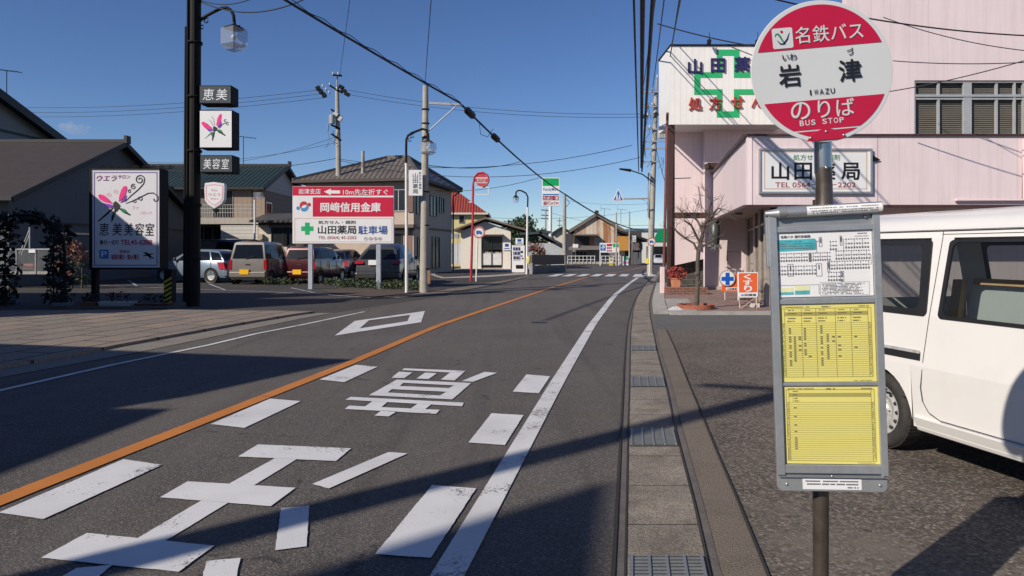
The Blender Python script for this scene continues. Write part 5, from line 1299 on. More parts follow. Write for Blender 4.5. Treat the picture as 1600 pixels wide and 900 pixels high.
mb = MB(); mb.text('TEL (0564) 45-2202', kp, 497.5, 369, 557, 375, .006, .008); part(bb, 'maroon_lettering', mb, M_MAROON, bpn)
for a, b, pyb in ((481, 487.5, 449.5), (587.5, 594.2, 454.5)):
    mb = MB(); mb.slab(kp, a, 380.5, b, 452.5, -.03, -.18); part(bb, 'post', mb, mat('post_pale_grey', (.42, .45, .50), .5, metal=.2, var=.1, streak=((.25, .22, .2), .4)), None, .005)
mb = MB()
for k in range(70):
    a = random.uniform(503, 662); b0 = 445 + (a - 503) / 160 * 7; q = G(a, b0 + random.uniform(-3, 3))
    mb.leaves(q + Vector((0, 0, .12)), (.35, .25, .2), 60, .085, 0)
for k in range(16):
    a = random.uniform(405, 478); q = G(a, random.uniform(441, 446)); mb.leaves(q + Vector((0, 0, .12)), (.3, .25, .22), 50, .085, 0)
o = mb.build('ground_cover', M_LMID); tag(o, 'low evergreen ground cover under the parking signboard', 'ground cover', None, 'stuff')

# concrete pole, slim lamp, banner
cp = thing('utility_pole', 'short bare concrete pole with side arm carrying the thick cable', 'utility pole', P(663.5, 457, 24.0) * 1.0, 0, 'utility poles')
xp = P(663.5, 0, 24.0).x; tz = P(0, 134, 24).z
mb = MB(); mb.tube([(xp - .02, 24, -.02), (xp + .03, 24, tz)], [.155, .095], 20); part(cp, 'pole', mb, M_CPOLE)
q = fp(24.0)
mb = MB(); mb.bar(q(666, 161), q(722, 163.5), .07, .07); mb.tube([q(667, 207), q(716, 163)], .022, 8); part(cp, 'arm', mb, M_GPOLE)
mb = MB()
for b in (171, 193, 215, 240, 300, 352, 420):
    mb.lathe([(.12, -.02), (.135, -.02), (.135, .02), (.12, .02)], q(665.0, b), (0, 0, 1), 14)
part(cp, 'strap', mb, M_DARK)
mb = MB(); mb.bx(xp + .08, xp + .2, 23.9, 24.05, .3, .75); part(cp, 'rust_plate', mb, mat('rusty_plate', (.25, .14, .08), .8, var=.3))
sl2 = thing('street_lamp', 'slim street lamp with square glass lantern in front of the concrete pole', 'street lamp', P(635, 456.5, 23.9), 0, 'street lamps')
q = fp(23.7)
mb = MB(); mb.tube([q(635.3, 457), q(635.2, 360), q(634.8, 255)], [.055, .052, .045], 12); part(sl2, 'post', mb, M_WPOLE)
mb = MB(); mb.tube([q(634.8, 256), q(634.6, 230), q(635, 218), q(637.5, 212), q(643, 208), q(652, 204.5), q(660, 201.5), q(666, 203), q(669, 210), q(669.5, 220)], .04, 10)
for c in ((645, 213), (641, 219)): mb.tube([q(a, b) for a, b in spiral(c, .8, 4, 400, 60, 16)], .012, 5)
part(sl2, 'arm', mb, M_DPOLE)
q5 = fp(23.5)
mb = MB(); lc = q5(669.5, 222); mb.hexa([lq(a * .19, b * .19, -.02) for a, b in sqr], [lq(a * .19, b * .19, -.33) for a, b in sqr]); mb.hexa([lq(a * .19, b * .19, -.332) for a, b in sqr], [lq(a * .12, b * .12, -.42) for a, b in sqr]); part(sl2, 'lantern_glass', mb, M_LAMPG, None, .008)
mb = MB(); mb.hexa([q5(661, 222, .16), q5(677, 222.5, .16), q5(677, 222.5, -.16), q5(661, 222, -.16)], [q5(667, 219, .04), q5(672, 219, .04), q5(672, 219, -.04), q5(667, 219, -.04)]); part(sl2, 'lantern_cap', mb, M_DPOLE)
mb = MB(); mb.ball(q5(669, 231), .06, 8); part(sl2, 'bulb', mb, M_CERAM)
bn = thing('pharmacy_banner', 'narrow white banner sign with vertical black lettering on the slim lamp', 'sign', P(650, 305, 23.7))
mb = MB(); mb.slab(q, 638.5, 265.5, 660, 305.5, .0, -.03); bnp = part(bn, 'panel', mb, M_SIGNW)
mb = MB(); mb.vtext('山田薬局', q, 645, 270, 653, 303, .004, .02); mb.vtext('処方せん調剤', q, 654.5, 268, 658, 296, .004, .01); part(bn, 'lettering', mb, mat('grey_ink', (.10, .11, .12), .5), bnp)
mb = MB(); mb.tube([q(633, 268, -.02), q(640, 268, -.02)], .012, 6); mb.tube([q(633, 302, -.02), q(640, 302, -.02)], .012, 6); part(bn, 'bracket', mb, M_GPOLE)

# ------------------------------------------------------------------ parked cars
def car(label, cat, loc, yaw, L, W, st, paint, plate, kzb, wheels, k_ws, tail, group, hood=True, lenses=True):
    t = thing('parked_car', label, cat, loc, yaw, group)
    def bld(name, mb, m, under=None, bev=0): return mb.build(name, m, under or t, None, bev)
    def sec(s):
        xl, xb, xt, zb, zt, w_, wt = s
        hw = W / 2 * w_
        half = [(xl + .04, hw * .90, .20), (xl, hw, .34), (xl, hw * 1.0, .60), (xb, hw * .975, zb), (xt, W / 2 * wt, zt - .06), (xt + (.03 if s is st[0] else 0), W / 2 * wt * .86, zt)]
        return [Vector(p) for p in half], [Vector((x, -y, z)) for x, y, z in half]
    S_ = [sec(s) for s in st]; n = len(S_)
    body = MB(); gl = MB()
    for i in range(n - 1):
        for sd in (0, 1):
            A, B = S_[i][sd], S_[i + 1][sd]
            for k in range(5):
                body.add([A[k], B[k], B[k + 1], A[k + 1]], [(0, 1, 2, 3)], k != 3)
        A, B = S_[i][0], S_[i + 1][0]; A2, B2 = S_[i][1], S_[i + 1][1]
        body.add([A[5], B[5], B2[5], A2[5]], [(0, 1, 2, 3)], False); body.add([A[0], B[0], B2[0], A2[0]], [(0, 1, 2, 3)], False)
    for e in (0, n - 1):
        A, A2 = S_[e]
        for k in range(5): body.add([A[k], A[k + 1], A2[k + 1], A2[k]], [(0, 1, 2, 3)], False)
    body.weld = 40; bo = bld('body', body, paint, None, .045)
    def inset(a, b, c, d, f, g, o):
        ctr = (a + b + c + d) / 4; nrm = (b - a).cross(d - a).normalized(); outw = o
        r_ = []
        for p in (a, b, c, d): r_.append(ctr + (p - ctr) * f + outw)
        return r_
    for i in range(k_ws):
        for sd, sy in ((0, 1), (1, -1)):
            A, B = S_[i][sd], S_[i + 1][sd]
            q = [A[3], B[3], B[4], A[4]]; ctr = sum(q, Vector()) / 4
            m_ = MB(); pts = [ctr + Vector(((p.x - ctr.x) * (.93 if i else .86), (p.y - ctr.y) * .9 + sy * .012, (p.z - ctr.z) * .86)) for p in q]
            m_.poly(pts); bld('side_window', m_, M_GLASSD)
    A, A2 = S_[0]
    q = [A[3], A2[3], A2[4], A[4]]; ctr = sum(q, Vector()) / 4
    m_ = MB(); m_.poly([ctr + Vector(((p.x - ctr.x) * .84 - .014, (p.y - ctr.y) * .86, (p.z - ctr.z) * .84)) for p in q]); bld('rear_window', m_, M_GLASSD)
    A, A2 = S_[k_ws]; B, B2 = S_[k_ws + 1]
    q = [A[5], B[5], B2[5], A2[5]]; ctr = sum(q, Vector()) / 4
    m_ = MB(); m_.poly([ctr + (p - ctr) * .88 + Vector((.012, 0, .014)) for p in q]); bld('windscreen', m_, M_GLASSD)
    for x, r in wheels:
        for sy in (1, -1):
            c = Vector((x, sy * (W / 2 - .07), r)); ax = Vector((0, sy, 0))
            m_ = MB(); m_.lathe([(r + .05, .075), (r - .02, .078), (r - .02, .0)], c, ax, 24); bld('wheel_arch', m_, M_BLKPL)
            m_ = MB(); m_.lathe([(r * .62, .05), (r * .72, .075), (r * .93, .07), (r, .04), (r, -.12), (r * .6, -.12)], c, ax, 24); wh = bld('wheel', m_, M_RUBBER)
            m_ = MB(); m_.lathe([(r * .62, .05), (r * .5, .04), (r * .2, .055), (0, .055)], c, ax, 20); bld('rim', m_, M_RIM, wh)
    x0 = st[0][0]; xb_ = st[0][1]
    m_ = MB(); m_.hexa([Vector((x0 - .07, y, z)) for y, z in ((-W * .47, .30), (W * .47, .30), (W * .47, .52), (-W * .47, .52))], [Vector((x0 + .1, y, z)) for y, z in ((-W * .50, .28), (W * .50, .28), (W * .50, .56), (-W * .50, .56))]); bld('bumper', m_, paint, None, .03)
    if plate:
        m_ = MB(); yp, zp = plate[1]; m_.bx(x0 - (.095 if zp < .56 else .03), x0 - .0 + .02, yp - .19, yp + .19, zp - .1, zp + .1); bld('number_plate', m_, plate[0])
    if lenses:
        for sy in (1, -1):
            m_ = MB(); z0, z1, wd, dx = tail
            m_.hexa([Vector((x, y, z0)) for x, y in ((x0 - .02, sy * W * .5), (x0 + dx, sy * (W * .5 + .006)), (x0 + dx, sy * (W * .5 - .05)), (x0 - .02, sy * (W * .5 - wd)))], [Vector((x + .02, y, z1)) for x, y in ((xb_ - .03, sy * W * .49), (xb_ + dx, sy * (W * .49 + .006)), (xb_ + dx, sy * (W * .49 - .05)), (xb_ - .03, sy * (W * .49 - wd)))]); bld('tail_lamp', m_, M_TAIL)
    m_ = MB()
    for sy in (1, -1): m_.bx(st[k_ws][1] - .12, st[k_ws][1], sy * (W / 2 + .02) - .09 * (sy < 0), sy * (W / 2 + .02) + .09 * (sy > 0), st[k_ws][3] + .02, st[k_ws][3] + .17)
    bld('mirror', m_, M_BLKPL, None, .02)
    m_ = MB(); m_.bar((xb_ - .03, .1, kzb + .06), (xb_ - .02, -.32, kzb + .16), .02, .02); bld('wiper', m_, M_BLKPL)
    m_ = MB(); m_.bx(xb_ - .025, xb_ + .02, -.10, .10, kzb - .22, kzb - .17); bld('boot_handle', m_, M_BLKPL)
    m_ = MB()
    for i in range(1, k_ws + 1):
        for sy in (1, -1): xx = st[i][0]; m_.bx(xx - .006, xx + .006, sy * (W / 2 + .002) - .004, sy * (W / 2 + .002) + .004, .36, st[i][3] * .97)
    bld('door_seam', m_, M_BLKPL)
    return t
Y90 = R(90)
def paint(name, col): return mat(name, col, .28, metal=.35, var=.04, coat=.7)
P_SIL, P_RED, P_GRY, P_BLU, P_WHT, P_DRK = paint('paint_champagne', (.27, .24, .21)), paint('paint_wine', (.06, .006, .008)), paint('paint_gunmetal', (.075, .073, .072)), paint('paint_pale_blue', (.22, .27, .33)), paint('paint_white', (.72, .72, .70)), paint('paint_black', (.02, .021, .026))
GRP = 'cars parked in the lot behind the signboard'
def kei(zt=1.72): return [(0, .02, .17, 1.02, zt - .02, .97, .80), (.55, .55, .6, 1.02, zt, 1, .83), (1.45, 1.45, 1.45, 1.02, zt, 1, .83), (2.25, 2.35, 2.1, 1.0, zt - .03, 1, .82), (2.6, 2.95, 2.9, .98, 1.01, .99, .8), (3.25, 3.25, 3.25, .86, .88, .94, .75), (3.39, 3.36, 3.36, .70, .72, .84, .7)]
def at(px, py, Y=None): g = G(px, py); return Vector((g.x, g.y, g.z))
whk = [(.55, .28), (2.95, .28)]
rg = lambda px, Y: Vector(((px - 800) / F * Y, Y, gz(Y)))
car('champagne silver tall minivan with a yellow plate parked tail towards the street', 'car', rg(387, 29.6), Y90 - R(2), 3.39, 1.60, kei(1.79), P_SIL, (M_GOLD, (.12, .52)), 1.02, whk, 3, (.62, 1.02, .12, .22), GRP)
car('dark wine red hatchback with a yellow plate beside the silver minivan', 'car', rg(467, 30.2), Y90 - R(9), 3.39, 1.5, kei(1.56), P_RED, (M_GOLD, (.05, .50)), 1.0, whk, 3, (.62, .92, .12, .18), GRP)
suv = [(0, .10, .62, 1.02, 1.55, .95, .62), (.8, .8, 1.05, 1.05, 1.67, 1, .70), (1.9, 1.9, 1.9, 1.03, 1.70, 1, .72), (3.0, 3.05, 2.6, 1.0, 1.64, 1, .70), (3.5, 3.75, 3.7, 1.0, 1.03, 1, .8), (4.5, 4.5, 4.5, .88, .9, .94, .75), (4.78, 4.74, 4.74, .66, .68, .82, .7)]
car('gunmetal grey sport utility car behind the signboard right post', 'car', rg(590, 28.6), Y90 - R(3), 4.78, 1.88, suv, P_GRY, (M_WHITE, (.18, .93)), 1.05, [(.9, .36), (3.7, .36)], 3, (.88, 1.0, .36, .5), GRP)
sed = [(0, .1, .55, .95, 1.38, .93, .62), (.75, .75, 1.0, .95, 1.45, 1, .70), (1.7, 1.7, 1.7, .94, 1.47, 1, .74), (2.6, 2.7, 2.2, .92, 1.43, 1, .72), (3.1, 3.3, 3.25, .92, .94, 1, .78), (4.0, 4.0, 4.0, .78, .8, .92, .74), (4.25, 4.2, 4.2, .6, .62, .8, .7)]
car('pale blue hatchback standing broadside behind the dark lamp pole', 'car', rg(372, 31.6), R(180 - 18), 4.25, 1.7, sed, P_BLU, None, .95, [(.75, .31), (3.35, .31)], 3, (.6, .9, .2, .3), GRP)
car('black van roof showing behind the silver minivan', 'car', rg(355, 37.5), Y90 - R(4), 4.4, 1.7, [(0, .03, .2, 1.1, 1.98, .97, .8), (.8, .8, .85, 1.1, 2.03, 1, .83), (2.0, 2.0, 2.0, 1.1, 2.03, 1, .83), (3.2, 3.3, 2.9, 1.08, 1.98, 1, .8), (3.6, 3.9, 3.85, 1.05, 1.08, .99, .8), (4.2, 4.2, 4.2, .9, .92, .94, .75), (4.4, 4.36, 4.36, .7, .72, .84, .7)], P_DRK, None, 1.1, [(.7, .31), (3.6, .31)], 3, (.6, 1.1, .1, .2), GRP)
car('white car parked behind the wine red hatchback', 'car', rg(482, 38.5), Y90, 4.2, 1.7, sed, P_WHT, None, .95, [(.75, .31), (3.35, .31)], 3, (.6, .9, .2, .3), GRP)
car('dark blue car behind the white one under the signboard', 'car', rg(518, 36.2), Y90 - R(6), 4.2, 1.7, sed, paint('paint_navy', (.02, .03, .06)), None, .95, [(.75, .31), (3.35, .31)], 3, (.6, .9, .2, .3), GRP)
car('white car seen past the left edge of the gunmetal grey car', 'car', rg(590, 37.5), Y90, 4.2, 1.7, sed, P_WHT, None, .95, [(.75, .31), (3.35, .31)], 3, (.6, .9, .2, .3), GRP)
car('white car far down the street beyond the leaning utility pole', 'car', Vector((23.3, 113, gz(113))), R(-90 - 12), 4.0, 1.7, sed, P_WHT, (M_WHITE, (0, .5)), .95, [(.75, .31), (3.35, .31)], 3, (.6, .9, .2, .3), None)

# ------------------------------------------------------------------ houses on the left
def gable_x(name, label, Xe, Xw, Yr, half, zr, ze, ov, wall_m, roof_m, zbase=0.0, th=.22, fascia=M_ROOFDK):
    """a house whose ridge runs along X; its right gable end stands at Xe"""
    t = thing(name, label, 'house', Vector(((Xe + Xw) / 2, Yr, zbase)))
    sl = (zr - ze) / half; hw = half - ov
    zw = zr - sl * hw - .12
    mb = MB()
    mb.hexa([Vector((Xe - ov, Yr - hw, zbase - .3)), Vector((Xe - ov, Yr + hw, zbase - .3)), Vector((Xe - ov, Yr + hw, zw)), Vector((Xe - ov, Yr, zr - .14)), Vector((Xe - ov, Yr - hw, zw))],
            [Vector((Xw + ov, Yr - hw, zbase - .3)), Vector((Xw + ov, Yr + hw, zbase - .3)), Vector((Xw + ov, Yr + hw, zw)), Vector((Xw + ov, Yr, zr - .14)), Vector((Xw + ov, Yr - hw, zw))])
    part(t, 'wall', mb, wall_m)
    mb = MB()
    for s in (-1, 1):
        mb.extr([Vector((Xe, Yr, zr)), Vector((Xw, Yr, zr)), Vector((Xw, Yr + s * half, ze)), Vector((Xe, Yr + s * half, ze))], (0, 0, -th * .5))
    rf = part(t, 'roof', mb, roof_m)
    mb = MB()
    for s in (-1, 1):
        mb.bar(Vector((Xe + .01, Yr, zr - th * .45)), Vector((Xe + .01, Yr + s * half, ze - th * .45)), .05, th); mb.bar(Vector((Xe, Yr + s * half, ze - .07)), Vector((Xw, Yr + s * half, ze - .07)), .10, .12)
    part(t, 'fascia', mb, fascia, rf)
    mb = MB(); mb.bar(Vector((Xe + .02, Yr, zr + .04)), Vector((Xw, Yr, zr + .04)), .26, .16); mb.bx(Xe - .02, Xe + .12, Yr - .2, Yr + .2, zr - .08, zr + .3); part(t, 'ridge', mb, fascia, rf)
    return t
def win(t, pl, a0, b0, a1, b1, fr, n=2, d=.0, curtain=None, wd=.9):
    mb = MB(); mb.frame(pl, a0, b0, a1, b1, wd, d - .02, d + .06)
    for k in range(1, n): x = a0 + (a1 - a0) * k / n; mb.slab(pl, x - wd * .4, b0 + wd, x + wd * .4, b1 - wd, d - .02, d + .05)
    f = part(t, 'window', mb, fr)
    mb = MB(); mb.rect(pl, a0 + wd * .5, b0 + wd * .5, a1 - wd * .5, b1 - wd * .5, d + .012); part(t, 'pane', mb, M_GLASSH, f)
    if curtain:
        mb = MB(); k = 0; x = a0
        while x < a1: mb.rect(pl, x, b0, min(a1, x + (a1 - a0) / 14), b1, d + .004 + .003 * (k % 2)); x += (a1 - a0) / 14; k += 1
        part(t, 'curtain', mb, curtain, f)
M_SASH = mat('sash_dark', (.05, .045, .04), .45, metal=.3)
M_SASHS = mat('sash_silver', (.45, .44, .42), .4, metal=.6)
M_CURT = mat('curtain_cream', (.5, .47, .42), .85, var=.15, lines=((0, .12, .02, .5),))
side = lambda X, flip=1: (lambda a, b, d=0.0: Vector((X + d, a, b)))
h1 = gable_x('house', 'low grey blue house with brown slate roof left of the salon sign', -19.0, -36, 35.0, 8.0, 6.75, 3.45, .45, M_WALLBG, M_ROOFBR)
mb = MB()
mb.frame(lambda a, b, d=0.0: Vector((-19.4 + d, a, -b)), 30.5, -2.2, 33.5, -1.1, .08, 0, .06); part(h1, 'window', mb, M_SASHS)
mb = MB(); mb.bx(-25.5, -22.7, 27.46, 27.5, .4, 2.1); f = part(h1, 'window', mb, M_GLASSD); mb = MB(); mb.frame(lambda a, b, d=0.0: Vector((a, 27.46 - d, -b)), -25.55, -2.15, -22.65, -.35, .07, 0, .05); mb.bx(-24.13, -24.07, 27.42, 27.46, .4, 2.1); part(h1, 'frame', mb, M_SASHS, f)
mb = MB(); mb.bx(-19.40, -19.37, 27.5, 42.4, 2.55, 2.62); part(h1, 'band', mb, M_ROOFDK)
h0 = gable_x('house', 'tall pale house with dark eaves behind the brown slate roof', -30.0, -50, 38.0, 12.5, 12.0, 8.05, .7, mat('plaster_grey', (.23, .24, .235), .8, var=.06), M_ROOFDK, th=.5)  # pale plaster darkened; the wall's shade is put into its colour
mb = MB(); mb.bx(-30.68, -30.64, 34, 47, 8.55, 8.7); mb.bx(-30.68, -30.4, 39.2, 40.0, 6.3, 8.0); part(h0, 'trim', mb, M_ROOFDK)
mb = MB(); mb.bx(-30.72, -30.3, 42.0, 42.7, 4.0, 7.9); part(h0, 'brick_pier', mb, mat('pale_brick_pier', (.36, .34, .31), .8, lines=((2, .16, .03, .4),)))
def antenna(lab, p, h):
    mb = MB(); p = Vector(p); top = p + Vector((0, 0, h))
    mb.tube([p, top], .025, 6); mb.tube([top + Vector((-.5, 0, .05)), top + Vector((.9, 0, -.12))], .018, 5)
    for k in range(7): c = top + Vector((-.45 + .2 * k, 0, .04 - .024 * k)); mb.tube([c - Vector((0, .3, .0)), c + Vector((0, .3, .0))], .01, 4)
    mb.tube([top + Vector((-.5, 0, -.35)), top + Vector((-.5, 0, .5))], .014, 4)
    solo('roof_antenna', mb, M_DARK, lab, 'antenna', p, 'roof antennas')
antenna('roof antenna on the tall pale house at the left edge', (-30.3, 42.6, 10.5), 1.7)
h2 = gable_x('house', 'two storey house with green tiled roof and balcony behind the parked cars', -15.7, -29, 50.0, 5.0, 7.35, 5.4, .5, mat('brown_grey_siding', (.17, .15, .135), .75, var=.08, lines=((2, .35, .02, .5),)), m_rooftile('green_roof_tiles', (.017, .034, .030), 0, .30))
y2 = 45.5; q = fp(y2 - .02); gq = fp(y2 - .06)
mb = MB(); mb.slab(q, 395, 294, 414, 345, .0, .05); mb.slab(q, 366, 294, 394, 345, .0, .05); part(h2, 'tan_panel', mb, mat('tan_boards', (.30, .22, .16), .7, var=.08, lines=((0, .3, .02, .5),)))
win(h2, fp(y2 - .02), 333, 297, 365, 343, M_SASHS, 2, .02, M_CURT)
bq = fp(44.2)
mb = MB(); mb.slab(bq, 268, 340, 404, 350, .0, -1.3); part(h2, 'balcony_floor', mb, mat('balcony_beige', (.40, .36, .30), .7, var=.08, streak=((.25, .2, .16), .4)))
mb = MB()
for b in (320, 326, 332): mb.bar(bq(268, b), bq(404, b), .03, .03)
for k in range(34): a = 268 + 4 * k; mb.bar(bq(a, 320), bq(a, 340), .02, .02)
part(h2, 'balcony_rail', mb, M_GPOLE)
mb = MB(); mb.slab(q, 268, 350, 345, 352, .8, .0); mb.slab(q, 268, 352, 300, 376, .0, .04); part(h2, 'lower_trim', mb, mat('brown_trim', (.14, .10, .08), .7))
win(h2, q, 305, 354, 347, 375, M_SASHS, 3, .05, M_CURT)
mb = MB(); mb.slab(fp(43.8), 345, 352, 403, 392, .0, -.2); part(h2, 'shutter', mb, mat('cream_shutter', (.56, .53, .48), .6, var=.06, lines=((2, .22, .03, .45),)))
lq = fp(42.3)
mb = MB(); mb.slab(lq, 404, 346, 462, 400, .0, -3.2); lw = part(h2, 'annexe_wall', mb, mat('cream_render', (.62, .55, .44), .75, var=.05))
mb = MB(); mb.extr([lq(396, 345, .7), lq(468, 345, .7), P(468, 333, 45.4), P(415, 334, 45.4)], (0, 0, -.12)); part(h2, 'annexe_roof', mb, m_rooftile('grey_roof_tiles', (.10, .095, .09), 0, .3))
mb = MB(); mb.slab(lq, 404, 346.5, 462, 352, .0, .05); mb.slab(lq, 423, 352, 462, 355, .0, .3); part(h2, 'lintel', mb, mat('brown_trim', (.14, .10, .08), .7))
win(h2, lq, 424, 356, 462, 384, M_SASH, 2, .01, M_CURT, 1.2)
mb = MB(); mb.slab(lq, 406, 366, 412, 374, .0, .25); part(h2, 'meter_box', mb, mat('meter_tan', (.42, .35, .26), .6))
sq2 = lambda a, b, d=0.0: Vector((-16.2 + d, a, b))
mb = MB(); mb.frame(lambda a, b, d=0.0: Vector((-16.2 + d, a, -b)), 46.6, -4.6, 47.8, -3.5, .1, 0, .06); wf2 = part(h2, 'window', mb, M_SASHS); mb = MB(); mb.poly([Vector((-16.19, a, b)) for a, b in ((46.6, 3.5), (47.8, 3.5), (47.8, 4.6), (46.6, 4.6))]); part(h2, 'pane', mb, M_GLASSD, wf2)
mb = MB(); mb.poly([Vector((-16.185, a, b)) for a, b in ((45.5, 5.35), (54.5, 5.35), (54.5, 5.55), (50, 7.15), (45.5, 5.55))]); part(h2, 'gable_panel', mb, mat('gable_grey', (.36, .37, .38), .75, var=.05, lines=((2, .35, .02, .5),)))
antenna('tall thin roof antenna on the green tiled house', (-18.9, 50, 7.4), 2.0)

# brown tiled hip roof house, turned a little to follow the street
A0 = P(457, 281, 43.7); B0 = P(656, 279, 42.0)
zE = 5.72; ex = (Vector((B0.x, B0.y, 0)) - Vector((A0.x, A0.y, 0))).normalized(); ey = Vector((-ex.y, ex.x, 0))
W3 = (Vector((B0.x - A0.x, B0.y - A0.y, 0))).length; D3 = 9.0
h3 = thing('house', 'beige two storey house with brown tiled hip roof behind the signboard', 'house', Vector((A0.x, A0.y, 0)) + ex * W3 / 2 + ey * D3 / 2)
o3 = Vector((A0.x, A0.y, 0))
L3 = lambda a, b, z: o3 + ex * a + ey * b + Vector((0, 0, z))
ov = .6
M_BEI = mat('beige_render', (.46, .37, .29), .8, var=.06, scale=2, bump=.2)
mb = MB(); mb.hexa([L3(ov, ov, -.2), L3(W3 - ov, ov, -.2), L3(W3 - ov, D3 - ov, -.2), L3(ov, D3 - ov, -.2)], [L3(ov, ov, zE), L3(W3 - ov, ov, zE), L3(W3 - ov, D3 - ov, zE), L3(ov, D3 - ov, zE)]); part(h3, 'wall', mb, M_BEI)
R1, R2 = L3(W3 * .53, D3 * .5, 7.55), L3(W3 * .70, D3 * .5, 7.55); c_ = [L3(0, 0, zE), L3(W3, 0, zE), L3(W3, D3, zE), L3(0, D3, zE)]
M_BRT = m_rooftile('brown_roof_tiles', (.15, .125, .105), 0, .32)
mb = MB(); mb.poly([c_[0], c_[1], R2, R1]); mb.poly([c_[1], c_[2], R2]); mb.poly([c_[2], c_[3], R1, R2]); mb.poly([c_[3], c_[0], R1]); rf3 = part(h3, 'roof', mb, M_BRT)
mb = MB()
for a, b in ((c_[0], R1), (c_[1], R2), (c_[2], R2), (R1, R2)): mb.bar(a + Vector((0, 0, .05)), b + Vector((0, 0, .05)), .22, .16)
part(h3, 'ridge', mb, mat('ridge_tiles', (.12, .10, .09), .6), rf3)
mb = MB()
for i in range(4): a, b = c_[i], c_[(i + 1) % 4]; mb.bar(a - Vector((0, 0, .09)), b - Vector((0, 0, .09)), .12, .16)
mb.poly([v - Vector((0, 0, .17)) for v in c_]); part(h3, 'eaves', mb, mat('eaves_brown', (.06, .045, .038), .7), rf3)
wl3 = lambda a, b, d=0.0: L3(a, ov - d, -b)          # front face, b = -z
ws3 = lambda a, b, d=0.0: L3(W3 - ov + d, a, -b)     # street side face
M_SHUT = mat('brown_shutter_boards', (.17, .10, .075), .7, var=.1, lines=((2, .12, .02, .5),))
win(h3, wl3, W3 - 2.15, -5.1, W3 - .95, -3.75, M_SASHS, 2, 0, M_CURT, .06)
mb = MB(); mb.slab(wl3, W3 - 2.95, -5.1, W3 - 2.2, -3.75, 0, .08); mb.slab(wl3, W3 - .93, -5.0, W3 - .62, -3.7, 0, .08); part(h3, 'shutter_box', mb, M_SHUT)
mb = MB(); mb.slab(wl3, .7, -2.75, W3 - .55, -2.6, 0, .05); mb.slab(wl3, W3 - 3.2, -2.95, W3 - .4, -2.75, .0, .6); part(h3, 'porch_roof', mb, mat('porch_brown', (.13, .09, .075), .7))
win(h3, wl3, W3 - 3.0, -2.4, W3 - 1.3, -.3, M_SASH, 2, 0, M_CURT, .07)
mb = MB(); mb.slab(wl3, W3 - 1.2, -2.6, W3 - .7, -.1, 0, .03); part(h3, 'brick_panel', mb, mat('reddish_panel', (.25, .14, .10), .8, lines=((2, .1, .015, .4),)))
for a0, a1, b0, b1 in ((1.0, 2.4, -5.0, -3.6), (3.6, 5.0, -5.0, -3.6), (5.6, 6.6, -5.0, -3.9), (1.2, 2.2, -2.2, -1.0), (4.0, 5.6, -2.3, -.2)):
    win(h3, ws3, a0, b0, a1, b1, M_SASH, 2, 0, None, .07)
mb = MB(); mb.slab(ws3, .65, -2.85, D3 - .7, -2.7, 0, .04); part(h3, 'band', mb, M_SHUT)
mb = MB(); mb.tube([L3(W3 - .08, D3 - .2, zE - .15), L3(W3 - .5, D3 - .45, zE - .5), L3(W3 - .5, D3 - .45, 0)], .05, 8); part(h3, 'drain_pipe', mb, M_DARK)

# yellow house, white wall
yb = 78.0; q = fp(yb); g0_ = gz(yb)
h4 = thing('house', 'small yellow house with red hip roof beyond the brown tiled house', 'house', Vector((P(728, 0, yb).x, yb, g0_)))
mb = MB(); mb.slab(q, 690, 332, 757, 420, 0, -7); part(h4, 'wall', mb, mat('yellow_render', (.62, .52, .24), .75, var=.05))
z1, z2 = P(0, 334, yb).z, P(0, 289, yb).z; xa_, xb_ = P(672, 0, yb).x, P(763, 0, yb).x; xr = P(701, 0, yb + 3).x
mb = MB(); e_ = [Vector((xa_, yb - .5, z1)), Vector((xb_, yb - .5, z1)), Vector((xb_, yb + 7.5, z1)), Vector((xa_, yb + 7.5, z1))]; t1, t2 = Vector((xr - .6, yb + 3.5, z2)), Vector((xr + .4, yb + 3.5, z2))
mb.poly([e_[0], e_[1], t2, t1]); mb.poly([e_[1], e_[2], t2]); mb.poly([e_[2], e_[3], t1, t2]); mb.poly([e_[3], e_[0], t1]); part(h4, 'roof', mb, m_rooftile('red_roof_tiles', (.30, .045, .03), 0, .3))
mb = MB()
for i in range(4): mb.bar(e_[i], e_[(i + 1) % 4], .14, .2)
part(h4, 'gutter', mb, mat('gutter_cream', (.6, .55, .45), .6))
win(h4, q, 717, 336, 726, 349, M_SASHS, 1, .01)
win(h4, q, 701, 338, 707, 372, M_SASHS, 1, .01)
mb = MB(); mb.slab(fp(68), 690, 380, 722, 413, 0, -.2); solo('boundary_wall', mb, mat('wall_bluish', (.46, .48, .50), .75, var=.08, streak=((.25, .25, .25), .4)), 'pale grey boundary wall between the beige house and the shed', 'wall', P(705, 413, 68))
mb = MB(); mb.slab(fp(67.5), 697, 365, 716, 372, 0, -1.5); mb.slab(fp(67.5), 714.5, 372, 716, 413, 0, -.1); mb.slab(fp(67.5), 697, 372, 698.5, 413, 0, -.1); solo('carport', mb, mat('carport_grey', (.34, .36, .38), .5, metal=.3), 'small grey carport roof beside the yellow house', 'carport', P(706, 413, 67.5))

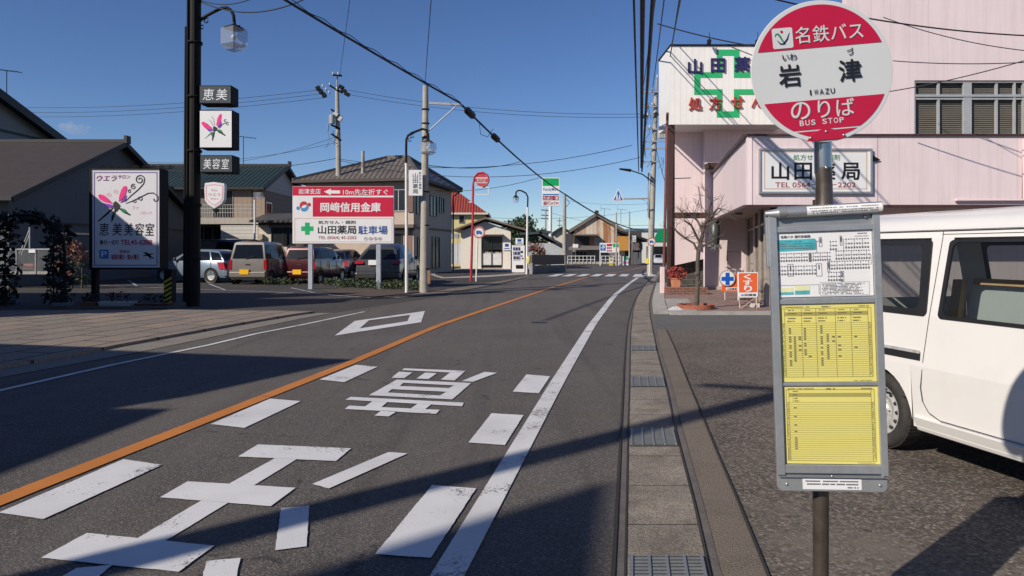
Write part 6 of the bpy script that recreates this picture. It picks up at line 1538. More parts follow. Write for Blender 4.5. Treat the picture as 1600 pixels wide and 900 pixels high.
# shed with open shop front
yq = 62.0; q = fp(yq); gq_ = gz(yq)
h5 = thing('shed', 'cream boarded shed with brown gable roof and glazed opening', 'shed', Vector((P(758, 0, yq).x, yq, gq_)))
X_ = lambda a, y=yq: P(a, 0, y).x
Z_ = lambda b, y=yq: P(0, b, y).z
M_SHED = mat('cream_boards', (.76, .70, .60), .7, var=.05, lines=((0, .18, .015, .75),), streak=((.5, .44, .36), .3))
zb_ = gq_ - .1
mb = MB()
mb.extr([Vector((X_(720), yq, zb_)), Vector((X_(752), yq, zb_)), Vector((X_(752), yq, Z_(369))), Vector((X_(785), yq, Z_(369))), Vector((X_(785), yq, zb_)), Vector((X_(798), yq, zb_)), Vector((X_(798), yq, Z_(361))), Vector((X_(758), yq, Z_(346))), Vector((X_(720), yq, Z_(362)))], (0, .15, 0))
mb.bx(X_(720), X_(720) + .15, yq + .15, yq + 7, zb_, Z_(362)); mb.bx(X_(798) - .15, X_(798), yq + .15, yq + 7, zb_, Z_(362)); mb.bx(X_(720), X_(798), yq + 7, yq + 7.15, zb_, Z_(355)); mb.bx(X_(720) + .2, X_(798) - .2, yq + .2, yq + 7, zb_, gq_ + .12)
part(h5, 'wall', mb, M_SHED)
mb = MB()
for a0, b0, a1, b1 in ((709, 361.5, 759, 342.5), (759, 342.5, 822, 361)):
    mb.extr([Vector((X_(a0), yq - .7, Z_(b0))), Vector((X_(a1), yq - .7, Z_(b1))), Vector((X_(a1), yq + 7.4, Z_(b1))), Vector((X_(a0), yq + 7.4, Z_(b0)))], (0, 0, .16))
part(h5, 'roof', mb, mat('brown_shed_roof', (.17, .12, .095), .7, var=.12, lines=((1, .4, .03, .5),)))
mb = MB(); mb.slab(q, 752, 366.5, 787, 369.5, .0, .55); part(h5, 'canopy', mb, mat('eaves_brown', (.06, .045, .038), .7))
mb = MB(); mb.frame(q, 752, 369.5, 785, 415.5, 1.4, -.1, .03); mb.slab(q, 767.5, 371, 768.6, 414, -.1, .02); mb.slab(q, 753, 389, 784, 390, -.1, .02); part(h5, 'shop_frame', mb, M_SASH)
mb = MB(); mb.rect(q, 753, 371, 784, 389, -.05); part(h5, 'pane', mb, M_GLASSH)
mb = MB(); mb.slab(q, 753, 396, 784, 414, -.3, -.06); part(h5, 'counter', mb, mat('counter_white', (.66, .65, .62), .6))
mb = MB()
for k in range(9): a = 753.5 + 3.4 * k; h_ = random.uniform(2, 5); mb.slab(q, a, 396 - h_, a + 2.6, 396, -.5, -.2)
part(h5, 'goods', mb, mat('goods_mixed', (.5, .45, .4), .6, var=.5, scale=4))
mb = MB(); mb.slab(q, 786, 380, 798, 391, .02, .1); sgp = part(h5, 'notice_board', mb, M_WHITE); mb = MB(); mb.rect(q, 789, 381, 795, 385.5, .105); mb.rect(q, 788, 387.5, 796, 389, .105); part(h5, 'notice_print', mb, M_BLUE, sgp)
win(h5, lambda a, b, d=0.0: Vector((X_(798) + d, a, -b)), yq + 1.0, -2.3, yq + 2.2, -1.0, M_SASH, 2, 0, None, .07)

# vending machine, notice, street lamp, low wall
yv = 44.6; q = fp(yv)
vm = thing('vending_machine', 'white drinks vending machine standing in front of the shed', 'vending machine', P(810, 425.5, yv))
mb = MB(); mb.slab(q, 800, 383.5, 820, 425.5, 0, -.7); vb = part(vm, 'cabinet', mb, M_WHITE, None, .02)
mb = MB(); mb.slab(q, 801.2, 385, 812.5, 407, .002, .02); part(vm, 'display_window', mb, mat('display_pale', (.55, .58, .58), .15), vb)
mb = MB()
for r_ in range(3):
    for k in range(7): a = 801.8 + 1.5 * k; mb.slab(q, a, 386.5 + 7 * r_, a + 1.0, 390.6 + 7 * r_, .02, .05, (k + r_) % 3)
part(vm, 'drink_samples', mb, [M_DARK, M_BLUE2, mat('drink_tan', (.45, .3, .2), .4)], vb)
mb = MB()
for a0, b0, a1, b1 in ((813.5, 392, 816.5, 395), (815, 403, 817.5, 404.5), (813.5, 399, 816, 400.5), (806, 414, 817, 419.5)): mb.slab(q, a0, b0, a1, b1, .002, .03)
part(vm, 'controls', mb, M_DARK, vb)
mb = MB(); mb.slab(q, 805.5, 372, 818, 382, -.2, -.28); np_ = solo('notice_sign', mb, M_WHITE, 'white sign with a blue square emblem above the vending machine', 'sign', P(812, 383, yv + .3))
mb = MB(); mb.slab(q, 808.5, 373.5, 814.5, 377.5, -.19, -.196); mb.slab(q, 807.5, 379, 816.5, 380.5, -.19, -.196); o = mb.build('print', M_BLUE, np_, np_.location)
sl3 = thing('street_lamp', 'white street lamp with a curved dark arm in front of the low brown wall', 'street lamp', G(823, 428.5), 0, 'street lamps')
yl = ORG[sl3.name].y; q = fp(yl)
mb = MB(); mb.tube([q(823, 429), q(823.6, 375), q(824.3, 324)], [.07, .065, .055], 12); part(sl3, 'post', mb, M_WPOLE)
mb = MB(); mb.tube([q(824.4, 325), q(824.8, 308), q(822, 302), q(815, 298), q(809.5, 297.5), q(806.5, 300), q(806, 306)], .045, 10); part(sl3, 'arm', mb, M_DPOLE)
mb = MB(); mb.lathe([(.05, 0), (.13, -.08), (.19, -.14)], q(806, 305), (0, 0, 1), 8); part(sl3, 'lantern_cap', mb, M_DPOLE)
mb = MB(); mb.lathe([(.19, -.14), (.15, -.42), (.0, -.44)], q(806, 305), (0, 0, 1), 8, 0, False); part(sl3, 'lantern_glass', mb, M_LAMPG)
mb = MB(); mb.ball(q(806, 311), .07, 8); part(sl3, 'bulb', mb, M_CERAM)
mb = MB(); mb.tube([q(825.2, 400, .1), q(826, 404, .12), q(825.3, 412, .1)], [.10, .16, .10], 8); solo('yellow_bag', mb, mat('faded_yellow', (.6, .52, .2), .8, var=.15), 'faded yellow bag tied to the white street lamp post', 'bag', q(825, 412))
lw_ = thing('low_wall', 'low brown boarded wall on a concrete block footing by the crossing', 'wall', P(855, 426, 43.5))
p0, p1 = Vector((P(830, 0, 42.6).x, 42.6, 0)), Vector((P(881, 0, 47.5).x, 47.5, 0))
zt0, zm0 = P(0, 398, 42.6).z, P(0, 414, 42.6).z
mb = MB(); mb.bar(p0 + Vector((0, 0, (zm0 - .1) / 2 - .05)), p1 + Vector((0, 0, (zm0 - .1) / 2 - .1)), .25, zm0 + .1); part(lw_, 'footing', mb, m_brick('block_footing', (.20, .18, .16), (.26, .24, .21), (.12, .11, .1), .42, .2))
mb = MB(); mb.bar(p0 + Vector((0, .05, (zt0 + zm0) / 2)), p1 + Vector((0, .05, (zt0 + zm0) / 2 - .05)), .10, zt0 - zm0); part(lw_, 'boards', mb, mat('brown_boards', (.15, .09, .06), .75, var=.15, streak=((.28, .2, .15), .5)))
mb = MB(); mb.bx(p0.x - .12, p0.x + .12, p0.y - .16, p0.y + .16, -.05, zm0 + .1); part(lw_, 'end_block', mb, M_CONCL)

fl = thing('street_lamp', 'white lamp pole with a small square lantern before the green tiled house', 'street lamp', P(398, 420, 41), 0, 'street lamps')
q = fp(41)
mb = MB(); mb.tube([Vector((P(398, 0, 41).x, 41, 0)), q(398, 312)], .06, 8); part(fl, 'post', mb, M_WPOLE)
mb = MB(); mb.tube([q(398, 312), q(397, 300), q(399, 297), q(404, 297), q(404, 300)], .04, 6); part(fl, 'arm', mb, M_DPOLE)
mb = MB(); c = q(404, 301); mb.hexa([c + Vector((a * .22, b * .22, 0)) for a, b in sqr], [c + Vector((a * .2, b * .2, -.36)) for a, b in sqr]); part(fl, 'lantern_glass', mb, M_LAMPG)
# tall shop sign
yf = 70.0; q = fp(yf)
fm = thing('shop_pylon_sign', 'tall white pole sign with green and blue bands beyond the shed', 'sign', Vector((P(861, 0, yf).x, yf, gz(yf))))
mb = MB(); mb.cyl((P(860, 0, yf).x, yf + .15, gz(yf) - .1), (P(860, 0, yf).x, yf + .15, P(0, 322, yf).z), .17, .17, 20); part(fm, 'pole', mb, M_WPOLE)
mb = MB(); mb.slab(q, 847, 277.6, 874.2, 321.8, 0, -.35); fb_ = part(fm, 'panel', mb, M_WHITE, None, .01)
mb = MB(); mb.rect(q, 848, 278.6, 873.2, 290.5, .006); part(fm, 'green_band', mb, mat('shop_green', (.0, .36, .09), .4), fb_)
mb = MB(); mb.rect(q, 848, 303, 873.2, 305, .006); mb.text('FamilyMart', q, 849, 293.5, 872, 299.5, .008, .02); part(fm, 'blue_band', mb, mat('shop_blue', (.01, .16, .42), .4), fb_)
mb = MB(); mb.rect(q, 848, 306, 873.2, 313, .006); part(fm, 'maroon_band', mb, mat('shop_maroon', (.30, .015, .04), .4), fb_)
mb = MB(); mb.text('たばこ･酒', q, 849, 307, 872.3, 312, .010, .03); part(fm, 'white_lettering', mb, M_WHITE, fb_)
mb = MB(); mb.text('銀行ATM', q, 849, 314.6, 872.3, 320.6, .008, .035); part(fm, 'maroon_lettering', mb, M_MAROON, fb_)

# round bus stop sign on the far side and the lorry ban signs
yr_ = 33.0; q = fp(yr_)
ob = thing('bus_stop_sign', 'tall red pole with a round red disc and an empty white frame', 'bus stop', P(736, 439, yr_))
mb = MB(); mb.tube([q(735.8, 439), q(738.5, 345), q(739, 290), q(741, 276), q(747, 270.5), q(755, 269.5), q(762, 274), q(764, 282), q(761, 289), q(754, 292.3)], [.06, .055, .05, .04, .04, .04, .04, .04, .04, .04], 10); part(ob, 'pole', mb, M_REDP)
mb = MB(); mb.puck(q, 752, 281, 10.6, 0, -.03, 36); dk = part(ob, 'disc', mb, M_SIGNW)
mb = MB(); mb.ppoly(q, [(752 + (a) * .098, 281 + b * .098) for a, b in seg(-103, -40, 103)], .006); mb.ppoly(q, [(752 + a * .098, 281 + b * .098) for a, b in seg(-22, 40, 103)], .006); mb.ppoly(q, [(752 + a * .098, 281 + b * .098) for a, b in seg(52, 103, 103)], .006); part(ob, 'red_band', mb, mat('faded_red', (.50, .06, .07), .5), dk)
mb = MB(); mb.text('のりば', q, 745, 279.5, 759, 284.5, .012, .01); part(ob, 'white_lettering', mb, M_SIGNW, dk)
mb = MB(); mb.frame(q, 739.5, 292, 763.6, 304.5, 1.2, 0, -.05); part(ob, 'empty_frame', mb, M_WPOLE)
mb = MB(); mb.slab(q, 732, 315, 737.6, 316.5, .02, -.05); part(ob, 'arm', mb, M_WPOLE)
def lorry_sign(label, px, py, r, Y, base_py):
    q = fp(Y); t = thing('road_sign', label, 'road sign', Vector((P(px, 0, Y).x, Y, gz(Y))), 0, 'round lorry ban signs')
    mb = MB(); mb.tube([Vector((P(px - r * .5, 0, Y).x, Y + .05, gz(Y) - .05)), q(px - r * .2, py - r * .7, -.05)], .035, 10); part(t, 'pole', mb, M_WPOLE)
    mb = MB(); mb.puck(q, px, py, r, 0, -.02, 36); d = part(t, 'disc', mb, M_SIGNW)
    mb = MB(); mb.ring(q, px, py, r * .76, r * .99, .008, 36); part(t, 'red_ring', mb, mat('faded_ring', (.48, .13, .08), .5), d)
    mb = MB(); k = r / 9.5; mb.ppoly(q, [(px - 4.6 * k, py - 2.6 * k), (px + 1.6 * k, py - 2.6 * k), (px + 1.6 * k, py - 1.8 * k), (px + 3.8 * k, py - 1.6 * k), (px + 5 * k, py + .6 * k), (px + 5 * k, py + 2.2 * k), (px - 4.6 * k, py + 2.2 * k)], .009)
    mb.disc(q, px - 2.6 * k, py + 2.4 * k, 1.3 * k, .010, 12); mb.disc(q, px + 2.8 * k, py + 2.4 * k, 1.3 * k, .010, 12); part(t, 'lorry_symbol', mb, mat('symbol_blue', (.03, .13, .42), .5), d)
lorry_sign('round lorry ban sign on a white pole beside the red bus stop pole', 748.5, 363, 9.4, 32.6, 439)
lorry_sign('round lorry ban sign at the foot of the leaning utility pole', 1018, 377.5, 6.6, 40.0, 429)
# school crossing sign on an arm
yt = 40.6; q = fp(yt)
tr_ = thing('crossing_sign', 'blue triangular school crossing sign hanging from a long side arm', 'road sign', P(966, 314, yt))
mb = MB(); mb.pslab(q, [(957, 313), (966, 294.5), (975, 313), (974, 314.2), (958, 314.2)], 0, -.04); tp_ = part(tr_, 'panel', mb, M_WHITE)
mb = MB(); mb.ppoly(q, [(958.6, 313), (966, 297), (973.4, 313)], .006); part(tr_, 'blue_field', mb, mat('road_sign_blue', (.015, .14, .42), .4), tp_)
mb = MB()
for a, s_ in ((964, 1.0), (968, .85)):
    mb.disc(q, a, 304.6 + (1 - s_) * 3, 1.15 * s_, .01, 10); mb.ppoly(q, [(a - 1.3 * s_, 306 + (1 - s_) * 3), (a + 1.3 * s_, 306 + (1 - s_) * 3), (a + 1.0, 309.4), (a + 1.8, 312.4), (a + .6, 312.4), (a - .1, 310), (a - .9, 312.4), (a - 2.0, 312.2), (a - .9, 309)], .01)
part(tr_, 'walking_figures', mb, M_WHITE, tp_)
mb = MB(); mb.tube([q(974, 310.5, -.06), q(1016, 310, -.06)], .04, 8); mb.tube([q(1003, 311, -.06), q(1012, 316, -.06), q(1013.5, 330, -.06)], .015, 6); part(tr_, 'arm', mb, M_GPOLE)

# rusty boarded house at the bend
yh = 92.0; q = fp(yh); gh = gz(yh)
X_ = lambda a, y=yh: P(a, 0, y).x
Z_ = lambda b, y=yh: P(0, b, y).z
h7 = thing('house', 'old tiled gable house with rust streaked boards at the road bend', 'house', Vector((X_(932), yh, gh)))
mb = MB(); mb.extr([Vector((X_(897), yh, Z_(359))), Vector((X_(931.5), yh, Z_(339.5))), Vector((X_(963), yh, Z_(357))), Vector((X_(963), yh, Z_(380))), Vector((X_(897), yh, Z_(380)))], (0, .2, 0)); part(h7, 'gable_boards', mb, m_rustboards('rusty_boards'))
mb = MB(); mb.bx(X_(896), X_(980), yh + .2, yh + 14, gh - .3, Z_(362)); part(h7, 'wall', mb, mat('dark_old_wall', (.06, .052, .048), .85, var=.2, lines=((0, .5, .03, .5),)))
mb = MB(); RT = m_rooftile('old_grey_tiles', (.10, .095, .09), 1, .3)
for a0, b0, a1, b1 in ((889, 360.5, 932, 333.5), (932, 333.5, 975, 360)):
    mb.extr([Vector((X_(a0), yh - .3, Z_(b0))), Vector((X_(a1), yh - .3, Z_(b1))), Vector((X_(a1) + 2, yh + 16, Z_(b1))), Vector((X_(a0) + 2, yh + 16, Z_(b0)))], (0, 0, -.3))
rf7 = part(h7, 'roof', mb, RT)
mb = MB(); mb.bar(Vector((X_(932), yh - .3, Z_(332))), Vector((X_(932) + 2, yh + 16, Z_(332))), .5, .5); mb.bx(X_(943), X_(946), yh + 8, yh + 8.6, Z_(340), Z_(330)); part(h7, 'ridge', mb, M_ROOFDK, rf7)
mb = MB(); mb.bar(Vector((X_(889), yh - .33, Z_(361.5))), Vector((X_(932), yh - .33, Z_(334.8))), .1, .4); mb.bar(Vector((X_(932), yh - .33, Z_(334.8))), Vector((X_(975), yh - .33, Z_(361))), .1, .4); part(h7, 'bargeboard', mb, mat('weathered_wood', (.17, .145, .12), .85), rf7)
mb = MB(); mb.slab(q, 895, 380, 963, 413, -.02, .0); part(h7, 'lower_wall', mb, mat('grey_boards', (.30, .27, .235), .8, var=.15, lines=((0, .45, .04, .5),), streak=((.15, .12, .1), .4)))
mb = MB(); mb.extr([q(893, 368, 1.6), q(932, 368, 1.6), q(932, 367, 0), q(895, 367, 0)], (0, 0, .12)); mb.extr([q(882, 391, 2.2), q(938, 390, 2.2), q(938, 385, 0), q(895, 385, 0)], (0, 0, .14)); part(h7, 'lean_to_roof', mb, mat('tin_grey', (.24, .225, .20), .6, metal=.3, var=.2, dirt=((.15, .08, .05), .5, 1)), None)
win(h7, q, 897, 370, 921, 383.5, M_SASH, 4, .1, M_CURT, .6)
mb = MB(); mb.slab(q, 921, 371, 928, 384, .1, .16); part(h7, 'rust_shutter', mb, mat('rust_shutter', (.30, .11, .05), .8, var=.3)); mb = MB(); mb.slab(q, 928, 371, 938, 385, .1, .16); part(h7, 'grey_shutter', mb, mat('grey_shutter', (.26, .25, .23), .8))
mb = MB(); mb.slab(q, 894, 381.5, 902, 387, .9, 1.4); part(h7, 'air_conditioner', mb, M_WPOLE, None, .02)
win(h7, q, 893, 393, 917, 409, M_SASHS, 4, .12, M_CURT, .5)
mb = MB(); mb.slab(q, 917, 393, 929, 411, .1, .18); mb.slab(q, 940, 394, 962, 411, .1, .18); part(h7, 'roller_shutter', mb, mat('shutter_mauve', (.22, .19, .19), .6, lines=((2, .2, .04, .5),)))
mb = MB(); mb.slab(fp(90.5), 964, 369, 982.5, 391.5, 0, -.2); part(h7, 'orange_sheet', mb, mat('orange_sheet', (.52, .25, .05), .6, var=.08))
mb = MB(); mb.bx(X_(963), X_(1002), yh - .3, yh + .2, gh - .2, Z_(362)); part(h7, 'dark_front', mb, mat('dark_old_wall', (.06, .052, .048), .85))
mb = MB(); mb.extr([Vector((X_(960), yh - 1.2, Z_(358))), Vector((X_(1013), yh - 1.2, Z_(375))), Vector((X_(1020), yh + 12, Z_(375))), Vector((X_(962), yh + 12, Z_(345)))], (0, 0, -.25)); part(h7, 'side_roof', mb, RT)
mb = MB(); mb.slab(fp(91), 989, 380, 1004, 391, 0, -.6); part(h7, 'balcony', mb, mat('balcony_rust', (.16, .12, .11), .7, lines=((0, .4, .06, .4),)))
mb = MB(); mb.slab(fp(90.8), 986, 394, 1002, 413, 0, -.1); part(h7, 'entrance_shutter', mb, mat('entrance_grey', (.12, .12, .12), .5, lines=((0, .5, .05, .4),)))
mb = MB(); mb.slab(fp(90), 989, 368.2, 993.8, 378, 0, -.2); bs_ = part(h7, 'white_sign', mb, M_WHITE); mb = MB(); mb.vtext('トヨ', fp(90), 990, 369, 993, 377, .02, .02); part(h7, 'sign_lettering', mb, M_BLACK, bs_)
mb = MB(); mb.tube([fp(90)(988, 367), fp(90)(987.6, 394)], .05, 6); part(h7, 'sign_pole', mb, M_GPOLE)
antenna('roof antenna above the rusty boarded house', (X_(957), yh + 8, Z_(342)), 1.8)
antenna('roof antenna on the dark roof right of the rusty boarded house', (X_(985), yh + 8, Z_(348)), 2.2)
fn = thing('white_fence', 'low white rail fence on a kerb before the rusty boarded house', 'fence', P(930, 411, 88))
q8 = fp(88); mb = MB()
for a0, a1 in ((887, 930), (940, 970)):
    for b in (400, 405.5): mb.bar(q8(a0, b), q8(a1, b), .05, .06)
    for k in range(int((a1 - a0) / 6) + 1): mb.bar(q8(a0 + 6 * k, 399.5), q8(a0 + 6 * k, 411.5), .06, .06)
part(fn, 'rails', mb, M_WPOLE)
mb = MB(); mb.slab(q8, 885, 409, 972, 413, -.05, -.3); part(fn, 'kerb', mb, M_CONCL)
q9 = fp(86)
def board(name, label, cat, px, parts_, legs, Y):
    qq = fp(Y); t = thing(name, label, cat, Vector((P(px, 0, Y).x, Y, gz(Y))))
    for nm, r_, m_, d in parts_:
        mb = MB(); mb.slab(qq, *r_, d, d - .06); part(t, nm, mb, m_)
    for a, b0 in legs: mb = MB(); mb.bar(qq(a, b0, -.1), Vector((P(a, 0, Y).x, Y + .1, gz(Y))), .12, .12); part(t, 'leg', mb, M_WPOLE)
    return t
t = board('shop_direction_board', 'wide white board with parking and shop colours before the rusty house', 'signboard', 952, [('panel', (937, 379.5, 967.5, 394.5), M_WHITE, 0), ('parking_field', (938, 382, 946, 391.5), mat('symbol_blue', (.03, .13, .42), .5), .03), ('red_field', (948, 381, 956, 384.5), M_RED2, .03), ('green_field', (957.5, 380.5, 966.5, 386), M_GREEN, .03)], [(937.8, 394), (967, 394)], 85)
mb = MB(); mb.text('P', fp(85), 941.5, 383.3, 945, 390.5, .04, .03); mb.disc(fp(85), 939.8, 387, .8, .04, 8); part(t, 'white_lettering', mb, M_WHITE)
mb = MB(); mb.text('営業中', fp(85), 948, 386, 956, 389, .02, .03); mb.text('駐車場', fp(85), 948, 390.5, 956, 393, .02, .03); part(t, 'red_lettering', mb, M_RED2)
board('standing_sign', 'small cream and yellow standing sign at the foot of the thin pole', 'sign', 954, [('panel', (952, 402.5, 958, 415.5), mat('cream_board', (.65, .6, .42), .6), 0), ('yellow_field', (952.3, 411, 957.7, 415), mat('hazard_yellow', (.55, .42, .03), .5), .03), ('print', (953.5, 405, 956.5, 407), M_PRINT, .03)], [], 84)
board('standing_sign', 'small green and pink standing sign beside the dark house front', 'sign', 977, [('panel', (973, 400.5, 982, 414.5), M_WHITE, 0), ('green_field', (975, 400.8, 981, 406), M_GREEN, .03), ('pink_field', (973.4, 408, 981.6, 411.5), M_PINKL, .03)], [], 85)
for i, (a, bt_, bb_, Y, lab) in enumerate(((882, 304, 421, 50, 'concrete pole behind the low brown wall supporting the thick cable'), (963, 332, 414.5, 84, 'thin pale pole in front of the rusty boarded house'), (983.5, 330, 412, 87, 'thin pale pole beside the orange sheet'),
                                           (567, 236, 425, 44, 'short concrete pole rising behind the red signboard'), (874, 340, 405, 120, 'distant thin pole left of the cream house'))):
    t = thing('utility_pole', lab, 'utility pole', Vector((P(a, 0, Y).x, Y, gz(Y))), 0, 'utility poles')
    r0 = {882: .16, 567: .15}.get(a, .11)
    mb = MB(); mb.tube([Vector((P(a, 0, Y).x, Y, gz(Y) - .1)), P(a, bt_, Y)], [r0, r0 * .7], 12); part(t, 'pole', mb, M_CPOLE)
    if a == 882:
        mb = MB(); mb.tube([P(883, 308, Y), P(890, 317, Y - .3), P(884, 324, Y)], .02, 6); part(t, 'bracket', mb, M_DARK)
    if a == 874:
        mb = MB()
        for b in (345, 352): mb.bar(P(871, b, Y), P(878, b, Y), .12, .12)
        part(t, 'crossarm', mb, M_DARK)
# cream houses far behind
h8 = thing('house', 'distant cream gable house left of the rusty boarded one', 'house', Vector((P(880, 0, 118).x, 118, gz(118))))
q = fp(118)
mb = MB(); mb.extr([q(866, 363), q(878, 356), q(893, 363), q(893, 405), q(866, 405)], (0, 8, 0)); part(h8, 'wall', mb, mat('cream_render', (.62, .55, .44), .75))
mb = MB(); mb.extr([q(863, 364, .6), q(878, 354, .6), q(878, 354, -8.5), q(863, 364, -8.5)], (0, 0, -.3)); mb.extr([q(878, 354, .6), q(896, 364, .6), q(896, 364, -8.5), q(878, 354, -8.5)], (0, 0, -.3)); part(h8, 'roof', mb, M_ROOFDK)
win(h8, q, 880, 366, 886, 374, M_SASH, 2, .05, None, .6)
h9 = thing('house', 'dark blue grey roofed house behind the low brown wall', 'house', Vector((P(850, 0, 62).x, 62, gz(62))))
q = fp(62)
mb = MB(); mb.bx(P(826, 0, 62).x, P(882, 0, 62).x, 62, 68, gz(62) - .2, P(0, 380, 62).z); part(h9, 'wall', mb, mat('wall_bluish', (.46, .48, .50), .75))
mb = MB(); xa_, xm_, xb_ = P(812, 0, 62).x, P(842, 0, 62).x, P(886, 0, 62).x; mb.extr([Vector((xa_, 61.3, P(0, 364, 62).z)), Vector((xm_ + 1, 61.3, P(0, 361, 62).z)), Vector((xm_ + 1, 69, P(0, 361, 62).z)), Vector((xa_, 69, P(0, 364, 62).z))], (0, 0, -.2)); mb.extr([Vector((xm_, 61.3, P(0, 361, 62).z)), Vector((xb_, 61.3, P(0, 385, 62).z)), Vector((xb_, 69, P(0, 385, 62).z)), Vector((xm_, 69, P(0, 361, 62).z))], (0, 0, -.2)); part(h9, 'roof', mb, mat('slate_blue', (.05, .058, .07), .6, lines=((0, .4, .03, .5),)))
# shops across the junction at the end of the street
h10 = thing('shop_building', 'white shop with a green awning at the far end of the street', 'building', Vector((P(1030, 0, 125).x, 125, gz(125))))
q = fp(125)
mb = MB(); mb.slab(q, 985, 361, 1075, 418, 0, -12); part(h10, 'wall', mb, mat('shop_wall_white', (.64, .63, .60), .7))
mb = MB(); mb.slab(q, 984, 357, 1076, 361, .3, -12.3); part(h10, 'parapet', mb, mat('parapet_blue', (.10, .14, .2), .6))
mb = MB(); mb.extr([P(1019, 378, 112), P(1060, 378, 112), P(1060, 359, 116), P(1029, 359, 116)], (0, .2, -.1)); part(h10, 'awning', mb, mat('awning_green', (.0, .20, .07), .6))
mb = MB(); mb.slab(q, 1010, 385, 1070, 416, .01, .1); part(h10, 'shop_front', mb, M_GLASSD)

# trees behind
def tree(name, label, base, h, rad, n, size, m, trunk_h=.35, clumps=9, bark=M_BARKD, group='trees behind the shed and houses'):
    t = thing(name, label, 'tree', base, 0, group)
    b = Vector(base); mb = MB(); top = b + Vector((0, 0, h * .8))
    mb.tube([b - Vector((0, 0, .1)), b + Vector((.05 * h * .2, 0, h * .3)), top], [h * .03, h * .024, h * .008], 9)
    for k in range(6):
        a = random.uniform(0, 6.28); z0 = random.uniform(.3, .6) * h
        mb.tube([b + Vector((0, 0, z0)), b + Vector((math.cos(a) * rad * .6, math.sin(a) * rad * .6, z0 + h * .2))], [h * .012, h * .004], 6)
    part(t, 'trunk', mb, bark)
    mb = MB()
    for k in range(clumps):
        a = random.uniform(0, 6.28); rr = rad * math.sqrt(random.random()) * .68; zz = random.uniform(trunk_h + .08, .92)
        f = math.sin(min(1, (1 - zz) * 1.9 + .15) * 1.57)
        c = b + Vector((math.cos(a) * rr * f, math.sin(a) * rr * f, zz * h)); r_ = rad * random.uniform(.28, .48)
        mb.leaves(c, (r_, r_, r_ * .8), n // clumps, size, .25)
    part(t, 'crown', mb, m)
    return t
def tb(px, Y): return Vector((P(px, 0, Y).x, Y, gz(Y)))
tree('broadleaf_tree', 'dense dark evergreen tree with a rounded crown behind the shed', tb(808, 74), 5.6, 2.9, 5200, .30, M_LDARK, .2, 22)
tree('broadleaf_tree', 'lower dark evergreen tree at the right shoulder of the dense one', tb(829, 80), 4.4, 2.0, 2000, .30, M_LDARK, .15, 14)
tree('shrub', 'red leaved shrub beside the vending machine and street lamp', tb(834, 50), 2.1, 1.1, 700, .16, M_LAUT, .1, 9, M_BARKD, 'shrubs by the low wall')
tree('shrub', 'russet shrub between the pylon pole and the low brown wall', tb(850, 52), 1.7, .9, 500, .16, M_LAUT, .1, 8, M_BARKD, 'shrubs by the low wall')
tree('pine_tree', 'small dark pine left of the tall pylon sign pole', tb(847, 88), 4.8, 1.7, 1300, .28, M_LDARK, .3, 12)
tree('broadleaf_tree', 'small round tree behind the left slope of the rusty house roof', tb(912, 125), 6.0, 2.2, 900, .4, M_LDARK, .3, 8)
tree('shrub', 'mixed green and russet shrub beside the vine arch fence', tb(112, 26.5), 1.7, .9, 420, .13, M_LAUT, .05, 8, M_BARKD, 'shrubs by the low wall')
tree('shrub', 'small dark green shrub left of the salon sign post', tb(128, 26.9), 1.4, .7, 320, .13, M_LMID, .05, 8, M_BARKD, 'shrubs by the low wall')
# chain link fence by the house, with post and brick edge
cf = thing('chain_link_fence', 'chain link fence with a white plate before the grey blue house', 'fence', P(58, 428, 27))
q = fp(26.6); mb = MB()
for a in (-30, 26, 56, 92): pb = MB(); pb.tube([q(a, 389), q(a, 428)], .03, 8); part(cf, 'post', pb, M_GPOLE)
mb.tube([q(-30, 389.5), q(92, 389.5)], .022, 6); mb.tube([q(46.5, 389), q(46.5, 355)], .03, 6); mb.tube([q(46.5, 358), q(31, 396)], .022, 6); mb.tube([q(46.5, 366), q(34, 398)], .022, 6)
part(cf, 'rail', mb, M_GPOLE)
mb = MB()
for k in range(44):
    a = -30 + 2.8 * k
    for s_ in (1, -1):
        x0, x1 = a, a + s_ * 38 * .8
        y0, y1 = 390, 428
        if x1 > 92: y1 = 390 + (92 - x0) / (x1 - x0) * 38; x1 = 92
        if x1 < -30: y1 = 390 + (-30 - x0) / (x1 - x0) * 38; x1 = -30
        mb.tube([q(x0, y0), q(x1, y1)], .005, 3, 0, False)
part(cf, 'mesh', mb, M_GPOLE)
mb = MB(); mb.slab(q, 46, 390, 56.5, 395, .03, .05); part(cf, 'white_plate', mb, M_WHITE)
mb = MB(); mb.slab(q, -30, 424, 95, 428.5, .0, -.15); part(cf, 'footing', mb, M_CONCL)
mb = MB(); mb.slab(fp(27.3), 36, 412, 52, 421, 0, -.3); solo('planter', mb, mat('planter_brickred', (.3, .10, .07), .8), 'brick red trough behind the chain link fence', 'planter', P(44, 421, 27.3), None)

# ------------------------------------------------------------------ utility poles with crossarms
def insul(mb, p, h=.22): mb.lathe([(.02, 0), (.06, .02), (.045, .07), (.075, .10), (.04, .16), (.0, h)], p, (0, 0, 1), 8)
yu = 44.0
u1 = thing('utility_pole', 'tall utility pole with fused crossarms and a small transformer behind the signboard', 'utility pole', Vector((P(528, 0, yu).x, yu, 0)), 0, 'utility poles')
q = fp(yu)
mb = MB(); mb.tube([Vector((P(530, 0, yu).x, yu, -.1)), q(528.5, 230), q(526.5, 137)], [.19, .16, .12], 14); mb.tube([q(526.5, 140), q(527, 119)], .05, 8); part(u1, 'pole', mb, M_CPOLE)
for (a0, b0, a1, b1) in ((516, 134.5, 536, 146), (521, 118.5, 535, 119), (519, 172, 535, 184), (519, 196, 532, 202), (519, 210, 534, 220)):
    mb = MB(); mb.bar(q(a0, b0, .25), q(a1, b1, .1), .10, .10); part(u1, 'crossarm', mb, M_DARK)
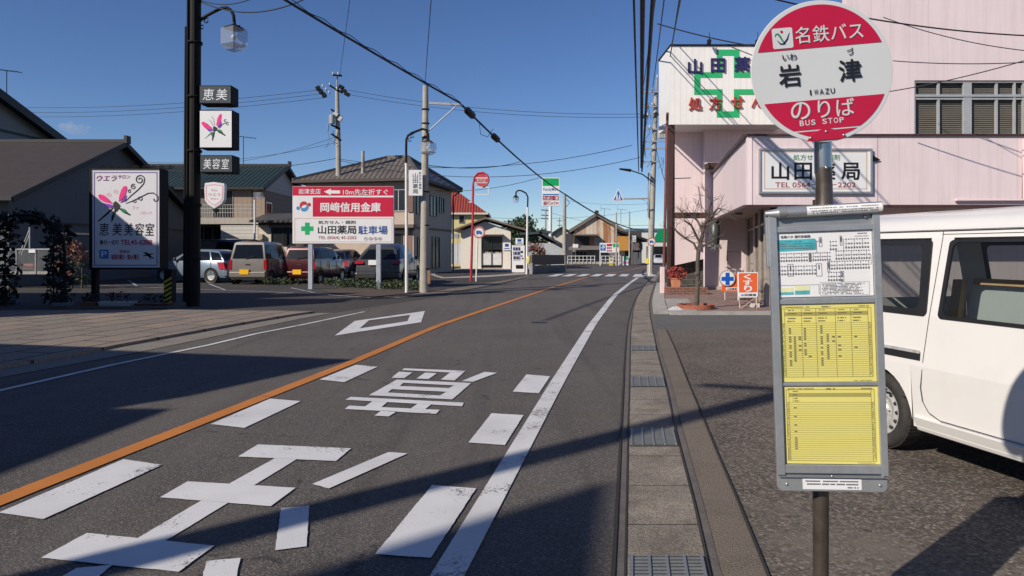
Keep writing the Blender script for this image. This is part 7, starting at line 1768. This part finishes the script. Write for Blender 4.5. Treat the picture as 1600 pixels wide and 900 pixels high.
mb = MB()
for a, b in ((503, 139), (507.5, 144.5), (512.5, 150), (534, 137.5), (538, 143), (543, 148.5)):
    mb.bar(q(a - 7, b + 2, .3), q(a - 1, b - 1, .3), .22, .22) if a < 520 else mb.bar(q(a - 3, b - 2, .2), q(a + 4, b + 1.5, .2), .22, .22)
part(u1, 'fuse_cutout', mb, M_DARK)
mb = MB()
for a, b in ((517, 135.5), (506, 138), (511, 143), (516, 148), (528, 142), (522, 119), (530, 119)): insul(mb, q(a, b, .25))
mb.bar(q(523, 178, .2), q(528, 183, .2), .3, .35); mb.bar(q(531, 185, .2), q(535, 188, .2), .2, .3)
part(u1, 'insulator', mb, M_CERAM)
mb = MB(); mb.cyl(q(521, 195, .35), q(521, 181, .35), .17, .17, 14); mb.tube([q(517, 183, .35), q(514, 206, .4), q(517, 220, .3), q(527, 224, .2)], .02, 5); part(u1, 'transformer', mb, mat('transformer_grey', (.32, .32, .31), .5))
mb = MB()
for k in range(9): a = random.uniform(514, 534); b = random.uniform(196, 224); mb.tube([q(a, b, .3), q(a + random.uniform(-4, 4), b + random.uniform(4, 10), .35), q(a + random.uniform(-6, 6), b + random.uniform(6, 12), .25)], .014, 4)
part(u1, 'cable_tangle', mb, M_WIRE)
yw = G(1016, 429).y
u2 = thing('utility_pole', 'tall utility pole with many crossarms leaning beside the brown porch posts', 'utility pole', Vector((P(1015.5, 0, yw).x, yw, gz(yw))), 0, 'utility poles')
q = fp(yw)
mb = MB(); mb.tube([q(1015.5, 431), q(1020, 290), q(1025, 145)], [.19, .165, .12], 14); mb.tube([q(1025, 148), q(1026, 124)], .04, 8); part(u2, 'pole', mb, M_CPOLE)
for a0, a1, b in ((1003, 1037, 145), (1003, 1035, 168), (1004, 1037, 181), (1004, 1039, 203), (1002, 1040, 222), (1008, 1038, 233), (1001, 1030, 253.5)):
    mb = MB(); mb.bar(q(a0, b, .2), q(a1, b - .5, .2), .08, .08); part(u2, 'crossarm', mb, M_GPOLE)
mb = MB()
for a, b in ((1004, 143), (1019, 143), (1034.5, 143), (1004, 166), (1018.5, 166), (1033.5, 167), (1011, 183), (1014, 202), (1006, 203), (1026, 124)): insul(mb, q(a, b, .2), .3)
part(u2, 'insulator', mb, M_CERAM)
mb = MB()
for a in (1030, 1033.5, 1037): mb.cyl(q(a, 217, .2), q(a, 204, .2), .13, .13, 10)
part(u2, 'transformer', mb, mat('transformer_grey', (.32, .32, .31), .5))
mb = MB(); mb.bar(q(1003, 184, .3), q(1009, 182, .3), .2, .2); mb.bar(q(1021, 181, .3), q(1026, 178, .3), .2, .2)
for k in range(16): a = random.uniform(1004, 1038); b = random.uniform(150, 250); mb.tube([q(a, b, .25), q(a + random.uniform(-2, 3), b + random.uniform(5, 12), .3), q(a + random.uniform(-5, 6), b + random.uniform(14, 26), .2)], .014, 4)
part(u2, 'cable_tangle', mb, M_WIRE)
mb = MB(); mb.tube([q(1019, 285, .2), q(1003, 273, .2), q(985, 267, .2)], .035, 8); mb.tube([q(985, 267, .2), q(967, 264.5, .2)], [.09, .05], 8); part(u2, 'street_lamp_arm', mb, M_DARK)
mb = MB(); mb.cyl(q(1013.2, 412), q(1013.8, 404), .2, .2, 14); part(u2, 'yellow_wrap', mb, mat('hazard_yellow', (.55, .42, .03), .5))
mb = MB(); mb.tube([q(1012, 340, .15), q(1011, 290, .15), q(1013, 270, .15)], .05, 8); part(u2, 'cable_guard', mb, M_GPOLE)
for lab, a, top, Y in (('distant utility pole with crossarms left of the pylon sign', 852.5, 326, 130),):
    t = thing('utility_pole', lab, 'utility pole', Vector((P(a, 0, Y).x, Y, gz(Y))), 0, 'utility poles'); q = fp(Y)
    mb = MB(); mb.tube([Vector((P(a, 0, Y).x, Y, gz(Y) - .1)), q(a, top)], [.2, .14], 8); part(t, 'pole', mb, M_CPOLE)
    for b in (328, 336, 341): mb = MB(); mb.bar(q(a - 7, b), q(a + 6, b + 1), .16, .16); part(t, 'crossarm', mb, M_DARK)

# ------------------------------------------------------------------ cables
def wire(lab, p0, p1, sag, r, n=16, cat='cable', extra=None):
    mb = MB(); p0, p1 = Vector(p0), Vector(p1)
    pts = [p0.lerp(p1, k / n) - Vector((0, 0, sag * 4 * (k / n) * (1 - k / n))) for k in range(n + 1)]
    mb.tube(pts, r, 6)
    o = solo('cable', mb, M_WIRE, lab, cat, p0, 'overhead cables')
    return pts, o
def strand(pts, r, off, waves):          # lashing loops beside a cable
    mb = MB(); out = []
    n = len(pts) * 5
    for k in range(n):
        f = k / (n - 1) * (len(pts) - 1); i = min(int(f), len(pts) - 2); p = pts[i].lerp(pts[i + 1], f - i)
        out.append(p + Vector((0, 0, off * (1.1 + .5 * math.sin(k * waves)))))
    mb.tube(out, r, 4); return mb
arm_ = fp(24.0)(718, 160.5)
n0 = P(487, -1, 14.4); dirn = (n0 - arm_); far0 = Vector((-9.5, 6.0, 8.3))
thk, o = wire('thick black cable rising from the side arm to the upper left', far0, arm_, .12, .03, 24)
part_ = strand(thk, .012, .06, .9); o2 = part_.build('lashing', M_WIRE, o, o.location)
p882 = P(882, 303, 50)
pts, o = wire('thick black cable from the side arm down to the pole by the low wall', arm_, p882, .25, .038, 20)
ORG[o.name] = o.location.copy()
for (px, py, s_) in ((733, 177, .9), (772, 217, .9)):
    best = min(pts, key=lambda p: abs(800 + p.x / p.y * F - px)); k = pts.index(best); d = (pts[min(k + 1, 20)] - pts[max(k - 1, 0)]).normalized()
    mb = MB(); mb.tube([best - d * .55, best - d * .35, best + d * .35, best + d * .55], [.05, .13, .13, .05], 10); mb.build('splice_box', M_WIRE, o, o.location)
best = min(pts, key=lambda p: abs(800 + p.x / p.y * F - 745)); mb = MB(); mb.tube([best, best + Vector((.05, 0, -.45)), best + Vector((.3, .3, -.5)), best + Vector((.5, .6, -.15))], .012, 5); mb.build('loop', M_WIRE, o, o.location)
pts, o = wire('thick black cable from the pole by the low wall across the rusty house roof', p882, P(1006, 360, 86), .55, .05, 20)
par = lambda X, Y, z: Vector((X, Y, z))
for lab, (a, b), zf, (x0, z0), r, sg in (('leftmost loose cable of the bundle down the right side', (998, 268), None, (2.72, 7.0), .025, .2), ('thick twisted cable of the bundle down the right side', (1002, 262), None, (2.9, 7.0), .055, .25), ('second thick cable of the bundle just right of the twisted one', (1003, 268), None, (3.1, 7.02), .045, .3),
                                        ('upper thin cable running to the left insulator of the leaning pole', (1004, 143), None, (3.25, 7.15), .018, .3), ('upper thin cable running to the middle insulator of the leaning pole', (1019, 143), None, (3.45, 7.2), .018, .3), ('upper thin cable running to the right insulator of the leaning pole', (1034.5, 143), None, (3.85, 7.2), .018, .3), ('upper thin cable running to the right second crossarm of the leaning pole', (1033.5, 166), None, (3.75, 7.0), .018, .35)):
    e = P(a, b, yw - .2); m_ = Vector((x0, 15.8, z0)); d = m_ - e; d.z *= .6; st = m_ + d * .9
    pts, o = wire(lab, st, e, sg, r, 22)
    if r > .04: strand(pts, .015, .07, 1.4).build('lashing', M_WIRE, o, o.location)
for lab, a, b, sg, r in (('thin cable from the fused pole across the sky to the leaning pole', P(545, 141, yu), P(1005, 178, yw), .45, .013), ('second thin cable just below it from the fused pole to the leaning pole', P(546, 148, yu), P(1005, 183, yw), .45, .013),
                         ('highest thin cable leaving the left frame edge for the fused pole', P(-20, 166, 60), P(503, 140, yu), .5, .014), ('middle thin cable leaving the left frame edge for the fused pole', P(-20, 174, 60), P(506, 146, yu), .5, .014), ('lowest thin cable leaving the left frame edge for the fused pole', P(-20, 181, 60), P(511, 152, yu), .5, .014),
                         ('long cable from the lower fused pole to the leaning pole lower bracket', P(527, 248, yu), P(988, 227, yw), .9, .018), ('long cable below it across the sky to the leaning pole', P(527, 250, yu), P(1000, 246, yw), 1.1, .018), ('cable from the short concrete pole to the thick cable', P(664, 258, 24), P(812, 253, 38), .2, .016), ('cable behind the red disc to the thick cable', P(530, 262, 50), P(842, 278, 44), 1.2, .016),
                         ('cable from the left roofs to the fused pole lower bracket', P(180, 258, 48), P(528, 247, yu), .6, .02), ('slack cable from the left roofs to the fused pole', P(150, 246, 55), P(528, 222, yu), .8, .012), ('low cable from the green tiled roof to the fused pole', P(200, 252, 50), P(527, 213, yu), .9, .012),
                         ('cable leaving the dark lamp pole at the top', P(312, 2, 18.4), P(475, -1, 17), .3, .016), ('second cable leaving the dark lamp pole at the top', P(312, 0, 18.4), P(440, -30, 17), .3, .012), ('near vertical thin cable above the short concrete pole', P(664, 133, 24), P(678, -60, 14), .0, .010), ('near vertical thin cable above the fused pole', P(531, 118, yu), P(552, -40, 24), .0, .012),
                         ('service cable from the leaning pole to the pharmacy sign box', P(1027, 37, 24), P(1232, 80, 23), .1, .02), ('cable crossing above the round bus stop disc to the right', P(1190, -6, 12), P(1610, 56, 13), .12, .013), ('second cable crossing the pink wall to the right', P(1380, 27, 15), P(1610, 80, 14), .1, .009), ('rising cable crossing in front of the pink wall window', P(1390, 143, 15.5), P(1610, 92, 14), .05, .011), ('fine cable across the pink wall above the window', P(1395, 95, 15.5), P(1610, 97, 14.5), .05, .010),
                         ('distant cable above the shed roof', P(700, 336, 90), P(1010, 328, 120), .9, .022), ('distant cable above the pylon sign', P(860, 332, 110), P(1015, 352, 80), .6, .02), ('distant cable behind the crossing sign', P(880, 312, 80), P(1013, 318, 75), .3, .014), ('cable from the leaning pole down to the right past the drain pipe', P(1025, 230, yw), P(1041, 290, 30), .1, .014)):
    wire(lab, a, b, sg, r, 14)

# small cloud low over the left roofs: a real puff far away
mb = MB()
for k in range(26):
    mb.ball(Vector((-1100 + random.gauss(0, 22), 1780 + random.gauss(0, 10), 305 + random.gauss(0, 5))), random.uniform(6, 14), 10, 0, (1.3, 1, .7))
mc = bpy.data.materials.new('cloud_vapour'); mc.use_nodes = True; t = mc.node_tree; t.nodes.clear()
o_n = t.nodes.new('ShaderNodeOutputMaterial'); vv = nn(t, 'ShaderNodeVolumePrincipled', Density=.012); vv.inputs['Color'].default_value = (.95, .93, .95, 1); t.links.new(vv.outputs[0], o_n.inputs['Volume'])
o = mb.build('cloud', mc); o['kind'] = 'structure'; o['label'] = 'small faint cloud low over the left roofs'

# ------------------------------------------------------------------ what stands behind and beside the photographer and throws the long shadows
sd = Vector((math.sin(R(SUN_AZ)), math.cos(R(SUN_AZ)), 0)); tl = math.tan(R(SUN_EL))
def back(px, py, z): g = G(px, py); return g + sd * (z / tl) + Vector((0, 0, z))
t = thing('utility_pole', 'utility pole on the left pavement behind the viewer', 'utility pole', back(985, 676, 0) + sd * 11.8, 0, 'utility poles')
b = ORG[t.name]; mb = MB(); mb.tube([b - Vector((0, 0, .1)), b + Vector((.0, 0, 9.2))], [.19, .13], 16); part(t, 'pole', mb, M_CPOLE)
mb = MB(); mb.bar(b + Vector((-.9, .3, 9.0)), b + Vector((.9, -.3, 9.0)), .1, .1); part(t, 'crossarm', mb, M_DARK)
def block(name, label, pts, z, roof=.3, m=None):
    t = thing(name, label, 'building', Vector((sum(p[0] for p in pts) / len(pts), sum(p[1] for p in pts) / len(pts), 0)))
    mb = MB(); mb.hexa([Vector((x, y, -.1)) for x, y in pts], [Vector((x, y, z)) for x, y in pts]); part(t, 'wall', mb, m or mat('plaster_pale', (.46, .46, .43), .8))
    mb = MB(); c = Vector((sum(p[0] for p in pts) / len(pts), sum(p[1] for p in pts) / len(pts), 0)); e = [Vector((x, y, z)) + (Vector((x, y, 0)) - c).normalized() * .3 for x, y in pts]
    mb.hexa(e, [p + Vector((0, 0, roof)) for p in e]); part(t, 'roof', mb, M_ROOFDK)
    return t
k1_ = back(520, 562, 6.2); k0_ = back(0, 539, 6.2); k2_ = back(400, 585, 6.2); k3_ = back(115, 636, 6.2)
block('house', 'flat roofed house on the left beyond the frame', [(k1_.x, k1_.y), (k1_.x - 1.1, k1_.y - 2.2), (k3_.x - .1, k3_.y - .2), (k3_.x - 9, k3_.y + .5), (k0_.x - 6, k0_.y + 3.0), (k0_.x, k0_.y - .4)], 5.9)
k5 = back(213, 642, 5.0); k6 = back(0, 707, 5.0)
block('house', 'lower flat roofed house on the left behind the viewer', [(k5.x, k5.y), (k6.x, k6.y - 1.2), (k6.x - 8, k6.y - 1.0), (k5.x - 7, k5.y + .3)], 4.7)
block('house', 'two storey house on the left beside the vine arch beyond the frame', [(-14.9, 11.3), (-14.9, 12.7), (-24, 12.7), (-24, 8.5), (-18.6, 7.9)], 7.8)
last = block('house', 'lower wing of the two storey house on the left beyond the frame', [(-14.9, 15.2), (-14.9, 18.2), (-24, 18.2), (-24, 15.2)], 5.2)
for z0, z1 in ((.9, 2.1), (3.2, 4.4)): win(last, lambda a, b, d=0.0: Vector((-14.9 + d, a, -b)), 15.8, -z1, 17.6, -z0, M_SASHS, 2, 0, None, .06)
C_ = G(976, 754) + sd * (9.0 / tl) + sd * .3
rd = Vector((-.19, -1, 0))
q1, q2 = C_ + rd * 9, C_ + sd * 12
block('house', 'tall flat roofed building on the left well behind the viewer', [(C_.x, C_.y), (q1.x, q1.y), (q1.x - 6, q1.y - 4), (q2.x, q2.y)], 8.7)
